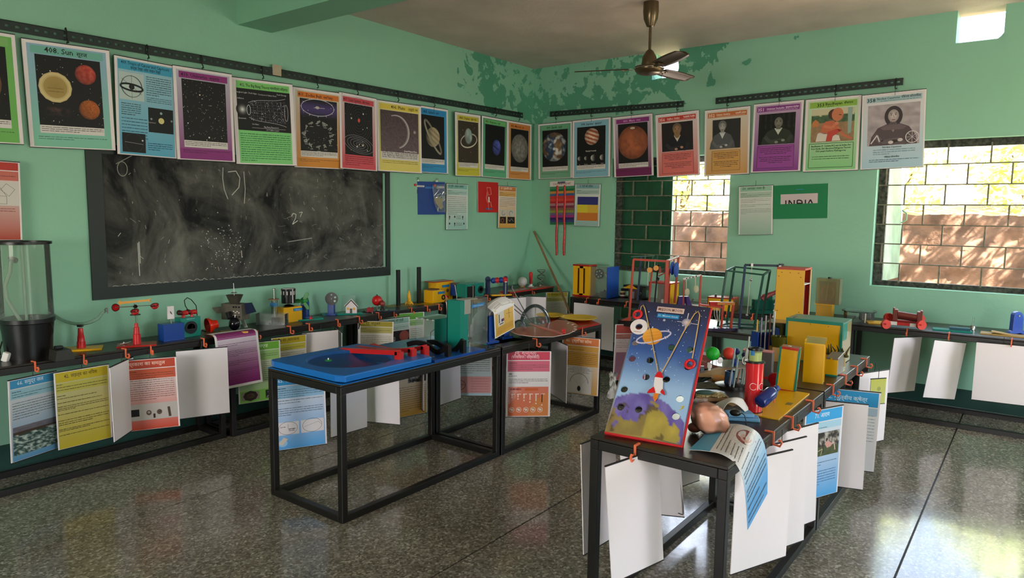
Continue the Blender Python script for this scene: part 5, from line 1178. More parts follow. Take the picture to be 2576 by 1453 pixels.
an = i.part('antenna_rod', STEEL, lambda q: q.cyl((-4, 0, 64), (-6, 0, 116), .9, n=8)); i.part('antenna_disc', STG, lambda q: q.cyl((-5, 0, 90), (-5, 0, 91.5), 7), parent=an); i.part('tip', BLACKP, lambda q: q.sph((-6, 0, 117), 2.2), parent=an)
i.part('wing', STG, lambda q: q.prism([(-70, 50), (-34, 55), (-30, 38), (-52, 37)], (0, -14, 0), v=(0, .25, 1), t=1.6)); i.part('wing', SOL, lambda q: q.prism([(27, 66), (48, 69), (60, 46), (32, 38)], (0, -4, 0), t=1.8))
for r_ in range(2): i.part('port', BLACKP, lambda q: [q.cyl((-2 + j * 6, -16, 57 - r_ * 24), (-2 + j * 6, -17.2, 57 - r_ * 24), 2.4, n=12) for j in (1, 2.2, 3.6)], parent=bd)
i.part('instrument', PAPERW, lambda q: [q.box((4 + j * 5, -16.6, 46 - (j % 2) * 3), (3.6, 1, 2)) for j in range(4)] and [q.box((2 + j * 6, -16.6, 34), (3, 1, 7)) for j in range(2)], parent=bd)
i.part('stand', mat('satellite_stand', '9a9c94', .5), lambda q: (q.prism([(8, 22), (18, 22), (28, 4), (18, 2)], (0, 6, 0), t=2), q.bx(-6, 4, -4, 8, 0, 25)))
i = It('black_flask', 'shiny black bulb flask lying before the toy satellite', 'flask', 592, 830); i.part('bulb', mat('glossy_black', '0a0a12', .12), lambda q: (q.sph((-2, 0, 16), 15, sq=(.9, .9, 1.1)), q.cyl((-12, 0, 30), (-18, 4, 44), 7, 8)))
i = It('hydraulic_lift', 'clear tub with an upright syringe and a blue tag', 'lift model', 692, 815, rz=CRZ)
i.part('tub', CLEAR, lambda q: (q.bx(-42, 30, -16, 14, 0, 1.5), q.bx(-42, 30, -16.6, -16, 0, 28), q.bx(-42, 30, 14, 14.6, 0, 28), q.bx(-42.6, -42, -16, 14, 0, 28), q.bx(30, 30.6, -16, 14, 0, 28))); i.part('weight', mat('lead_grey', '2c2a28', .4), lambda q: q.cyl((0, 0, 2), (0, 0, 17), 9)); i.part('base_disc', CLEAR, lambda q: q.cyl((0, 0, 1), (0, 0, 3), 15))
i.part('syringe_rod', STEEL, lambda q: (q.cyl((0, 0, 17), (-1, 0, 88), 2, n=10), q.cyl((-1, 0, 88), (-1, 0, 90), 4))); i.part('collar_plate', WOOD, lambda q: q.cyl((-2, 0, 62), (-2, 0, 64), 13)); i.part('barrel', CLEAR, lambda q: q.lathe([(7, 20), (7, 62)])); i.part('tag', mat('blue_label', '2476b0', .5), lambda q: q.bx(-9, 9, -9, -8, 46, 55))
i = It('zoetrope', 'black slotted zoetrope drum turning on a yellow box', 'zoetrope', 727, 808, rz=LRZ)
X = i.fx; bx_ = i.part('box', YEL, lambda q: q.bx(-22 * X, 24 * X, -16, 18, 0, 38), bev=.6); i.part('spindle', STEEL, lambda q: q.lathe([(14, 39), (10, 42), (3, 44), (3, 49)], (0, 0, 0)))
zd = i.part('drum', BLACKP, lambda q: q.lathe([(0, 47), (17, 47), (17.5, 83), (16.8, 83), (16.2, 48)], n=36)); i.part('paper_strip', PAPERW, lambda q: (q.lathe([(15.6, 62), (15.8, 82)], n=36), q.bx(-1, 1, -18, -17, 48, 83)), parent=zd)
for a in range(12): i.part('slot', PAPERW, lambda q: q.box((17.6 * math.cos(a * PI / 6 + .26), 17.6 * math.sin(a * PI / 6 + .26), 73), (.8, 2, 9), rz=a * PI / 6 + .26), parent=zd)
lb = i.part('label', mat('blue_label', '2476b0', .5), lambda q: q.bx(2, 24 * X, -16.8, -16, 27, 34), parent=bx_); tape_print(i.r, i.k, 20, 7, (14, -16.9, 34), '1. Zoetrope')
i = It('wind_turbine', 'green three-blade fan on a blue tower over a teal plate', 'turbine model', 772, 803)
i.part('base_plate', TEAL, lambda q: (setattr(q, 'T', Matrix.Rotation(.6, 4, 'Z')), q.bx(-30, 36, -20, 18, 0, 3.5)))
i.part('tower', BLUE, lambda q: (q.bx(-14, 4, -4, 10, 3, 46), q.bx(-20, 10, -6, 12, 3, 8)), bev=1); rt_ = i.part('rotor_hub', GREENP, lambda q: (q.cyl((-5, 6, 48), (-5, -7, 48), 9), q.lathe([(8, 0), (6, 4), (0, 7)], (-5, -7, 48), axis=(0, -1, 0))))
for a in (62, 182, 302):
    def bl2(q, a=math.radians(a)): q.prism([(-5 + r_ * math.cos(a) - w_ * math.sin(a), 48 + r_ * math.sin(a) + w_ * math.cos(a)) for r_, w_ in ((3, -3), (12, -5.5), (22, -4.5), (26, 0), (22, 4.5), (12, 5), (3, 3))], (0, -10, 0), t=1.5)
    i.part('blade', mat('green_blade', '1c7c2c', .3), bl2, parent=rt_, bev=.8)
i.part('push_button', RED, lambda q: (q.cyl((14, -14, 3), (14, -14, 7), 4), q.cyl((14, -14, 7), (14, -14, 11), 1.6)))
i = It('persistence_disc', 'black disc with small round holes on a blue post', 'disc model', 836, 793)
i.part('post', BLUE, lambda q: (q.bx(-11, 5, -2, 10, 0, 36), q.bx(-17, 10, -5, 12, 0, 5)), bev=1); dk = i.part('disc', BLACKP, lambda q: q.cyl((0, -4, 43), (0, -6, 43), 16, n=36))
for a, r_, s_ in ((88, 10, 2), (22, 10, 2.6), (325, 10, 2.6), (70, 0, 1)): i.part('hole', mat('pale_green_dot', 'a8c8b4', .6), lambda q: q.cyl((r_ * math.cos(math.radians(a)), -6, 43 + r_ * math.sin(math.radians(a))), (r_ * math.cos(math.radians(a)), -6.8, 43 + r_ * math.sin(math.radians(a))), s_, n=12), parent=dk)
i = It('house_model', 'small white cut-out house with a dark roof on a teal plate', 'house model', 884, 790, rz=CRZ - .1)
i.part('base_plate', TEAL, lambda q: (setattr(q, 'T', Matrix.Rotation(.45, 4, 'Z')), q.bx(-72, 28, -8, 22, -1, 3)))
i.part('front', WHITE, lambda q: q.prism([(-14, 3), (14, 3), (14, 20), (18, 20), (0, 39), (-19, 20), (-14, 20)], (0, 2, 0), t=3)); i.part('roof', mat('dark_roof', '16161c', .5), lambda q: (q.prism([(-17, 20), (-15, 18.5), (0, 34), (15, 18.5), (17, 20), (0, 37.5)], (0, -1.2, 0), t=-1)))
i.part('door', BLACKP, lambda q: q.bx(-3, 2.4, -2.6, -1, 3, 14.5)); i.part('window', YEL, lambda q: q.bx(-11, -6, -2.4, -1, 11, 17)); i.part('window', YEL, lambda q: q.bx(5, 10, -2.4, -1, 11, 17)); i.part('rear_screen', CLEAR, lambda q: q.bx(-30, 6, 14, 14.6, 4, 46))
i = It('planet_model', 'bright red ball and small brown ball on a clear disc', 'orbit model', 952, 782)
i.part('plate', mat('navy_plate', '1c2a48', .3), lambda q: (setattr(q, 'T', Matrix.Rotation(.4, 4, 'Z')), q.bx(-34, 44, -16, 18, -1, 2))); rd_ = i.part('red_ball', RED, lambda q: q.sph((-4, 4, 26), 13)); i.part('cap', BLACKP, lambda q: q.cyl((-4, 4, 38), (-4, 4, 41.5), 1.8), parent=rd_); i.part('stem', STEEL, lambda q: q.cyl((-4, 4, 2), (-4, 4, 14), 2), parent=rd_)
i.part('disc', CLEAR, lambda q: q.cyl((12, -8, 3), (12, -8, 4.5), 17, n=32)); bb_ = i.part('brown_ball', mat('brown_ball', '8a3a34', .3), lambda q: q.sph((12, -8, 20), 7)); i.part('pedestal', BLACKP, lambda q: (q.cyl((12, -8, 4), (12, -8, 8), 6), q.cyl((12, -8, 8), (12, -8, 14), 3)), parent=bb_); i.part('pin', BLACKP, lambda q: q.cyl((12, -8, 27), (12, -8, 29), 1.4), parent=bb_)
i = It('red_pouch', 'tiny red cloth pouch hanging at the edge by the planet balls', 'pouch', 931, 788); i.part('pouch', mat('maroon_cloth', '8e1f24', .7), lambda q: q.prism([(-9, 4), (-8, 14), (-2, 16), (3, 14), (7, 18), (8, 4), (4, 2), (0, 5), (-5, 2)], (0, 3, 0), t=6), bev=1.2); i.part('thread', CORD, lambda q: q.cyl((6, -3, 4), (7, -4, -6), .6, n=6))
for j, (px, py) in enumerate(((1002, 769), (1054, 762))):
    i = It('black_post', ['square black upright post left of the yellow rocket', 'square black upright post right of the yellow rocket'][j], 'post', px, py, rz=LRZ, group='black upright posts'); i.part('post', BLACKP, lambda q: q.bx(-3.6 * i.fx, 3.6 * i.fx, -3, 3, 0, 91), bev=.5)
i = It('toy_rocket', 'yellow finned rocket standing on a yellow plate', 'rocket', 1029, 766)
i.part('base_plate', YEL, lambda q: (setattr(q, 'T', Matrix.Rotation(.6, 4, 'Z')), q.bx(-62, 62, -16, 16, -3.5, 0)))
i.part('body', YEL, lambda q: q.lathe([(0, 38), (1.5, 34), (4, 26), (5, 18), (5, 2), (0, 2)], (0, 0, 0)))
for a in range(4): i.part('fin', YEL, lambda q: q.prism([(4, 12), (10, 4), (11, 0), (6, 3), (4, 3)], (0, 0, 0), (math.cos(a * PI / 2 + .4), math.sin(a * PI / 2 + .4), 0), t=1))
i = It('periscope_box', 'stepped yellow box with a red lid and round peep holes', 'box', 1098, 757, rz=LRZ)
X = i.fx
b1 = i.part('tall_box', YEL, lambda q: q.bx(-6 * X, 36 * X, -8, 20, 0, 48), bev=.6); i.part('lid', REDB, lambda q: q.bx(-12 * X, 37 * X, -9, 26, 48, 50)); b2 = i.part('low_box', YEL, lambda q: q.bx(-26 * X, 2 * X, -24, 8, 0, 31), bev=.6); i.part('knob_plate', BROWN, lambda q: q.cyl((-14 * X, -8, 31), (-14 * X, -8, 33.5), 15))
for x_, z_, r_, pr_, yy in ((11, 23, 4, b1, -8), (22, 25, 4, b1, -8)): i.part('peep_hole', BROWN, lambda q: q.cyl((x_ * X, yy, z_), (x_ * X, yy - 1, z_), r_ * 1.1, n=18), parent=pr_)
i.part('red_knob', RED, lambda q: q.cyl((20 * X, -8, 9), (20 * X, -12, 9), 3), parent=b1); i.part('ring_handle', BLACKP, lambda q: q.torus((-1 * X, -25, 12), 5, 1.6, (0, 1, 0)), parent=b2); i.part('label', MATS['blue_label'], lambda q: q.bx(8 * X, 26 * X, -8.8, -8, 34, 40), parent=b1); i.part('label', MATS['blue_label'], lambda q: q.bx(-14 * X, 2 * X, -24.8, -24, 21, 27), parent=b2)
for x_ in (-16, 14): i.part('foot', PAPERW, lambda q: q.box((x_ * X, -14, -1), (6, 6, 4)))
i.part('under_plate', REDB, lambda q: q.bx(-2 * X, 42 * X, -14, 20, -2.5, 0))
i = It('draped_paper', 'cream printed page curling over the end of the rocket table', 'paper', 1125, 764, TH)
i.part('page', PAPERW, lambda q: q.grid(lambda u, v: (-6 + 34 * u + 8 * v, 6 - 12 * v, (4 - 3 * v + 2 * math.sin(u * 2)) if v < .3 else 3 - 62 * (v - .3) - 10 * u), 6, 14), solid=.5)
i = It('blue_box', 'small blue box right of the periscope box', 'box', 1152, 742, .775, rz=LRZ); X = i.fx; i.part('case', BLUE, lambda q: q.bx(-11 * X, 9 * X, -6, 10, 0, 30), bev=.6); i.part('lid', mat('brown_lid', '6a3a2c', .5), lambda q: q.bx(-13 * X, -2 * X, -8, 8, 30, 32)); i.part('switch', PAPERW, lambda q: q.box((2, -6.6, 11), (2.4, 1, 3)))
i = It('speaker_meter', 'teal box with a black face panel and a round dial', 'meter box', 1190, 745, .775, rz=LRZ); X = i.fx; i.part('case', TEAL, lambda q: q.bx(-22 * X, 23 * X, -6, 26, 0, 33), bev=.5); i.part('dark_panel', BLACKP, lambda q: q.bx(-19 * X, -1 * X, -7.5, -6, 0, 27)); d_ = i.part('dial', BLACKP, lambda q: q.cyl((14 * X, -6, 16), (14 * X, -8, 16), 9.5, n=26)); i.part('scale_plate', PAPERW, lambda q: q.prism([(-5, 0), (5, 0), (5, 6), (0, 9), (-5, 6)], (14 * X, -8, 13), t=-.6), parent=d_); i.part('label', PAPERW, lambda q: q.bx(-16 * X, -4 * X, 2, 3, 28, 33))
for j, (px, py, h_, dx) in enumerate(((1150, 754, 38, -6), (1190, 752, 34, 0), (1271, 757, 48, 1))):
    i = It('steel_pin', ['slanted steel pin with a dark head by the teal case', 'upright steel pin with a flat head before the meter box', 'tall white pin standing before the bead arch'][j], 'pin', px, py, .80 if j == 2 else .775, group='steel pins'); i.part('rod', STEEL, lambda q: q.cyl((0, 0, 0), (dx, 0, h_), 1.2, n=8)); i.part('head', BROWN if j < 2 else PAPERW, lambda q: q.cyl((dx, 0, h_), (dx, 0, h_ + 1.6), 5 if j == 0 else 3))
i = It('bead_arch', 'blue arch with a bar of red and blue beads', 'bead model', 1250, 740, .775)
i.part('base_plate', YEL, lambda q: q.box((10, -6, -.5), (54, 16, 3), rz=.4)); i.part('lower_plate', BLACKP, lambda q: q.box((-14, 2, .5), (36, 14, 3), rz=.4))
i.part('post', NAVY, lambda q: (q.bx(-29, -17, -4, 6, 0, 38), q.cyl((-23, -4, 38), (-23, 6, 38), 7)), bev=.8); i.part('post', NAVY, lambda q: (q.bx(15, 27, 0, 10, 0, 40), q.cyl((21, 0, 40), (21, 10, 40), 6)), bev=.8); i.part('bar', STEEL, lambda q: q.cyl((-23, 0, 34), (21, 4, 38), 2))
for x_, c_ in ((-9, BLUE), (0, RED), (10, BLUE), (20, RED)): i.part('bead', c_, lambda q: q.sph((x_, x_ * .08, 35.5 + x_ * .07), 7.4))
i = It('red_plinth', 'red plate on the corner table with lamp, torch and helix on it', 'plate', 1335, 729, .775, rz=LRZ); X = i.fx; i.part('plate', REDB, lambda q: (q.bx(-58 * X, 52 * X, -12, 20, 0, 4)), bev=1.5)
i = It('globe_lamp', 'white glass globe lamp on a small brass foot', 'lamp', 1314, 725, .775); i.part('globe', mat('opal_glass', 'c9c6c0', .3), lambda q: q.sph((0, 0, 17), 12)); i.part('foot', mat('brass', 'a8743c', .3, .8), lambda q: (q.cyl((0, 0, 4), (0, 0, 7), 6), [q.cyl((a, 0, 0), (a * .7, 0, 5), 1.2, n=6) for a in (-6, 6)]))
i = It('red_torch', 'red tapering torch on a white round foot', 'torch', 1335, 722, .775); i.part('foot', PAPERW, lambda q: q.lathe([(8, 0), (8, 3), (5, 4), (4, 8), (0, 8)])); i.part('body', RED, lambda q: q.lathe([(3, 7), (3.6, 20), (5, 32), (4.6, 36), (2.6, 38.5), (0, 39)]))
i = It('helix_model', 'silver and dark double helix model on a round foot', 'helix model', 1361, 718, .775)
i.part('foot', STEEL, lambda q: q.lathe([(9, 0), (9, 2.5), (4, 3), (0, 3)]))
for s_ in (0, PI): i.part('strand', [GREY, STEEL][s_ > 1], lambda q: q.grid(lambda u, v: ((10 - 3 * math.sin(PI * u * 2) ** 2) * math.cos(s_ + u * 6.5), 7 * math.sin(s_ + u * 6.5), 3 + u * 36 + v * 3), 26, 1), solid=1)
i.part('rungs', STEEL, lambda q: [q.cyl((8 * math.cos(u * 6.5), 6 * math.sin(u * 6.5), 4 + u * 36), (-8 * math.cos(u * 6.5), -6 * math.sin(u * 6.5), 4 + u * 36), .8, n=6) for u in [j / 9 for j in range(10)]])
# magenta page draped over the edge below the sticks
mgP = ony(585, 838, .40)
t = thing('draped_page', 'magenta printed page draped over the table edge', 'paper', (mgP.x, .40, TH), PI)
def wrapf(u, v, l=0):
    L = .46; s_ = v * L; w_ = .33; x = (u - .5) * w_ + .03 * v
    if s_ < .06: y, z = .06 - s_ - .01, .022
    else:
        a = min((s_ - .06) / .03, PI / 2); y = -.03 * math.sin(a) - .01 - .03 * max(0, s_ - .11); z = .022 - .03 * (1 - math.cos(a)) - max(0, s_ - .06 - .03 * PI / 2)
    return (x, y - l * .0004 - .0012, z + (l * .0004 if s_ < .06 else 0))
q = B(); q.grid(lambda u, v: wrapf(u, v, -1), 6, 26); q.build('page', PAPERW, t)
c = Cv(.33, .46, wrap=wrapf)
def mg(c):
    for i_ in range(20):
        v0, v1 = .10 + i_ * .043, .10 + (i_ + 1) * .043; col = '8a2a6a' if v1 < .26 else ('d2c6cc' if v1 < .30 else mixh('cdbcc6', '82206a', (i_ - 4) / 15)); c.rect(.05, v0, .95, v1, col)
    c.rect(.05, .10, .95, .25, '9a3478'); c.up()
    for v, n, u1 in ((.17, 3, .9), (.33, 2, .93), (.44, 4, .93), (.60, 3, .93), (.74, 3, .93)): c.lines(.07, v, u1, n, .026, '4c2240', .006, last=.5)
mg(c); c.build('print', t)

# --- middle tables
bm = thing('gravity_tray', 'large blue tray with a round sunken well and a green float', 'tray', (4.26, 1.80, TH))
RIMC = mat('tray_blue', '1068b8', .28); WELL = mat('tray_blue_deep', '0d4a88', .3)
q = B(); n = 48; R0, hx, hy = .24, .335, .315
ring = [(.02 + R0 * math.cos(2 * PI * j / n), R0 * math.sin(2 * PI * j / n)) for j in range(n)]
def sqp(j):
    a = 2 * PI * j / n; c_, s_ = math.cos(a), math.sin(a); m_ = max(abs(c_) / hx, abs(s_) / hy); return (c_ / m_, s_ / m_)
out = [sqp(j) for j in range(n)]
vs = [(x, y, .045) for x, y in out] + [(x, y, .045) for x, y in ring] + [(x, y, .012) for x, y in out]
q.add(vs, [(j, (j + 1) % n, n + (j + 1) % n, n + j) for j in range(n)] + [(2 * n + j, 2 * n + (j + 1) % n, (j + 1) % n, j) for j in range(n)])
q.build('rim', RIMC, bm, bev=.006)
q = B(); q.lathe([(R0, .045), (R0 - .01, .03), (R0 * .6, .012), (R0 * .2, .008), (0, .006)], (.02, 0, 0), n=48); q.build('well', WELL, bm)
q = B(); q.bx(-hx, hx, -hy, hy, 0, .004); q.build('floor', RIMC, bm)
q = B(); q.cyl((-.12, .12, .012), (-.12, .12, .022), .035, n=24); q.build('boss', WELL, bm)
i = It('green_float', 'small green float with a white peg in the blue tray', 'float', 826, 907, TH + .03); i.part('disc', GREENP, lambda q: q.cyl((0, 0, 0), (0, 0, 3), 9)); i.part('peg', PAPERW, lambda q: q.cyl((0, 0, 3), (0, 0, 7), 1.6))
# three red ramps on a blue plate
rp = thing('ramp_set', 'three red sloping ramps on legs over a blue base plate', 'ramps', (3.72, 1.80, TH))
q = B(); q.bx(-.27, .195, -.30, .31, .001, .016); q.build('base_plate', mat('ramp_plate_blue', '1a4a9c', .25), rp)
for j, (px0, py0, lx, top, bot) in enumerate(((858, 881, 1004, 880, 915), (897, 873, 1037, 873, 907), (936, 867, 1069, 866, 900))):
    A = onz(lx, bot, TH + .016); k = mpp(A); zt = TH + .016 + (bot - top) * k; o = rp.location
    far = onx(px0, py0, A.x); q = B()
    E_ = Vector((A.x, A.y, zt)) - o; S_ = far - o; S_.z = max(S_.z, .045)
    # the ramp beam: runs from the leg back to its low end
    nx = (S_ - E_).normalized(); pd = Vector((-nx.y, nx.x, 0)).normalized() * .018
    prof = []
    for u in range(13):
        t_ = u / 12; c_ = E_.lerp(S_, t_); sag = [0, .012, .03][j] * math.sin(PI * t_) * (1 if j else .4); prof.append(c_ - Vector((0, 0, sag)))
    vs = []
    for p in prof: vs += [p + pd, p - pd, p - pd - Vector((0, 0, .026)), p + pd - Vector((0, 0, .026))]
    fs = [(4 * a + b_, 4 * a + (b_ + 1) % 4, 4 * a + 4 + (b_ + 1) % 4, 4 * a + 4 + b_) for a in range(12) for b_ in range(4)] + [(0, 1, 2, 3), (51, 50, 49, 48)]
    q.add(vs, fs); rr_ = q.build('ramp', RED, rp)
    q = B(); q.box((E_.x, E_.y, (E_.z + .018) / 2 - .004), (.036, .036, E_.z - .026)); q.build('leg', RED, rr_)
    q = B(); q.box((E_.x - .01, E_.y + .01, .021), (.075, .05, .006)); q.build('foot_plate', CLEAR, rr_)
# black wave tracks on a clear plate
wt = thing('wave_tracks', 'two wavy black tracks on a clear acrylic plate', 'tracks', (3.42, 1.80, TH))
q = B(); q.bx(-.10, .02, -.30, .30, .001, .010); q.build('base_plate', clear('plate_smoke', '59625a', .3), wt)
for j, (pts, lx, lb) in enumerate((([(1026, 866), (1048, 861), (1074, 867), (1098, 884), (1114, 880), (1127, 867)], 1127, 898), ([(1076, 860), (1096, 861), (1118, 873), (1138, 882), (1152, 874), (1165, 855)], 1165, 889))):
    A = onz(lx, lb, TH + .010); o = wt.location; yy = A.y
    P_ = [onx(px, py, A.x) - o for px, py in pts]
    Q_ = []
    for a in range(5):
        p0, p1, p2, p3 = P_[max(0, a - 1)], P_[a], P_[a + 1], P_[min(5, a + 2)]
        for t_ in (0, .25, .5, .75): Q_.append(.5 * ((2 * p1) + (p2 - p0) * t_ + (2 * p0 - 5 * p1 + 4 * p2 - p3) * t_ ** 2 + (3 * p1 - p0 - 3 * p2 + p3) * t_ ** 3))
    Q_.append(P_[5])
    q = B()
    for a, b_ in zip(Q_, Q_[1:]): q.bar(a, b_, .016, .03)
    tk = q.build('track', BLACKP, wt); E_ = Q_[-1]
    q = B(); q.box((E_.x, E_.y, (E_.z + .010) / 2), (.03, .03, E_.z - .010)); q.build('leg', BLACKP, tk)
i = It('clear_aquarium', 'clear glass box with one teal side, left of the tall case', 'case', 1092, 866, rz=LRZ, P=onz(1092, 866, TH))
X, Y = i.fx, i.fy; dd_ = 46 * Y
i.part('glass', CLEAR, lambda q: (q.bx(0, 58 * X, 0, dd_, 0, 1), q.bx(0, .6, 0, dd_, 0, 62), q.bx(0, 58 * X, dd_, dd_ + .6, 0, 62), q.bx(58 * X, 58 * X + .6, 0, dd_, 0, 62), q.bx(0, 58 * X, 0, dd_, 62, 63)))
i.part('teal_side', TEAL, lambda q: q.bx(1, 58 * X, -1, 0, 0, 63))
i.part('siphon', BLACKP, lambda q: (q.tube([(8, 14 * Y, 1), (8, 14 * Y, 28), (14, 10 * Y, 34), (40, 6 * Y, 34)], 1.2, 6), q.cyl((8, 14 * Y, 1), (8, 14 * Y, 4), 4))); i.part('corner_clip', mat('pale_clip', 'b8c4bc', .4), lambda q: [q.box((0, t_ * dd_, z_), (3, 6, 3)) for t_ in (.05, .35, .65, .95) for z_ in (1.5, 61)])
tc_ = It('pendulum_case', 'tall narrow teal case with a clear front and a hanging weight', 'case', 1180, 872, rz=LRZ); i = tc_; X = i.fx
i.part('left_side', TEAL, lambda q: q.bx(-35 * X, -34 * X, -16, 26, 0, 122)); i.part('rear', TEAL, lambda q: q.bx(-35 * X, 6 * X, 24, 26, 0, 122)); i.part('floor', TEAL, lambda q: q.bx(-35 * X, 35 * X, -16, 26, 0, 3)); i.part('front', TEAL, lambda q: q.bx(-35 * X, -16 * X, -17, -16, 0, 122))
i.part('glass', CLEAR, lambda q: (q.bx(-16 * X, 34 * X, -17, -16.4, 3, 122), q.bx(33.6 * X, 34 * X, -16, 26, 3, 122))); i.part('steel_strip', STEEL, lambda q: (q.bx(-13 * X, -11 * X, -17.6, -17, 6, 120), q.bx(-8 * X, -7 * X, -17.6, -17, 60, 116))); i.part('label', MATS['blue_label'], lambda q: q.box((8 * X, -17.8, 106), (32 * X, .8, 8), R=Matrix.Rotation(-.05, 3, 'Y')))  # two thin upright steel strips on the clear front
tape_print(i.r, i.k, 30 * X, 8, (8 * X, -18.4, 110), '2. Inertia of rest & motion'); i.part('thread', CORD, lambda q: (q.cyl((0, 0, 50), (0, 0, 112), .8, n=6), q.tube([(0, 0, 50), (-4, 0, 26), (4, 0, 26)], .8, 6, closed=True))); i.part('weight', SMOKE, lambda q: q.cyl((0, 0, 18), (0, 0, 25), 6)); i.part('rubber_pad', mat('grey_cloth', '9a978c', .8), lambda q: (q.box((-18 * X, -17.8, 106), (15 * X, 1.6, 36)), q.bx(-25 * X, 8 * X, -17, 10, 122, 124)), bev=2)
i = It('brown_stick', 'thin brown wooden stick leaning on the tall teal case', 'stick', 1143, 800, TH + .2); i.part('rod', WOOD, lambda q: q.bar((0, 8, -8), (-22, 20, 50), 4)); i.part('tip', RED, lambda q: q.cyl((-22, 20, 50), (-24, 21, 55), 2.4))
# stand with a curved page
i = It('saddle_stand', 'blue bracket stand bridged by a curved board', 'stand', 1258, 860, rz=LRZ - .15); X = i.fx
i.part('side', BLUE, lambda q: (q.bx(-30 * X, -15 * X, -4, 6, 4, 70), q.bx(-36 * X, -6 * X, -6, 8, 0, 6)), bev=.8); i.part('side', BLUE, lambda q: (q.bx(24 * X, 38 * X, 20, 32, 4, 60), q.bx(18 * X, 46 * X, 18, 34, 0, 7)), bev=.8); i.part('plate', mat('plate_dark', '3a352c', .4, var=.15), lambda q: q.bx(-46 * X, 52 * X, -14, 40, -2.5, 0)); i.part('bridge', mat('pale_board', 'c8bec0', .5), lambda q: q.grid(lambda u, v: ((-26 + 52 * u) * X, 2 + 24 * u, 58 + 20 * math.sin(PI * v)), 6, 4), solid=1)
pg = It('curved_page', 'yellow orange page draped over the blue stand', 'paper', 1258, 860, rz=LRZ - .12); X = pg.fx; kk = pg.k
def wp2(u, v, l=0):
    h = 1 - v
    x = (-24 + 62 * u + 4 * v) * X; z = (13 + 95 * h if h < .86 else 13 + 95 * .86 + 10 * math.sin((h - .86) / .14 * PI / 2)) + 26 * u - 9 * v * 0
    y = -10 + (16 * u) + (0 if h < .84 else 30 * ((h - .84) / .16) ** 1.5)
    z = 13 + h * 78 + 16 * u + 8 * math.sin(PI * u) * (h > .8)
    return (x * kk, (y - l * .12 - .3) * kk, z * kk)
q = B(); q.grid(lambda u, v: wp2(u, v, -1), 8, 16); q.build('page', PAPERW, pg.r)
q = B(); q.grid(lambda u, v: ((-24 + 62 * u - 30 * v) * X * kk, (6 + 16 * u + 30 * v + 14 * math.sin(v * 3)) * kk, (91 + 16 * u + 8 * math.sin(PI * u) - 86 * v ** 2) * kk), 8, 12); q.build('back_fold', PAPERW, pg.r, solid=.0008)
c = Cv(.2, .3, wrap=wp2); c.rect(.05, .03, .95, .97, 'd8b468', 'd09a2a').up(); c.rect(.18, .24, .48, .68, 'cfc6bc'); c.rect(.38, .02, .85, .16, 'c8c4bc').up(); c.rect(.22, .30, .26, .58, '3a3430'); c.rect(.34, .48, .42, .57, '2c2a6a'); c.rect(.42, .48, .48, .57, '8a3a5a'); c.rect(.25, .61, .44, .64, '3a3430'); c.line([(.58, .38), (.86, .42)], .012, '3a2f18'); c.line([(.72, .26), (.72, .56)], .012, '3a2f18'); c.lines(.1, .72, .9, 6, .035, '6a5220', .008, last=.5); c.lines(.1, .1, .4, 2, .03, '6a5220', .006); c.build('print', pg.r)
# dome, fan-shaped protractor, red board with yellow plates
i = It('sky_dome', 'clear plastic hemisphere over a dark blue disc', 'dome', 1346, 822); i.part('disc', mat('dusk_disc', '24404e', .3), lambda q: q.cyl((0, 0, 0), (0, 0, 2.5), 41, n=40)); i.part('hemisphere', clear('dome_film', 'dfe6e4', .07, .04), lambda q: q.lathe([(40 * math.cos(a * PI / 24), 2 + 56 * math.sin(a * PI / 24)) for a in range(13)], n=40)); i.part('centre_pin', STEEL, lambda q: (q.cyl((0, 0, 2), (0, 0, 56), 1, n=8), q.cyl((0, 0, 2), (0, 0, 12), 4))); i.part('edge_ring', CLEAR, lambda q: q.torus((0, 0, 3), 41, 1.2, n=40, k=6))
i = It('small_dome', 'smaller clear half dome tucked behind the curved page', 'dome', 1306, 838); i.part('shell', MATS['dome_film'], lambda q: q.lathe([(20 * math.cos(a * PI / 20), 1 + 34 * math.sin(a * PI / 20)) for a in range(11)], n=30))
for j, (a, b_) in enumerate((((1287, 722), (1334, 800)), ((1284, 757), (1338, 800)), ((1291, 775), (1336, 803)))):
    P_ = onz(b_[0], b_[1] + 8, TH + .03); A_ = ony(a[0], a[1], P_.y - .1); r_ = thing('thin_rod', ['dark thin rod with a capped end leaning over the dome', 'upper of two dark rods reaching to the dome', 'lower of two dark rods reaching to the dome'][j], 'rod', P_, 0, 'dark rods at the dome'); q = B(); q.cyl((0, 0, 0), A_ - P_, .004, n=8); q.build('rod', GREY, r_)
    if j == 0: q = B(); e = A_ - P_; q.cyl(e, e * 1.03, .012); q.build('cap', BLACKP, r_)
fz = TH + .045
def flatpoly(it, name, m, pts, z, t, up=True):
    """horizontal plate whose outline is given by points of the table plane"""
    Mi = Matrix.Rotation(-it.rz, 3, 'Z'); pp = [Mi @ (onz(px, py, z) - it.P) / it.k for px, py in pts]
    return it.part(name, m, lambda q: q.prism([(p.x, p.y) for p in pp], (0, 0, pp[0].z), (1, 0, 0), (0, 1, 0), t))
i = It('protractor_fan', 'translucent red fan shaped sheet with a pointer and scale', 'protractor', 1380, 830, P=onz(1380, 832, TH), rz=CRZ)
flatpoly(i, 'sheet', mat('red_translucent', 'b03a30', .2, trans=.15), [(1284, 834), (1305, 841), (1345, 846), (1392, 846), (1430, 839), (1450, 829), (1455, 819), (1446, 812), (1425, 806), (1402, 804), (1375, 814), (1335, 820), (1296, 824)], fz, .5)
flatpoly(i, 'rim', PAPERW, [(1283, 834), (1305, 842), (1345, 847.5), (1392, 847.5), (1431, 840), (1452, 829), (1450, 829), (1430, 839), (1392, 846), (1345, 846), (1305, 841)], fz - .001, .4)
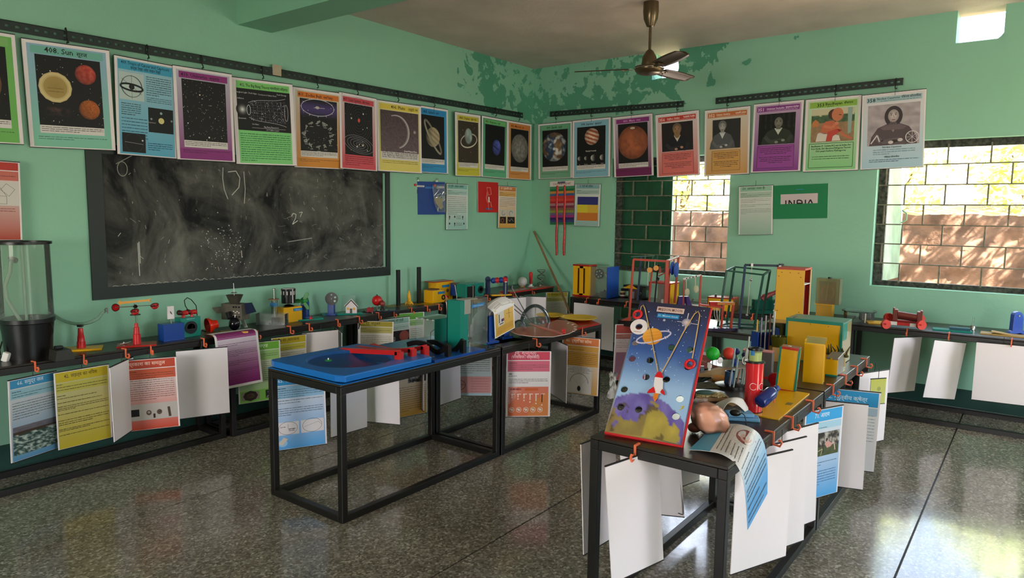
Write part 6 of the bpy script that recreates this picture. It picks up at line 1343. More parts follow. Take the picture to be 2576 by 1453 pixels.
flatpoly(i, 'pointer', mat('pink_bar', 'c87068', .3), [(1328, 815), (1334, 813), (1418, 837), (1412, 840)], fz + .002, .8); Mi_ = Matrix.Rotation(-i.rz, 3, 'Z'); sp_ = Mi_ @ (onz(1418, 836, fz + .003) - i.P) / i.k
i.part('slider', RED, lambda q: (q.box((sp_.x, sp_.y, sp_.z + 4), (8, 8, 9)), q.cyl((sp_.x, sp_.y - 6, sp_.z), (sp_.x, sp_.y - 6, sp_.z + 3), 3)), bev=1)
for a_, b_ in (((1446, 833), (1440, 832)), ((1450, 827), (1443, 826.5)), ((1450, 821), (1443, 821.5)), ((1444, 815), (1438, 816)), ((1432, 811), (1427, 812.5))): flatpoly(i, 'tick', PAPERW, [a_, (a_[0], a_[1] + .9), (b_[0], b_[1] + .9), b_], fz + .0015, .3)
i.part('support', CLEAR, lambda q: q.bx(-20, 20, -8, 8, 0, fz / i.k - TH / i.k - 1))
i = It('red_slab', 'red board at the end of the dome table under a yellow plate', 'board', 1440, 815, P=onz(1440, 812, TH), rz=CRZ); flatpoly(i, 'board', REDB, [(1352, 800), (1420, 833), (1508, 812), (1436, 787)], TH + .012, -4)
for j, (px, py, r_) in enumerate(((1456, 800, 46), (1384, 794, 36))):
    i = It('yellow_plate', ['larger yellow plate at the table end', 'smaller yellow plate behind the dome'][j], 'plate', px, py + 4, TH + .016, group='yellow plates'); i.part('dish', mat('plate_yellow', 'c9a21c', .35), lambda q: q.lathe([(0, 1), (r_ * .5, 1), (r_ * .62, 2), (r_ * .95, 7), (r_, 7.4), (r_, 6.2), (r_ * .6, 0), (0, 0)], n=40)); i.part('inner_relief', mat('plate_relief', 'a8841a', .4), lambda q: q.torus((0, 0, 2.4), r_ * .7, .8, n=36, k=5))
# ---------------------------------------------------------------- on the tables along the window wall (front faces +x)
i = It('slotted_cabinet', 'yellow cabinet with two tall slots and a red top', 'cabinet', 1470, 744, rz=RRZ); X = i.fx
i.part('body', YEL, lambda q: (q.bx(-20 * X, -9 * X, -18, -16, 4, 76), q.bx(-4 * X, 5 * X, -18, -16, 4, 76), q.bx(10 * X, 19 * X, -18, -16, 4, 76), q.bx(-9 * X, 10 * X, -18, -16, 4, 8), q.bx(-9 * X, 10 * X, -18, -16, 71, 76), q.bx(19 * X, 19.8 * X, -18, 16, 4, 76), q.bx(-20 * X, -19 * X, -16, 16, 4, 76))); i.part('back', mat('amber_dark', '9a6a10', .5), lambda q: q.bx(-19 * X, 19 * X, -8, 16, 4, 76)); i.part('top', REDB, lambda q: q.bx(-21 * X, 21 * X, -19, 17, 76, 80), bev=.8); i.part('base', REDB, lambda q: q.bx(-21 * X, 21 * X, -19, 17, 0, 4), bev=.8)
i = It('wheel_case', 'clear case with a black holed wheel and a solid blue side', 'case', 1523, 748, rz=RRZ); X = i.fx
i.part('glass', CLEAR, lambda q: (q.bx(-29 * X, 12 * X, -18, -17.5, 1, 78), q.bx(-29 * X, 12 * X, 17, 17.6, 1, 78), q.bx(-29 * X, 12 * X, -18, 18, 77, 78))); i.part('blue_side', BLUE, lambda q: q.bx(12 * X, 13.4 * X, -20, 40, -3, 78)); i.part('base', YEL, lambda q: q.bx(-30 * X, 22 * X, -19, 18, -2, 0))
wl = i.part('wheel', BLACKP, lambda q: q.cyl((-10 * X, -12, 60), (-10 * X, -15, 60), 13, n=32))
for a in range(6): i.part('wheel_hole', mat('pale_green_dot', 'a8c8b4', .6), lambda q: q.cyl((-10 * X + 7.5 * math.cos(a * PI / 3 + .3), -15, 60 + 7.5 * math.sin(a * PI / 3 + .3)), (-10 * X + 7.5 * math.cos(a * PI / 3 + .3), -15.8, 60 + 7.5 * math.sin(a * PI / 3 + .3)), 2, n=12), parent=wl)
i.part('weight_box', mat('dark_teal_box', '1f3a36', .5), lambda q: (q.bx(-10 * X, 8 * X, -10, 8, 1, 15), q.cyl((-2, 0, 15), (-2, 0, 19), 2.5)), bev=1); i.part('thread', CORD, lambda q: q.tube([(4 * X, -12, 60), (9 * X, -8, 48), (6 * X, -4, 30), (0, 0, 18)], .7, 6)); i.part('axle', WOOD, lambda q: q.cyl((2 * X, -12, 62), (12 * X, -12, 62), 1.6, n=8))
i = It('brown_jar', 'small brown jar with a cream screw lid beside the dark hut', 'jar', 1566, 747); i.part('jar', mat('brown_jar', '5a2c22', .35), lambda q: q.lathe([(0, 0), (6.4, 0), (7, 2), (7, 11), (6, 12), (0, 12)])); i.part('lid', mat('cream_lid', 'c9b28a', .5), lambda q: q.lathe([(6.8, 12), (7, 13), (7, 16), (0, 16.4)])); i.part('label', PAPERW, lambda q: q.lathe([(7.1, 3.5), (7.1, 6.5)]))
i = It('hut_model', 'dark model hut with a yellow gable and an overhanging roof', 'hut model', 1598, 750, rz=RRZ); X = i.fx
i.part('base_plate', mat('slate_plate', '2c3530', .5), lambda q: q.bx(-52 * X, 34 * X, -16, 18, -2, 0)); i.part('body', mat('hut_brown', '4a3630', .5), lambda q: q.bx(-13 * X, 10 * X, -10, 14, 0, 26)); i.part('side_wall', BLACKP, lambda q: q.bx(10 * X, 20 * X, -9, 15, 0, 30)); i.part('gable', YEL, lambda q: q.prism([(-27 * X, 25), (-8 * X, 35), (10 * X, 25)], (0, -11, 0), t=-2)); i.part('roof', BLACKP, lambda q: q.bx(-28 * X, 30 * X, -8, 18, 28, 33), bev=1); i.part('roof_panel', SMOKE, lambda q: q.bx(22 * X, 31 * X, -10, 10, 24, 31)); i.part('door', mat('grey_door', '7c7c80', .5), lambda q: q.bx(-9 * X, 2 * X, -11.2, -10, 0, 18)); i.part('spout', BLACKP, lambda q: (q.bx(-35 * X, -14 * X, -6, 4, 17, 23), q.bx(-20 * X, -13 * X, -6, 4, 20, 27)), bev=2); i.part('ring', STEEL, lambda q: q.torus((16 * X, -9.6, 14), 2.6, .7, (0, 1, 0), n=14, k=5))
i = It('red_edged_cabinet', 'yellow sided display cabinet with clear front, behind the red posts', 'cabinet', 1668, 766, rz=RRZ); X = i.fx
i.part('side', YEL, lambda q: q.bx(22 * X, 24 * X, -16, 34, 2, 54)); i.part('top', REDB, lambda q: q.bx(-30 * X, 25 * X, -18, 36, 54, 57)); i.part('base', REDB, lambda q: q.bx(-30 * X, 25 * X, -18, 36, -1, 2)); i.part('back', mat('cabinet_back', '6c5a4c', .6), lambda q: q.bx(-29 * X, 22 * X, 32, 34, 2, 54)); i.part('glass', CLEAR, lambda q: q.bx(-29 * X, 22 * X, -16, -15.4, 2, 54)); i.part('white_box', PAPERW, lambda q: q.bx(-2 * X, 14 * X, -8, 6, 2, 14)); i.part('corner_post', REDB, lambda q: (q.bx(-30 * X, -27 * X, -17, -14, 2, 54), q.bx(20 * X, 23 * X, -17, -14, 2, 54)))
i = It('purple_stand', 'dark purple tapering block stand with a small opening', 'stand', 1720, 774); i.part('block', mat('purple_paint', '3a2266', .5), lambda q: (q.prism([(-19, 0), (-14, 29), (-2, 30), (1, 0)], (0, 8, 0), t=16), q.prism([(8, 0), (2, 29), (10, 30), (22, 0)], (0, 8, 0), t=16), q.prism([(-12, 12), (-12, 29), (8, 29), (8, 12)], (0, 6, 0), t=10), q.bx(-19, 22, -8, 8, 0, 4)), bev=.8)
i = It('clear_cover', 'clear faceted plastic cover over a wooden tray', 'cover', 1760, 770, rz=RRZ); X = i.fx; i.part('tray', mat('pale_tray', 'a89a70', .6), lambda q: q.bx(-30 * X, 28 * X, -14, 14, -2, 2)); i.part('cover', CLEAR, lambda q: q.add([(-28 * X, -13, 2), (28 * X, -13, 2), (28 * X, 13, 2), (-28 * X, 13, 2), (-16 * X, -8, 19), (16 * X, -8, 19), (16 * X, 8, 19), (-16 * X, 8, 19)], [(0, 1, 5, 4), (1, 2, 6, 5), (2, 3, 7, 6), (3, 0, 4, 7), (4, 5, 6, 7)])); i.part('cover_edge', clear('edge_film', 'e8f0ec', .5), lambda q: [q.cyl(a, b_, .7, n=6) for a, b_ in (((-28 * X, -13, 2), (-16 * X, -8, 19)), ((-16 * X, -8, 19), (16 * X, -8, 19)), ((16 * X, -8, 19), (28 * X, -13, 2)), ((16 * X, -8, 19), (16 * X, 8, 19)), ((-16 * X, -8, 19), (-16 * X, 8, 19)))]); i.part('specimen', BROWN, lambda q: q.sph((12 * X, 0, 7), 6, sq=(1.5, .8, .7)))
i = It('radio_box', 'yellow meter box with a red rim and two black knobs on top', 'meter box', 1815, 779, rz=RRZ); X = i.fx
i.part('front', YEL, lambda q: q.bx(-30 * X, 31 * X, -12, -10, -2, 29)); i.part('case', mat('radio_brown', '7a4a24', .5), lambda q: q.bx(-31 * X, 32 * X, -10, 30, -2, 30)); i.part('rim', REDB, lambda q: (q.bx(-32 * X, 32 * X, -13, 31, 30, 32.5), q.bx(-32 * X, -30 * X, -13, -9, -2, 30))); i.part('label', TEAL, lambda q: q.bx(-22 * X, 4 * X, -13, -12, 12, 19))
for x_ in (-16, 24): i.part('knob', BLACKP, lambda q: (q.cyl((x_ * X, 0, 32), (x_ * X, 0, 36), 3), q.cyl((x_ * X, 0, 36), (x_ * X, 0, 39), 2)))
i.part('socket', BLACKP, lambda q: q.cyl((8 * X, -12, 16), (8 * X, -15, 16), 2))
tape_print(i.r, i.k, 24 * X, 6, (-9 * X, -13.6, 18.5), 'Electric field')
i = It('water_tank_model', 'dark teal six sided clear tank with a red telescope arm on it', 'tank model', 1930, 788); TANK = clear('tank_teal', '1f5a4c', .6); i.part('tank', TANK, lambda q: (q.prism([(-46, -6), (-30, -24), (30, -26), (46, -8), (38, 22), (-34, 22)], (0, 0, 2), (1, 0, 0), (0, 1, 0), 9), q.bx(-34, 30, -4, 18, 10, 34))); i.part('arm', mat('maroon_tube', '7a2a26', .4), lambda q: (q.tube([(-12, 0, 40), (-4, 0, 44), (14, 0, 52), (24, 0, 56)], [8, 7, 5, 6], 12), q.cyl((-16, 0, 36), (-10, 0, 42), 7))); i.part('pillar', TANK, lambda q: q.bx(-2, 10, -4, 6, 8, 44))
i = It('clock_dispenser', 'amber panel dispenser with a clear shell and crescent marks', 'dispenser', 2078, 797, rz=RRZ); X = i.fx
i.part('lower_box', mat('amber_box', 'c09018', .4), lambda q: q.bx(-24 * X, 16 * X, -12, 14, 0, 32)); i.part('shelf', YEL, lambda q: q.bx(-28 * X, 17 * X, -16, 14, 32, 34)); i.part('panel', mat('amber_panel', '9c7430', .4), lambda q: q.bx(-22 * X, 20 * X, 2, 4, 34, 90)); i.part('shell', clear('amber_film', 'c8b88c', .3), lambda q: (q.bx(-26 * X, 32 * X, -14, -13.4, 34, 98), q.bx(31 * X, 32 * X, -14, 16, 34, 98), q.bx(-26 * X, 32 * X, -14, 16, 97.4, 98)), bev=.4)
i.part('knob', BLACKP, lambda q: q.cyl((4 * X, 0, 98), (4 * X, 0, 101), 5)); i.part('label', MATS['blue_label'], lambda q: q.bx(-22 * X, 10 * X, .6, 2, 82, 89))
for s_ in (-1, 1): i.part('crescent', mat('crescent_cream', 'c0ac88', .5), lambda q: q.prism([(s_ * (18 - 0) * X * math.cos(a) - 0, 62 + 18 * math.sin(a)) for a in [-1.0 + j * .25 for j in range(9)]] + [(s_ * 11 * X * math.cos(a) + s_ * 2, 62 + 16 * math.sin(a)) for a in [1.0 - j * .25 for j in range(9)]], (0, 1.4, 0), t=-1 if s_ < 0 else 1))
i.part('tube', CORD, lambda q: q.tube([(2, 0, 96), (0, 0, 80), (-2, 0, 50), (-4, -2, 34)], 1.1, 6)); i.part('red_tray', REDB, lambda q: q.bx(-18 * X, 14 * X, -6, 2, 35, 41))
i = It('clear_drum', 'low clear drum with a wide clear lid by the amber dispenser', 'drum', 2160, 806); i.part('wall', CLEAR, lambda q: q.lathe([(35, 0), (35, 24)], n=40)); i.part('lid', CLEAR, lambda q: q.lathe([(0, 25), (40, 24), (40, 26), (0, 27)], n=40)); i.part('seam_strip', PAPERW, lambda q: q.bx(-3, 0, -36, -34.5, 0, 24)); i.part('inner_box', SMOKE, lambda q: q.bx(4, 24, -10, 8, 2, 18))
i = It('yellow_sheet', 'thin yellow acrylic plate lying left of the red cart', 'plate', 2205, 812, rz=RRZ); i.part('plate', YEL, lambda q: (setattr(q, 'T', Matrix.Rotation(.3, 4, 'Z')), q.bx(-22, 28, -30, 26, 0, 2.5)))
i = It('red_cart', 'red toy cart with four disc wheels and dark red rollers', 'cart', 2276, 825, rz=RRZ + .12); X = i.fx
i.part('deck', mat('dark_deck', '4a4438', .5), lambda q: q.bx(-44 * X, 62 * X, -10, 22, -3, 0)); i.part('axle_bar', RED, lambda q: (q.bx(-40 * X, 40 * X, -14, -8, 8, 15), q.bx(-38 * X, 36 * X, 12, 18, 12, 18)), bev=.6); i.part('white_sleeve', PAPERW, lambda q: (q.bx(-40 * X, -20 * X, -15, -7, 8, 16), q.bx(12 * X, 34 * X, -15, -7, 7, 15)))
for x_, y_, z_ in ((-48, -18, 9), (40, -18, 14), (-44, 18, 22), (36, 20, 24)): w_ = i.part('wheel', mat('coral_red', 'd2382e', .35), lambda q: q.cyl((x_ * X - 2, y_, z_), (x_ * X + 2, y_ - 6, z_), 11.5, n=26)); i.part('pin', RED, lambda q: q.cyl((x_ * X, y_ - 6, z_), (x_ * X, y_ - 14, z_ + 2), 1.6, n=8), parent=w_)
RBR = mat('dark_red_wood', '6e2a1e', .45)
i.part('end_block', RBR, lambda q: (q.bx(-33 * X, -20 * X, -8, 16, 18, 46), q.bx(-33 * X, -28 * X, -8, 16, 44, 50)), bev=1.4); i.part('end_block', RBR, lambda q: (q.bx(28 * X, 42 * X, -8, 16, 16, 44), q.bx(36 * X, 42 * X, -8, 16, 42, 47)), bev=1.4); i.part('roller', RBR, lambda q: (q.cyl((-20 * X, -2, 34), (28 * X, -2, 30), 8), q.cyl((-20 * X, 8, 28), (28 * X, 8, 24), 7)))
i = It('teal_plates', 'two stacked teal plates beside the small steel weight', 'plates', 2397, 832, rz=RRZ); i.part('lower_plate', TEAL, lambda q: (setattr(q, 'T', Matrix.Rotation(.15, 4, 'Z')), q.bx(-44, 40, -18, 14, 0, 4))); i.part('upper_plate', mat('deep_teal', '0f4a5a', .3), lambda q: (setattr(q, 'T', Matrix.Rotation(.1, 4, 'Z')), q.bx(-8, 36, -10, 12, 4, 10)))
i = It('steel_weight', 'small steel cylinder weight with a thin upright stem', 'weight', 2446, 831); i.part('body', STEEL, lambda q: q.lathe([(0, 0), (6.5, 0), (6.5, 11), (5, 13), (0, 13)])); i.part('stem', CLEAR, lambda q: q.cyl((0, 0, 13), (1, 0, 34), 2))
i = It('tan_board', 'tan folded board at the right end of the window table', 'board', 2545, 845, rz=RRZ); i.part('board', mat('tan_board', 'b08a3c', .5), lambda q: (q.bx(-66, 60, -16, 24, 0, 3), q.box((-18, 2, 5), (50, 26, 2), R=Matrix.Rotation(.12, 3, 'Y'))))
i = It('blue_upright', 'blue round topped upright with a notched foot at the right edge', 'upright', 2555, 839); i.part('body', mat('violet_blue', '3a56b0', .25), lambda q: q.prism([(-22, 0), (-18, 6), (-13, 8), (-12, 44)] + [(-.5 + 12 * math.cos(a), 44 + 13 * math.sin(a)) for a in [PI - j * PI / 8 for j in range(1, 8)]] + [(12, 44), (14, 8), (20, 3), (18, -2), (8, 2), (-6, 0)], (0, 8, 0), t=14), bev=1.6); i.part('star_bolt', STEEL, lambda q: q.cyl((0, -6, 46), (0, -8, 46), 2.4, n=8))

# ---------------------------------------------------------------- on the cage table
def frame_bar(it, name, m, segs, w_=4, parent=None):
    return it.part(name, m, lambda q: [q.bar(a, b_, w_) for a, b_ in segs], parent=parent)
i = It('pulley_frame', 'tall red pulley frame with orange discs and big blue discs', 'frame', 1625, 800, P=onz(1625, 806, TH)); k_ = i.k
i.part('post', PINKL, lambda q: q.bar((-43, 0, -4), (-36, 0, 154), 5)); i.part('foot', PINKL, lambda q: q.prism([(-62, 0), (-40, 0), (-38, 8), (-44, 8)], (0, 4, 0), t=8)); i.part('post', PINKL, lambda q: q.bar((44, -14, -30), (47, -4, 153), 8)); i.part('post', PINKL, lambda q: q.bar((12, 40, 10), (19, 40, 130), 4)); i.part('post', PINKL, lambda q: q.bar((58, 40, 20), (64, 40, 130), 4)); i.part('post', PINKL, lambda q: q.bar((84, 60, 38), (90, 60, 160), 5))
i.part('top_bar', PINKL, lambda q: (q.bar((-37, 0, 154), (48, -4, 150), 5), q.bar((47, -4, 152), (90, 60, 158), 4))); i.part('white_bar', PAPERW, lambda q: q.bar((46, -6, 152), (88, 50, 160), 3)); i.part('back_post', NAVY, lambda q: q.bar((-14, 50, 44), (-8, 50, 158), 4.5)); i.part('back_post', BLACKP, lambda q: q.bar((26, 30, 38), (32, 30, 140), 3.6)); i.part('back_bar', GREENF, lambda q: (q.bar((-34, 50, 157), (28, 60, 160), 3), q.bar((22, 60, 130), (24, 60, 158), 3), q.bar((34, 60, 128), (36, 60, 162), 3)))
for x_, z_, r_ in ((4, 128, 6.5), (20, 133, 6.5)): d_ = i.part('orange_disc', mat('orange_disc', 'cf8a34', .4), lambda q: q.cyl((x_, -2, z_), (x_, -5, z_), r_, n=24)); i.part('thread', CORD, lambda q: q.cyl((x_ - 3, 0, z_ - 40 if x_ < 10 else z_), (x_ - 2, 0, 153), .7, n=6), parent=d_); i.part('clip', PAPERW, lambda q: q.box((x_ - 2, -1, 152), (6, 5, 4)), parent=d_)
for x_, y_, z_, r_ in ((62, 10, 132, 17), (73, 16, 128, 19)): i.part('blue_disc', mat('disc_blue', '1c3f98', .35), lambda q: q.lathe([(0, 0), (r_, 1.5), (r_, 3), (0, 4.5)], (x_, y_, z_), axis=(.85, -.5, 0), n=32))
i.part('lever', PINKL, lambda q: (q.prism([(30, 118), (36, 120), (34, 136), (30, 136)], (0, 10, 0), t=3), q.cyl((30, 8, 112), (48, 8, 122), 1.5, n=8))); i.part('knob', BLACKP, lambda q: (q.sph((32, 26, 104), 4), q.cyl((31, 26, 98), (31, 26, 104), 3)))
i = It('spoon_rack', 'red rack with two pale spoons hanging from a white bar', 'rack', 1738, 790, P=onz(1738, 800, TH)); i.part('post', PINKL, lambda q: q.bar((20, 0, -4), (21, 0, 109), 4)); i.part('post', PINKL, lambda q: q.bar((-22, -4, 30), (-22, -4, 100), 3)); i.part('bar', PAPERW, lambda q: q.bar((-24, -4, 99), (21, 0, 109), 3.6)); i.part('bar_band', BLACKP, lambda q: [q.box((-16 + j * 8, -4, 101 + j * 1.9), (2, 4.4, 4)) for j in range(4)])
for x_, z_, h_ in ((-14, 62, 36), (8, 70, 34)): i.part('spoon', mat('spoon_cream', 'b5b090', .4), lambda q: (q.sph((x_ + 1, -3, z_ + 4), 8.4, sq=(.8, .35, 1.15)), q.cyl((x_ - 1, -3, z_ + 12), (x_ - 2, -3, z_ + h_), 1.3, n=8)))
i = It('hoop_table', 'orange toy table with a net, behind the rocket board', 'toy table', 1822, 838, P=onz(1822, 832, TH)); i.part('top', mat('orange_wood', 'b8702c', .5), lambda q: (q.bx(-22, 22, -6, 10, 66, 73)), bev=1); i.part('leg', PINKL, lambda q: q.bar((-10, -4, 0), (-7, -4, 66), 5)); i.part('leg', PINKL, lambda q: q.bar((14, -4, 0), (18, -4, 66), 5)); i.part('rail', PINKL, lambda q: (q.bar((-64, 0, 66), (-12, -4, 60), 4), q.bar((-12, -4, 60), (-4, -4, 60), 4))); i.part('red_box', REDB, lambda q: q.bx(-40, -14, -4, 6, 62, 74)); i.part('net', CORD, lambda q: [q.tube([(-28 + 4 * j, 0, 62), (-25 + 3 * j + (2 if j % 2 else -2), -2, 40), (-21 + 1.8 * j, 0, 24)], .6, 5) for j in range(6)])
i = It('purple_track', 'purple zigzag edged strip lying before the green cage', 'strip', 1818, 838, P=onz(1818, 832, TH)); i.part('strip', mat('deep_purple', '241a3a', .45), lambda q: q.prism([(-44, -10), (-30, -14), (0, -12), (36, -2), (42, 8), (20, 14), (-8, 16), (-40, 10)], (0, 0, 1), (1, 0, 0), (0, 1, 0), 7)); i.part('teeth', mat('lilac_bolt', '8a84a0', .4), lambda q: [q.cyl((-24 + j * 11, -8 + j, 8), (-24 + j * 11, -8 + j, 10), 2, n=8) for j in range(4)])
i = It('green_cage', 'open dark green wire cage of square rods, taller than wide', 'cage', 1862, 822, P=onz(1862, 822, TH))
bt = [(-58, -6, 8), (26, -26, -4), (60, 22, 10), (-20, 46, 16)]; tp_ = [(-42, -4, 142), (43, -24, 134), (76, 22, 142), (-7, 44, 148)]
for a, b_ in zip(bt, tp_): i.part('upright', GREENF, lambda q: q.bar((a[0], a[1], 1), b_, 4.4))
for a in range(4): i.part('top_bar', GREENF, lambda q: q.bar(tp_[a], tp_[(a + 1) % 4], 4)); i.part('bottom_bar', GREENF, lambda q: q.bar((*bt[a][:2], 2), (*bt[(a + 1) % 4][:2], 2), 4))
i.part('base_sheet', mat('cage_base', '33403c', .3), lambda q: q.prism([(-64, -10), (28, -32), (66, 20), (-20, 52)], (0, 0, -.2), (1, 0, 0), (0, 1, 0), 1))
i = It('pendulum_stand', 'navy and black stand with bobs hanging on white threads', 'stand', 1905, 830, P=onz(1905, 824, TH)); i.part('post', NAVY, lambda q: q.bar((-46, 0, 0), (-38, 0, 158), 4.6)); i.part('post', BLACKP, lambda q: q.bar((46, 10, 4), (56, 10, 158), 6)); i.part('top_bar', mat('black_navy', '0c1222', .35), lambda q: (q.bar((-38, 0, 158), (58, 10, 156), 5.5), q.box((55, 8, 157), (10, 8, 9)))); i.part('clip', PAPERW, lambda q: (q.box((-22, -1, 158), (5, 7, 8)), q.box((50, 4, 153), (5, 7, 9))))
bo = i.part('bob', STEEL, lambda q: q.sph((-22, 0, 121), 3.4)); i.part('thread', CORD, lambda q: (q.cyl((-22, 0, 124), (-21, 0, 156), .8, n=6), q.cyl((-27, 0, 34), (-24, 0, 120), .8, n=6)), parent=bo); i.part('bob', STEEL, lambda q: q.sph((-28, 0, 31), 3.2)); i.part('bob', BLACKP, lambda q: q.sph((50, 2, 105), 3.6)); i.part('shell_string', PAPERW, lambda q: [q.sph((47 - 1.2 * j, 0, 140 - 16 * j), 2.6, n=10) for j in range(8)] + [q.sph((62 - 1.1 * j, 2, 140 - 16 * j), 2.6, n=10) for j in range(8)]); i.part('string', CORD, lambda q: (q.cyl((50, 2, 108), (50, 2, 152), .7, n=6), q.cyl((38, 0, 26), (49, 0, 152), .6, n=6), q.cyl((54, 2, 26), (64, 2, 154), .6, n=6)))
i = It('tall_cabinet', 'tallest yellow cabinet with a red top and an open red lined side', 'cabinet', 2000, 838, P=Vector((1.66, 3.46, TH)), rz=RRZ); X = i.fx
i.part('front', YEL, lambda q: q.bx(-37 * X, 33 * X, -1, 1, 0, 172)); i.part('top', mat('red_top', 'b23a24', .4), lambda q: q.bx(-37 * X, 34 * X, -1, 62, 172, 177)); i.part('left_side', mat('dark_red_side', '7a1f18', .4), lambda q: q.bx(-38 * X, -37 * X, 0, 60, 0, 172)); i.part('back', REDB, lambda q: q.bx(-37 * X, 33 * X, 58, 60, 0, 172)); i.part('shelf', PAPERW, lambda q: (q.bx(-36 * X, 33 * X, 2, 58, 136, 138), q.bx(-36 * X, 33 * X, 2, 58, 2, 6))); i.part('back_liner', mat('pinkish_liner', '8f7a78', .6), lambda q: q.bx(-20 * X, 26 * X, 30, 34, 46, 136)); i.part('edge_strip', mat('pale_wood_edge', 'd2a878', .5), lambda q: q.bx(32 * X, 34 * X, 54, 61, 0, 174)); i.part('red_lower', mat('bright_red', 'c8281c', .35), lambda q: q.bx(-30 * X, 30 * X, 24, 30, 6, 46)); i.part('rivet', BROWN, lambda q: [q.box((x_ * X, -1.4, z_), (3, .8, 1.4)) for x_, z_ in ((-24, 165), (-3, 165), (18, 165), (-31, 155), (24, 155), (-31, 68), (24, 68))])

# ---------------------------------------------------------------- on the front table row
i = It('long_case', 'large teal edged yellow case with a green grey top', 'case', 2106, 922, P=Vector((2.44, 3.82, TH)), rz=RRZ); X = i.fx
i.part('front_panel', YEL, lambda q: q.bx(-68 * X, 66 * X, -2, 0, 3, 100)); i.part('teal_frame', TEAL, lambda q: (q.bx(-73 * X, 72 * X, -4, 2, 100, 108), q.bx(-73 * X, -68 * X, -4, 2, 0, 100), q.bx(66 * X, 72 * X, -4, 2, 0, 100), q.bx(-73 * X, 72 * X, -4, 2, 0, 3))); i.part('top', mat('teal_grey_top', '5f8a78', .35), lambda q: q.bx(-73 * X, 72 * X, 0, 96, 104, 107)); i.part('slot', BLACKP, lambda q: q.box((-58 * X, 26, 107.3), (4, 26, .8))); i.part('end_panel', clear('end_film', 'c8bc86', .5), lambda q: q.bx(70 * X, 72 * X, 0, 96, 2, 104)); i.part('end_inset', TEAL, lambda q: q.bx(70.5 * X, 72.6 * X, 6, 44, 62, 104)); i.part('rear_panel', YEL, lambda q: q.bx(-70 * X, 70 * X, 93, 95, 2, 104)); i.part('rivet', BROWN, lambda q: [q.box((x_ * X, -2.4, z_), (1.6, .8, 1.6)) for x_, z_ in ((36, 95), (60, 40), (-10, 97))])
i = It('plant_crate', 'low open yellow crate holding dark plant sprigs', 'crate', 2125, 928, P=onz(2122, 926, TH) + Vector((.10, -.02, 0)), rz=RRZ); X = i.fx
i.part('box', YEL, lambda q: (q.bx(-44 * X, 18 * X, -22, -20, 0, 42), q.bx(-44 * X, 18 * X, 22, 24, 0, 42), q.bx(-44 * X, -42 * X, -20, 22, 0, 42), q.bx(-44 * X, 18 * X, -20, 22, 0, 2))); i.part('end_panel', clear('end_film', 'c8bc86', .5), lambda q: q.bx(16 * X, 18 * X, -20, 22, 2, 42)); i.part('tab', YEL, lambda q: [q.box((17 * X, -18 + j * 12, 43), (3, 4, 3)) for j in range(4)])
rs = random.Random(21)
i.part('sprig', mat('dark_sprig', '4a4418', .7), lambda q: [q.tube([(-38 * X + j * 7, rs.uniform(-8, 14), 36), (-36 * X + j * 7, rs.uniform(-8, 14), 50), (-40 * X + j * 7 + rs.uniform(-3, 9), rs.uniform(-8, 14), 54 + rs.uniform(0, 14))], [2, 2.6, 1], 6) for j in range(9)] + [q.sph((-36 * X + j * 9, 2, 40), 6, n=8, sq=(1.2, 1, .7)) for j in range(7)])
i = It('glass_bowl', 'small amber cup before the teal edged case', 'cup', 2040, 875, P=Vector((2.52, 3.64, TH))); i.part('cup', clear('olive_glass', '6a6420', .55), lambda q: q.lathe([(0, 36), (16, 36), (20, 62), (18.6, 62), (15, 38)])); i.part('stand', MATS['amber_panel'], lambda q: q.bx(-18, 14, -10, 12, 0, 36))
i = It('lidded_box', 'small yellow fronted box with a slanted grey clear lid', 'box', 2092, 950, P=onz(2088, 948, TH) + Vector((-.03, 0, 0)), rz=RRZ); X = i.fx
i.part('front', YEL, lambda q: (q.bx(-16 * X, 14 * X, -2, 0, 4, 42), q.bx(-4, 0, -2, 0, 42, 46))); i.part('body', mat('grey_acrylic', '77726a', .3), lambda q: q.prism([(0, 2), (64, 2), (64, 52), (0, 46)], (14 * X, 0, 0), (0, 1, 0), (0, 0, 1), -30 * X)); i.part('lid_edge', PAPERW, lambda q: q.bar((14.4 * X, 0, 47), (14.4 * X, 64, 53), 1.4)); i.part('teal_foot', TEAL, lambda q: q.bx(-17 * X, 15 * X, -3, 1, 0, 4))
i = It('open_yellow_box', 'upright yellow box open on its right side, between crate and teal strip box', 'box', 2042, 968, P=onz(2042, 964, TH) + Vector((-.02, 0, 0)), rz=RRZ + .10); X = i.fx
i.part('front', YEL, lambda q: q.bx(-26 * X, 24 * X, -2, 0, 0, 100)); i.part('left_side', YEL, lambda q: q.bx(-26 * X, -24 * X, 0, 36, 0, 108)); i.part('back', YEL, lambda q: q.bx(-26 * X, 24 * X, 34, 36, 0, 112)); i.part('base', YEL, lambda q: q.bx(-26 * X, 24 * X, 0, 36, 0, 2)); i.part('top', clear('pale_yellow_film', 'd8cf88', .6), lambda q: q.prism([(0, 100), (36, 112), (36, 110.5), (0, 98.5)], (24 * X, 0, 0), (0, 1, 0), (0, 0, 1), -50 * X)); i.part('inner_rib', mat('yellow_shade', 'c8940c', .4), lambda q: q.bx(-24 * X, 22 * X, 18, 20, 2, 104)); i.part('rim', mat('yellow_light', 'f0bc20', .3), lambda q: (q.bar((-26 * X, -2.4, 99), (24 * X, -2.4, 99), 3), q.bar((24.4 * X, -1, 0), (24.4 * X, -1, 99), 3)))
i = It('teal_strip_box', 'upright yellow box edged with teal strips and a red cap', 'box', 1976, 984, P=onz(1976, 984, TH), rz=RRZ + .14); X = i.fx
i.r.rotation_euler = (0, .06, RRZ + .14)
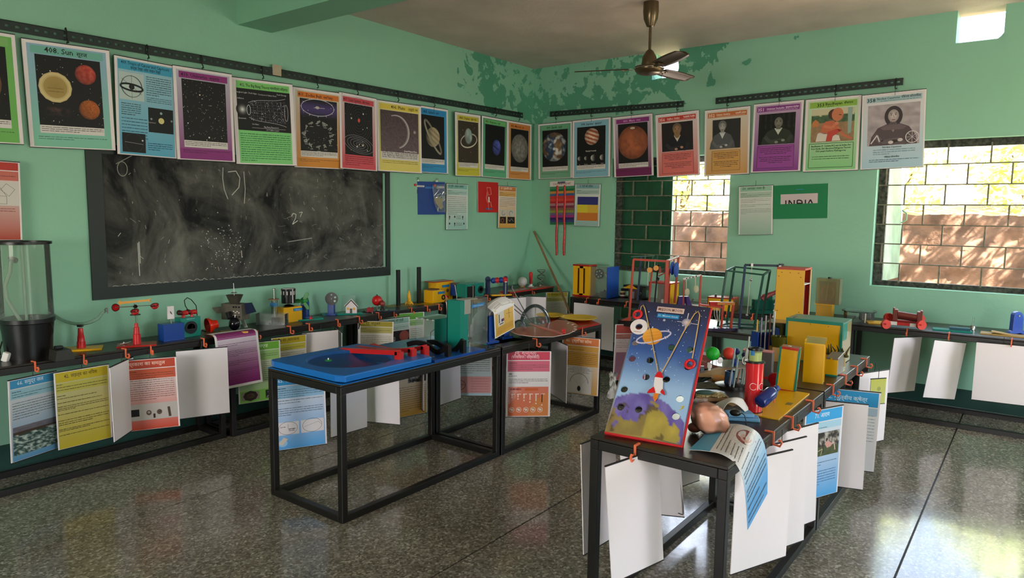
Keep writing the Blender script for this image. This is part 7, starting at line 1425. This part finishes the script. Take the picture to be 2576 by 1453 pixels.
i.part('front', YEL, lambda q: q.bx(-22 * X, 20 * X, -2, 0, 5, 108)); i.part('teal_strip', TEAL, lambda q: q.bx(-27 * X, -22 * X, -3, 1, 0, 112)); i.part('teal_strip', TEAL, lambda q: q.bx(20 * X, 25 * X, -3, 1, 0, 112)); i.part('cap', mat('bright_red', 'c8281c', .35), lambda q: (q.bx(-22 * X, 20 * X, -3, 0, 107, 113), q.bx(-22 * X, 20 * X, -3, 0, 0, 5))); i.part('lid', mat('brown_acrylic', 'a06a4c', .35), lambda q: q.bx(-24 * X, 22 * X, 0, 34, 111, 113)); i.part('side_film', clear('pale_yellow_film', 'd8cf88', .6), lambda q: q.bx(22 * X, 23 * X, 1, 34, 3, 111)); i.part('back', YEL, lambda q: q.bx(-22 * X, 20 * X, 32, 34, 0, 111)); i.part('paper_bit', PAPERW, lambda q: q.box((-4, 14, 113.6), (8, 8, .8))); i.part('floor', REDB, lambda q: q.bx(-20 * X, 22 * X, 2, 32, 2, 4)); i.part('hinge', STEEL, lambda q: [q.box((23.4 * X, 4 + j * 9, 110), (2, 4, 4)) for j in range(4)])
i = It('straw_rack', 'blue ended clear rack holding five upright straws', 'rack', 1920, 905, P=onz(1922, 898, TH), rz=RRZ + .9); X = 1.0
i.part('end_panel', BLUE, lambda q: q.bx(-30, -28, -14, 14, 2, 66)); i.part('end_panel', BLUE, lambda q: q.bx(28, 30, -14, 14, 2, 74)); i.part('top_plate', CLEAR, lambda q: q.bx(-30, 30, -14, 14, 66, 68)); i.part('back_plate', clear('blue_film', '2a4a98', .5), lambda q: q.bx(-28, 28, 12, 13, 2, 66))
for j, c_ in enumerate(('d8a030', '8f84a0', 'a8a4a8', '5c2c28', 'c4c6c8')): i.part('straw', mat('straw_%d' % j, c_, .4), lambda q: q.cyl((-24 + j * 12, 0, 4), (-24 + j * 12, 0, 96 + j * 5), 1.8 if j < 4 else 2.6, n=10))
i = It('glass_case', 'clear case with a brown tinted top and dark contents', 'case', 1975, 905, P=Vector((2.18, 3.60, TH)), rz=RRZ + .12); X = i.fx
i.part('glass', SMOKE, lambda q: (q.bx(-52 * X, 34 * X, -18, -17, 2, 72), q.bx(33 * X, 34 * X, -18, 40, 2, 72))); i.part('top', mat('brown_tint', '80664a', .15), lambda q: q.bx(-53 * X, 35 * X, -19, 42, 72, 74)); i.part('inner_column', mat('brown_column', '6a5238', .5), lambda q: q.bx(-12 * X, 8 * X, -6, 8, 2, 72)); i.part('coil', mat('dark_coil', '2c2a28', .4), lambda q: (q.torus((-26 * X, -10, 20), 8, 3, (0, 1, 0)), q.cyl((20 * X, 0, 4), (20 * X, 0, 50), 7), q.sph((-30 * X, -6, 54), 10))); i.part('yellow_base', YEL, lambda q: q.bx(-38 * X, 20 * X, -26, -19, 0, 20)); i.part('base', PAPERW, lambda q: q.bx(-52 * X, 34 * X, -18, 40, 0, 2))
i = It('pink_topped_box', 'grey box with a pink top and blue tag, behind the red tube', 'box', 1905, 985, P=onz(1912, 968, TH), rz=RRZ + .12); X = i.fx
i.part('body', mat('grey_box', '6e6a6c', .5), lambda q: q.bx(-48 * X, 26 * X, -2, 30, 0, 84)); i.part('top', mat('pink_top', 'd07a80', .5), lambda q: q.bx(-48 * X, 26 * X, -2, 30, 84, 86)); i.part('tag', MATS['blue_label'], lambda q: q.bx(-14 * X, 2 * X, -3, -2, 64, 80))
i = It('red_dial', 'glossy red disc with a handle between tube and boxes', 'dial', 1937, 975, P=onz(1940, 970, TH)); i.part('disc', mat('deep_red_gloss', 'a8141c', .2), lambda q: (q.cyl((4, 0, 20), (4, -9, 20), 15, n=28))); i.part('handle', RED, lambda q: q.bar((-30, -4, 24), (-8, -6, 20), 5)); i.part('foot', RED, lambda q: q.bx(-4, 12, -8, 4, 0, 8))
tb = It('red_tube', 'tall glossy red tube lettered in white, standing on end', 'tube', 1893, 1036)
tb.part('tube', mat('tube_red', 'd2262c', .18, coat=.5), lambda q: q.lathe([(21.5, 4), (21.5, 128)], n=44)); tb.part('base_rim', BLACKP, lambda q: q.lathe([(0, 0), (25, 0), (25, 3), (22, 4.5), (0, 4.5)], n=44)); tb.part('top_rim', BLACKP, lambda q: q.lathe([(21, 127), (24.5, 128), (24.5, 131), (20, 132), (0, 132)], n=44))
def cwrap(u, v, l=0):
    a = (u - .5) * 2.0 - .12; r_ = 21.9 * tb.k + l * .0003; return (r_ * math.sin(a), -r_ * math.cos(a), (100 - v * 60) * tb.k)
c = Cv(44 * tb.k, 60 * tb.k, wrap=cwrap)
for u0 in (.36, .88): c.ring(u0, .50, .19, .028, 'f0d4d0', 1.0, 0, 36, .62, 2 * PI - .62)
c.build('lettering', tb.r)
i = It('green_jar', 'pale green jar with a black ring lid on top of the red tube', 'jar', 1892, 905, P=tb.P + Vector((0, 0, 132 * tb.k)))
i.part('liquid', mat('lime_liquid', 'aebf62', .3), lambda q: q.lathe([(0, .5), (15, .5), (15.5, 22), (0, 22)], n=36)); i.part('jar', clear('jar_film', 'e4ead8', .12), lambda q: q.lathe([(16.2, 0), (16.4, 28)], n=36)); i.part('lid', BLACKP, lambda q: (q.lathe([(18, 27), (18.5, 29), (18, 32), (8, 32), (8, 30), (0, 30)], n=36), q.torus((0, 0, 32), 10, 2)), bev=.3); i.part('label', MATS['blue_label'], lambda q: q.lathe([(16.6, 14), (16.7, 26)], n=36) if False else q.grid(lambda u, v: (16.8 * math.sin(-1.05 + .6 * u), -16.8 * math.cos(-1.05 + .6 * u), 15 + 12 * v), 5, 1))
# the molecule-like model: round table top on straws, ringed by coloured balls
i = It('ball_model', 'round clear table on straws ringed with coloured balls', 'model', 1838, 985, P=onz(1836, 972, TH))
i.part('disc', clear('pale_disc', 'b8a89c', .55), lambda q: q.cyl((0, 0, 57), (0, 0, 59), 50, n=40))
for j, (x_, y_, z0, z1, c_) in enumerate(((-6, -44, -24, 106, 'a4b4c0'), (1, -50, -34, 86, '9cb0a4'), (30, -22, -10, 102, 'a9b4ac'), (36, -20, -10, 132, 'b8bcbc'), (18, -20, -4, 58, 'b07a64'), (-4, -28, -14, 58, 'a86a70'))): i.part('straw', mat('model_straw_%d' % j, c_, .4), lambda q: q.cyl((x_ - 3, y_ + 18, 1), (x_, y_, z1), 2.2, n=10))
for nm, x_, y_, z_, r_, c_ in (('ball', -48, -6, 85, 17, '18a82c'), ('ball', -6, 0, 85, 15.5, 'e23c2c'), ('ball', 1, -30, 68, 9, '1c3c9c'), ('ball', 16, 10, 88, 8.5, '1c2c6c'), ('ball', 36, 6, 80, 8, '1c2c5c')):
    bl_ = i.part(nm, mat('ball_' + c_, c_, .45), lambda q: q.sph((x_, y_, z_), r_)); i.part('peg', STEEL, lambda q: q.cyl((x_, y_, 58), (x_, y_, z_ - r_ + 1), 1.4, n=8), parent=bl_)
i.part('token', PAPERW, lambda q: q.lathe([(0, -1), (8, -1), (8, 1), (0, 1)], (-32, -16, 70), axis=(.5, -1, 0))); i.part('token', PAPERW, lambda q: q.torus((30, -14, 71), 9, 1.4, axis=(.6, -1, 0)))
i.part('core_cup', mat('blue_steel', '1f3c66', .2, .4), lambda q: q.lathe([(0, 4), (15, 4), (13, 40), (11, 40), (12, 8)])); i.part('core_base', mat('dark_base', '191512', .35), lambda q: q.lathe([(0, 0), (38, 0), (38, 6), (24, 10), (0, 10)], n=36))
i = It('olive_cloth', 'folded olive cloth spread under the ball model', 'cloth', 1790, 985, P=onz(1795, 972, TH)); i.part('cloth', mat('olive_cloth', '4c4630', .9, bump=.5, bs=60), lambda q: q.grid(lambda u, v: (-52 + 104 * u, -20 + 56 * v, 1 + 9 * max(0, math.sin(PI * u) * math.sin(PI * v)) * (.6 + .8 * noise.noise((u * 3, v * 3, 2)))), 16, 12), solid=1)
i = It('maroon_box', 'maroon carton behind the ball model', 'carton', 1760, 945, P=onz(1762, 925, TH), rz=RRZ + .1); i.part('carton', mat('maroon_card', '6a2a22', .6), lambda q: (q.bx(-34, 40, 0, 40, 0, 34))); tape_print(i.r, i.k, 40, 14, (4, -.6, 26), '74 Ball', 'a87a6a')
i = It('wood_wedge', 'pale wooden wedge with two small pegs', 'wedge', 1800, 950, P=onz(1800, 946, TH)); i.part('wedge', mat('pale_wood', '9a7c54', .6, var=.15, vs=20), lambda q: q.prism([(-44, 0), (-44, 8), (24, 26), (40, 26), (40, 0)], (0, 8, 0), t=18)); i.part('peg', mat('grey_peg', '5c6470', .4), lambda q: q.cyl((-34, 0, 8), (-34, 0, 26), 4.4)); i.part('peg', PAPERW, lambda q: (q.cyl((-16, 0, 12), (-16, 0, 22), 3.4), q.cyl((-16, 0, 22), (-16, 0, 34), 5.5)))
i = It('orange_dish', 'shallow orange dish beside the wooden wedge', 'dish', 1815, 962, P=onz(1816, 956, TH)); i.part('dish', mat('orange_wood2', 'b87a34', .4), lambda q: q.lathe([(0, 2), (16, 2), (22, 8), (23, 8), (18, 0), (0, 0)], n=32, sq=(1.2, 1)))
i = It('foil_packet', 'shiny foil packet on a wooden tray, behind the pink model', 'packet', 1775, 1016, P=onz(1780, 1008, TH)); i.part('tray', mat('tray_wood', '9c7450', .5, var=.15, vs=18), lambda q: q.bx(-52, 52, -12, 26, 0, 13), bev=4)
i.part('foil', mat('foil', 'a89668', .22, .6, bump=1.0, bs=90), lambda q: q.grid(lambda u, v: (-48 + 96 * u, -12 + 40 * v, 13 + 9 * math.sin(PI * u) ** .5 * math.sin(PI * v) ** .5 + 3 * noise.noise((u * 6, v * 5, 3))), 22, 14)); i.part('teal_lump', mat('teal_lump', '3c5a54', .5), lambda q: (q.sph((-8, 2, 21), 14, sq=(1.6, .8, .5))))
i = It('card_strip', 'light brown card strip lying before the red tube', 'card', 1842, 1020, P=onz(1846, 1016, TH)); i.part('strip', mat('kraft_card', 'a8865c', .7), lambda q: q.box((6, 6, 4), (56, 30, 3), R=Matrix.Rotation(.5, 3, 'Z') @ Matrix.Rotation(-.12, 3, 'Y'))); i.part('blue_patch', mat('slate_blue', '5a6c78', .6), lambda q: q.box((18, 0, 6.5), (12, 12, 1), rz=.5))
i = It('yellow_stage', 'flat yellow plate under the blue bottle and orange cradle', 'plate', 1955, 1010, P=(onz(1905, 1052, TH) + onz(2017, 992, TH)) / 2 + Vector((-.03, -.02, 0)), rz=RRZ); e1 = onz(1936, 1060, TH) - onz(2017, 994, TH); Lp = e1.length / i.k; i.part('plate', YEL, lambda q: (setattr(q, 'T', Matrix.Rotation(math.atan2(e1.y, e1.x) - RRZ, 4, 'Z')), q.bx(-Lp / 2, Lp / 2, -40, 40, 0, 3)))
i.part('sticker', mat('grey_sticker', '7a6c3a', .5), lambda q: (setattr(q, 'T', Matrix.Rotation(math.atan2(e1.y, e1.x) - RRZ, 4, 'Z')), q.bx(-16, 8, 18, 32, 3, 3.6)))
i = It('orange_cradle', 'orange frame cradle carrying the blue bottle', 'cradle', 1935, 1030, P=onz(1938, 1024, TH + .012)); OC = mat('orange_gloss', 'd2671c', .3)
i.part('rail', OC, lambda q: (q.bar((-22, -2, 20), (22, 34, 34), 3), q.bar((-40, 8, 20), (4, 46, 32), 3), q.bar((-42, 8, 20), (-22, -2, 20), 3))); i.part('leg', OC, lambda q: q.bar((-12, -4, 0), (-13, -2, 22), 3.4)); i.part('leg', OC, lambda q: q.bar((22, 34, 2), (22, 34, 34), 3.4)); i.part('leg', OC, lambda q: q.bar((-42, 8, 0), (-42, 8, 20), 3.4))
i = It('blue_bottle', 'translucent blue bottle lying on the orange cradle', 'bottle', 1935, 1010, P=onz(1935, 1012, TH + .06)); i.part('bottle', mat('bottle_blue', '25367e', .2, trans=.35), lambda q: q.lathe([(0, -34), (15, -32), (17, -28), (17, 14), (13, 24), (8, 27), (8, 33), (0, 33)], (-2, 8, 15), axis=(.78, .5, .42), n=28)); i.part('cap', mat('bottle_cap', '3a4a88', .3), lambda q: q.cyl((23, 24, 28), (30, 28, 32), 8))
i = It('blue_blocks', 'two stacked light blue foam blocks', 'blocks', 1865, 1068, P=onz(1868, 1056, TH), rz=RRZ + .45); SKY_ = mat('sky_foam', '6da4cc', .6); i.part('block', SKY_, lambda q: q.bx(-38, 40, -14, 26, 0, 9), bev=2.4); i.part('block', SKY_, lambda q: (setattr(q, 'T', Matrix.Rotation(.18, 4, 'Z')), q.bx(-40, 26, -12, 26, 10, 19)), bev=2.4)
i = It('computer_mouse', 'small black mouse with a cord on the blue blocks', 'mouse', 1850, 1042, P=onz(1850, 1045, TH + .045)); i.part('shell', BLACKP, lambda q: q.sph((0, 0, 8), 15, sq=(1, .7, .6))); i.part('cord', BLACKP, lambda q: q.tube([(14, -2, 8), (20, -8, 4), (23, -14, -10), (24, -16, -22)], 1.2, 6))
# pink organ model in a clear bag
i = It('brain_model', 'pink brain model wrapped in a clear plastic bag', 'model', 1782, 1102, P=onz(1782, 1090, TH)); PINKB = mat('brain_pink', 'f0b090', .35, bump=.25, bs=18)
def brain(u, v):
    th, ph = u * 2 * PI, (v - .5) * PI; x, y, z = math.cos(ph) * math.cos(th), math.cos(ph) * math.sin(th), math.sin(ph)
    g = 1 + .05 * math.sin(x * 9 + 3 * math.sin(y * 6)) * math.cos(z * 8) - .10 * max(0, .25 - abs(y - .1)) * (z > 0); return Vector((x * 50 * g, y * 36 * g, z * 37 * g))
Rm = Matrix.Rotation(.62, 3, 'Y')
i.part('brain', PINKB, lambda q: q.grid(lambda u, v: Rm @ brain(u, v) + Vector((2, 0, 38)), 40, 24)); i.part('stem', mat('brain_red', '8a4a3c', .4), lambda q: q.sph((-34, 4, 14), 16, sq=(1.1, .9, .8))); 
i.part('bag', clear('bag_gloss', 'f0e8e4', .06, .16), lambda q: q.grid(lambda u, v: Rm @ (brain(u, v) * (1.05 + .05 * noise.noise((u * 9, v * 7, 1)))) + Vector((2, 0, 38)), 40, 24)); i.part('bag_tuft', clear('bag_gloss2', 'f0e8e4', .3, .12), lambda q: q.grid(lambda u, v: (-44 + 44 * u, 12 + 8 * v, 62 + 22 * v + 7 * noise.noise((u * 8, v * 6, 5))), 16, 6)); i.part('bag_skirt', clear('bag_gloss', 'f0e8e4', .06, .16), lambda q: q.grid(lambda u, v: (-50 + 40 * u, -12 + 10 * v, 2 + 10 * noise.noise((u * 4, v * 5, 8))), 10, 6))
# printed page curling over the front corner of the table
def page_grid(fr, bk, name, label, face=None, thick=.0008):
    def cr(P_, t):
        n = len(P_) - 1; a = min(int(t * n), n - 1); f = t * n - a
        p0, p1, p2, p3 = P_[max(0, a - 1)], P_[a], P_[a + 1], P_[min(n, a + 2)]
        return .5 * ((2 * p1) + (p2 - p0) * f + (2 * p0 - 5 * p1 + 4 * p2 - p3) * f * f + (3 * p1 - p0 - 3 * p2 + p3) * f ** 3)
    o = fr[0].copy(); t = thing(name, label, 'paper', o)
    def W(u, v): return cr(fr, v).lerp(cr(bk, v), u) - o
    q = B(); q.grid(W, 8, 30); q.build('page', PAPERW, t, solid=thick)
    if face:
        def wr(u, v, l=0):
            e = .01; p = W(u, v); n = (W(min(1, u + e), v) - W(max(0, u - e), v)).cross(W(u, min(1, v + e)) - W(u, max(0, v - e))).normalized()
            view = CAM - (p + o)
            if n.dot(view) < 0: n = -n
            return p + n * (.0012 + l * .0004)
        c = Cv(.3, .45, wrap=wr); face(c); c.build('print', t)
    return t
zz = TH
fr = [onz(1733, 1131, zz + .004), onz(1775, 1134, zz + .012), onz(1815, 1142, zz + .016), ony(1850, 1166, 4.055), ony(1868, 1205, 4.085), ony(1876, 1262, 4.10), ony(1880, 1332, 4.105)]
bk = [onz(1793, 1074, zz + .004), onz(1822, 1068, zz + .016), onz(1852, 1066, zz + .024), ony(1886, 1074, 4.06), ony(1914, 1098, 4.10), ony(1929, 1150, 4.125), ony(1930, 1240, 4.135)]
def kid(c):
    for j in range(24):
        v0, v1 = j / 24, (j + 1) / 24; c.rect(0, v0, 1, v1 + .001, '4f9cc0' if j < 5 else mixh('d6d4d2', '5f9cd0', max(0, (j - 13) / 8)))
    c.up(); c.ell(.72, .50, .19, '9a5a50', .82, rot=.5, c2='8a4a44'); c.up(); c.ring(.70, .51, .09, .05, 'd2aca0', .7, .6, 20, .5, 5); c.line([(.74, .54), (.80, .63)], .03, 'b88a80')
    for v, a, b_ in ((.26, .1, .8), (.31, .08, .9), (.36, .08, .45), (.42, .08, .44), (.47, .08, .42), (.52, .08, .46), (.60, .08, .5), (.66, .06, .94), (.69, .06, .94), (.73, .06, .7), (.79, .06, .94), (.82, .06, .94), (.85, .06, .94), (.89, .06, .6), (.93, .06, .94), (.96, .06, .8)): c.lines(a, v, b_, 1, .02, '54606a', .009)
page_grid(fr, bk, 'curled_sheet', 'printed page with a kidney shaped picture curling over the front corner', kid)
fr = [onz(1815, 1052, zz + .004), onz(1820, 1030, zz + .05), onz(1835, 1012, zz + .075), onz(1858, 1020, zz + .06), onz(1884, 1046, zz + .012)]
bk = [onz(1790, 1030, zz + .004), onz(1802, 1014, zz + .05), onz(1838, 1000, zz + .085), onz(1866, 1002, zz + .08), onz(1882, 1024, zz + .04)]
page_grid(fr, bk, 'arched_paper', 'blank white paper arched over the black mouse')

# ---------------------------------------------------------------- the tilted rocket game board
bw_, bh_ = .3043, .6295
mb = thing('rocket_board', 'tilted space game board with a rocket on strings, round holes and a red edge', 'game board', (4.4276, 3.6893, .738))
Mb = Matrix.Rotation(1.7877, 4, 'Z') @ Matrix.Rotation(-.7047, 4, 'X') @ Matrix.Rotation(.0379, 4, 'Y')
mb.rotation_euler = Mb.to_euler()
_Mi = (Matrix.Translation(mb.location) @ Mb).inverted()
def bp(px, py):
    o = _Mi @ CAM; d_ = _Mi.to_3x3() @ ray(px, py); return o + d_ * (-o.y / d_.y)
def uv(px, py): p = bp(px, py); return (p.x / bw_ + .5, 1 - p.z / bh_)
holes = [bp(*h_) for h_ in ((1598, 861), (1590, 901), (1635, 905), (1625, 947), (1676, 953), (1689, 873), (1736, 879), (1731, 922), (1570, 978), (1561, 1023), (1606, 1029), (1710, 1002), (1700, 1046), (1608, 823))]
HR = .0155
from mathutils.geometry import delaunay_2d_cdt
vv = [Vector((-bw_ / 2, 0)), Vector((bw_ / 2, 0)), Vector((bw_ / 2, bh_)), Vector((-bw_ / 2, bh_))]; ee = [(0, 1), (1, 2), (2, 3), (3, 0)]
for h_ in holes:
    n0 = len(vv); vv += [Vector((h_.x + HR * math.cos(a * PI / 10), h_.z + HR * math.sin(a * PI / 10))) for a in range(20)]; ee += [(n0 + a, n0 + (a + 1) % 20) for a in range(20)]
for a in range(1, 40):
    for b_ in range(1, 84):
        p = Vector((-bw_ / 2 + bw_ * a / 40, bh_ * b_ / 84))
        if all((p - Vector((h_.x, h_.z))).length > HR * 1.15 for h_ in holes): vv.append(p)
V2, _, F2 = delaunay_2d_cdt(vv, ee, [], 0, 1e-6)[:3]
F2 = [f for f in F2 if all((sum((V2[j] for j in f), Vector((0, 0))) / 3 - Vector((h_.x, h_.z))).length > HR * .99 for h_ in holes)]
def space(x, z):
    u, v = x / bw_ + .5, 1 - z / bh_
    col = mixc('2e2c44', '3a5a9c', v / .38) if v < .38 else mixc('3a5a9c', '9cbce0', (v - .38) / .26)
    hz = .70 + .42 * (u - .38) ** 2
    if v > hz:
        t = nz(u * 2.4, v * 3, 3, 1.6, 6); land = nz(u * 1.6, v * 2.2, 8, 1.5, 4) + .25 * (v - hz) - .9 * max(0, u - .74)
        col = mixc('6a5640', 'a89448', t) if u < .5 else mixc('8a7a3c', 'c4ac4c', t)
        if land < .37 + .08 * (v < hz + .07) or v < hz + .035: col = mixc('5a4a94', '8478b8', nz(u * 4, v * 4, 1, 2))
        if t < .38 and v > hz + .06: col = mixc(col, '4a3c2a', .6)
    return lin(col)
me = D.meshes.new('print'); me.from_pydata([(p.x, 0, p.y) for p in V2], [], [tuple(f) for f in F2])
ca = me.color_attributes.new('Col', 'FLOAT_COLOR', 'CORNER'); cols = [space(p.x, p.y) for p in V2]
ca.data.foreach_set('color', [x for l in me.loops for x in (*cols[l.vertex_index], 1)]); me.materials.append(PRINT)
o = D.objects.new('printed_panel', me); COL.objects.link(o); o.parent = mb; sd = o.modifiers.new('solid', 'SOLIDIFY'); sd.thickness = .009
nrm = me.polygons[0].normal.y; sd.offset = -1 if nrm < 0 else 1
RIM = mat('board_red_edge', 'c8242a', .4)
q = B(); q.bx(bw_ / 2, bw_ / 2 + .006, -.001, .012, -.004, bh_); q.bx(-bw_ / 2, bw_ / 2 + .006, -.001, .012, -.008, 0); q.build('red_edge', RIM, mb)
c = Cv(bw_, bh_, -.0006); c.P = lambda u, v: ((u - .5) * bw_, -.0006 - c.l * .0003, bh_ * (1 - v))
rs = random.Random(17)
hk_ = [((h_.x / bw_ + .5), 1 - h_.z / bh_) for h_ in holes]
for _ in range(120):
    u, v = rs.uniform(.03, .97), rs.uniform(.02, .62)
    if all(math.hypot((u - a) * bw_, (v - b_) * bh_) > .019 for a, b_ in hk_): c.ell(u, v, rs.uniform(.002, .007) * (1 if rs.random() < .85 else 1.6), 'dfe4ee', n=6)
def at(px, py): return uv(px, py)
u, v = at(1727, 811); c.globe(u, v, .065, lambda x, y: mixc('8a88a8', 'f0dcd6', 1.2 * (1 - math.hypot(x, y)))); c.line([(u - .13, v - .002), (u + .16, v + .006)], .008, 'e4d8dc'); c.line([(u, v - .075), (u, v + .06)], .012, 'e4d8dc')
u, v = at(1671, 805)
for a in range(3): c.line([(u - .022 * math.cos(a * PI / 3), v - .011 * math.sin(a * PI / 3)), (u + .022 * math.cos(a * PI / 3), v + .011 * math.sin(a * PI / 3))], .006, 'e8e8ee')
u, v = at(1641, 846); c.up(); c.ring(u + .02, v + .004, .24, .022, 'c4bcd8', .30, -.42, 40, PI, 2 * PI); c.up(); c.globe(u, v, .135, lambda x, y: mixc('c87a1c', 'f2b04a', .55 - .3 * x - .25 * y + .12 * math.sin((y + .3 * x) * 16))); c.up(); c.ring(u + .02, v + .004, .24, .022, 'cfc6e0', .30, -.42, 40, 0, PI)
pts = [at(*p) for p in ((1705, 1034), (1718, 1028), (1712, 1022), (1722, 1020))]; c.poly(pts, 'd2bc50')
c.build('print', mb)
def plate(name, c0, w_, h_, txt, bgc, ink, yb, sz, mtl=None, roll=0):
    p = bp(*c0); o = D.objects.new(name, None)
    q = B(); q.T = Matrix.Translation((p.x, 0, p.z)) @ Matrix.Rotation(roll, 4, 'Y'); q.bx(-w_ / 2, w_ / 2, -yb - .003, -yb, -h_ / 2, h_ / 2)
    pl = q.build(name, mtl, mb, bev=.0025); D.objects.remove(o)
    c = Cv(w_, h_, -yb - .0034); c.text(txt, .5, .5 + sz * .36 / h_, sz, ink, 'c', True, .88); t_ = c.build('lettering', pl); t_.location = (p.x, 0, p.z + 0); t_.rotation_euler = (0, roll, 0)
    for vtx in t_.data.vertices: vtx.co.z += h_ / 2
plate('title_plate', (1687, 781), .117, .026, 'MI$SION MOON', None, '5a3a38', .002, .020, mat('plate_pink', 'dcbcb4', .5)); plate('blue_label', (1681, 796), .094, .020, '51. Mission moon', None, 'd4e8f4', .001, .0125, mat('plate_blue', '1c84c0', .5))
RR_ = mat('ring_red', 'd21c20', .3)
for px, py in ((1605, 794), (1736, 919)):
    p = bp(px, py); q = B(); q.torus((p.x, -.012, p.z), .0175, .0055, (.15, 1, .1), n=32, k=12); q.build('red_ring', RR_, mb)
p = bp(1608, 823); q = B()
ri, ro_ = .0155, .0375; n = 40
vs = [(p.x + r_ * math.cos(a * 2 * PI / n), y_, p.z + r_ * math.sin(a * 2 * PI / n)) for r_ in (ri, ro_) for y_ in (-.007, -.002) for a in range(n)]
q.add(vs, [(a, (a + 1) % n, 2 * n + (a + 1) % n, 2 * n + a) for a in range(n)] + [(2 * n + a, 2 * n + (a + 1) % n, 3 * n + (a + 1) % n, 3 * n + a) for a in range(n)] + [(a, n + a, n + (a + 1) % n, (a + 1) % n) for a in range(n)]); wd = q.build('white_disc', WHITE, mb)
c = Cv(.06, .012, -.0076); c.text('winner', .5, .8, .0125, 'a8746a', 'c', False, .9); t_ = c.build('lettering', wd); t_.location = (p.x, 0, p.z - .0195)
for px, py in ((1619, 770), (1757, 787)):
    p = bp(px, py); q = B(); q.torus((p.x, -.008, p.z), .0055, .0013, (1, .3, 0), n=18, k=6); q.build('eye_hook', STEEL, mb)
ROPE = mat('yellow_cord', 'd2a862', .7)
def bl3(*pp, y=-.010): return [Vector((bp(*a).x, y, bp(*a).z)) for a in pp]
q = B(); q.tube(bl3((1612, 783), (1614, 774), (1619, 770), (1623, 778), (1630, 810), (1643, 872), (1656, 938)), .0021, 7); q.build('cord', ROPE, mb)
q = B(); q.tube(bl3((1665, 940), (1690, 895), (1720, 838), (1748, 792), (1757, 786), (1761, 795), (1752, 850), (1742, 904)), .0021, 7); q.build('cord', ROPE, mb)
rk = lambda L_: [(bp(*a).x, bp(*a).z) for a in L_]
q = B(); q.prism(rk([(1647, 960), (1649, 950), (1654, 946), (1662, 946), (1667, 952), (1669, 962), (1668, 985), (1663, 993), (1649, 991), (1645, 978)]), (0, -.008, 0), t=.004); rkb = q.build('rocket_body', WHITE, mb)
for nm_, pp in (('red_nose', [(1648, 951), (1655, 940), (1661, 938), (1667, 944), (1669, 954)]), ('red_fin', [(1646, 976), (1634, 984), (1629, 991), (1650, 990)]), ('red_fin', [(1667, 982), (1672, 988), (1674, 997), (1671, 996), (1662, 990)])):
    q = B(); q.prism(rk(pp), (0, -.009, 0), t=.006); q.build(nm_, RR_, rkb)
q = B(); q.prism(rk([(1646, 992), (1658, 993), (1655, 1004), (1648, 1013), (1644, 1003)]), (0, -.0085, 0), t=.004); q.build('flame', mat('flame_orange', 'dc7a1c', .5), rkb)
p = bp(1657, 957); q = B(); q.cyl((p.x, -.0085, p.z), (p.x, -.0105, p.z), .0085, n=22); q.build('porthole', mat('porthole_blue', '6a90b8', .2), rkb); q = B(); q.torus((p.x, -.0095, p.z), .0088, .0016, (0, 1, 0), n=22, k=6); q.build('porthole_ring', mat('ring_dark', '2a2a34', .4), rkb)
q = B(); Mi3 = Mb.to_3x3().inverted(); top = Vector((0, .012, bh_ * .86)); dn = Mi3 @ Vector((0, 0, -1)); wt_ = (Mb @ top).z + .738 - TH - .002
for x_ in (-.10, .10): q.bar(Vector((x_, .014, bh_ * .86)), Vector((x_, .014, bh_ * .86)) + dn * wt_ + (Mi3 @ Vector((-.03, 0, 0))), .012)
q.build('rear_prop', BLACKP, mb)
# white polythene bag hanging on the far side behind the rocket board
i = It('polythene_bag', 'crumpled white polythene bag at the far side of the rocket board', 'bag', 1542, 960, P=ony(1542, 960, 3.40)); i.part('film', clear('bag_white', 'd0ccc8', .6, .25), lambda q: q.grid(lambda u, v: ((u - .5) * (14 + 26 * abs(v - .35)) + 6 * noise.noise((u * 4, v * 4, 1)), 14 * noise.noise((u * 3, v * 4, 6)) , 24 - 66 * v + 6 * noise.noise((u * 5, v * 3, 9))), 14, 18))
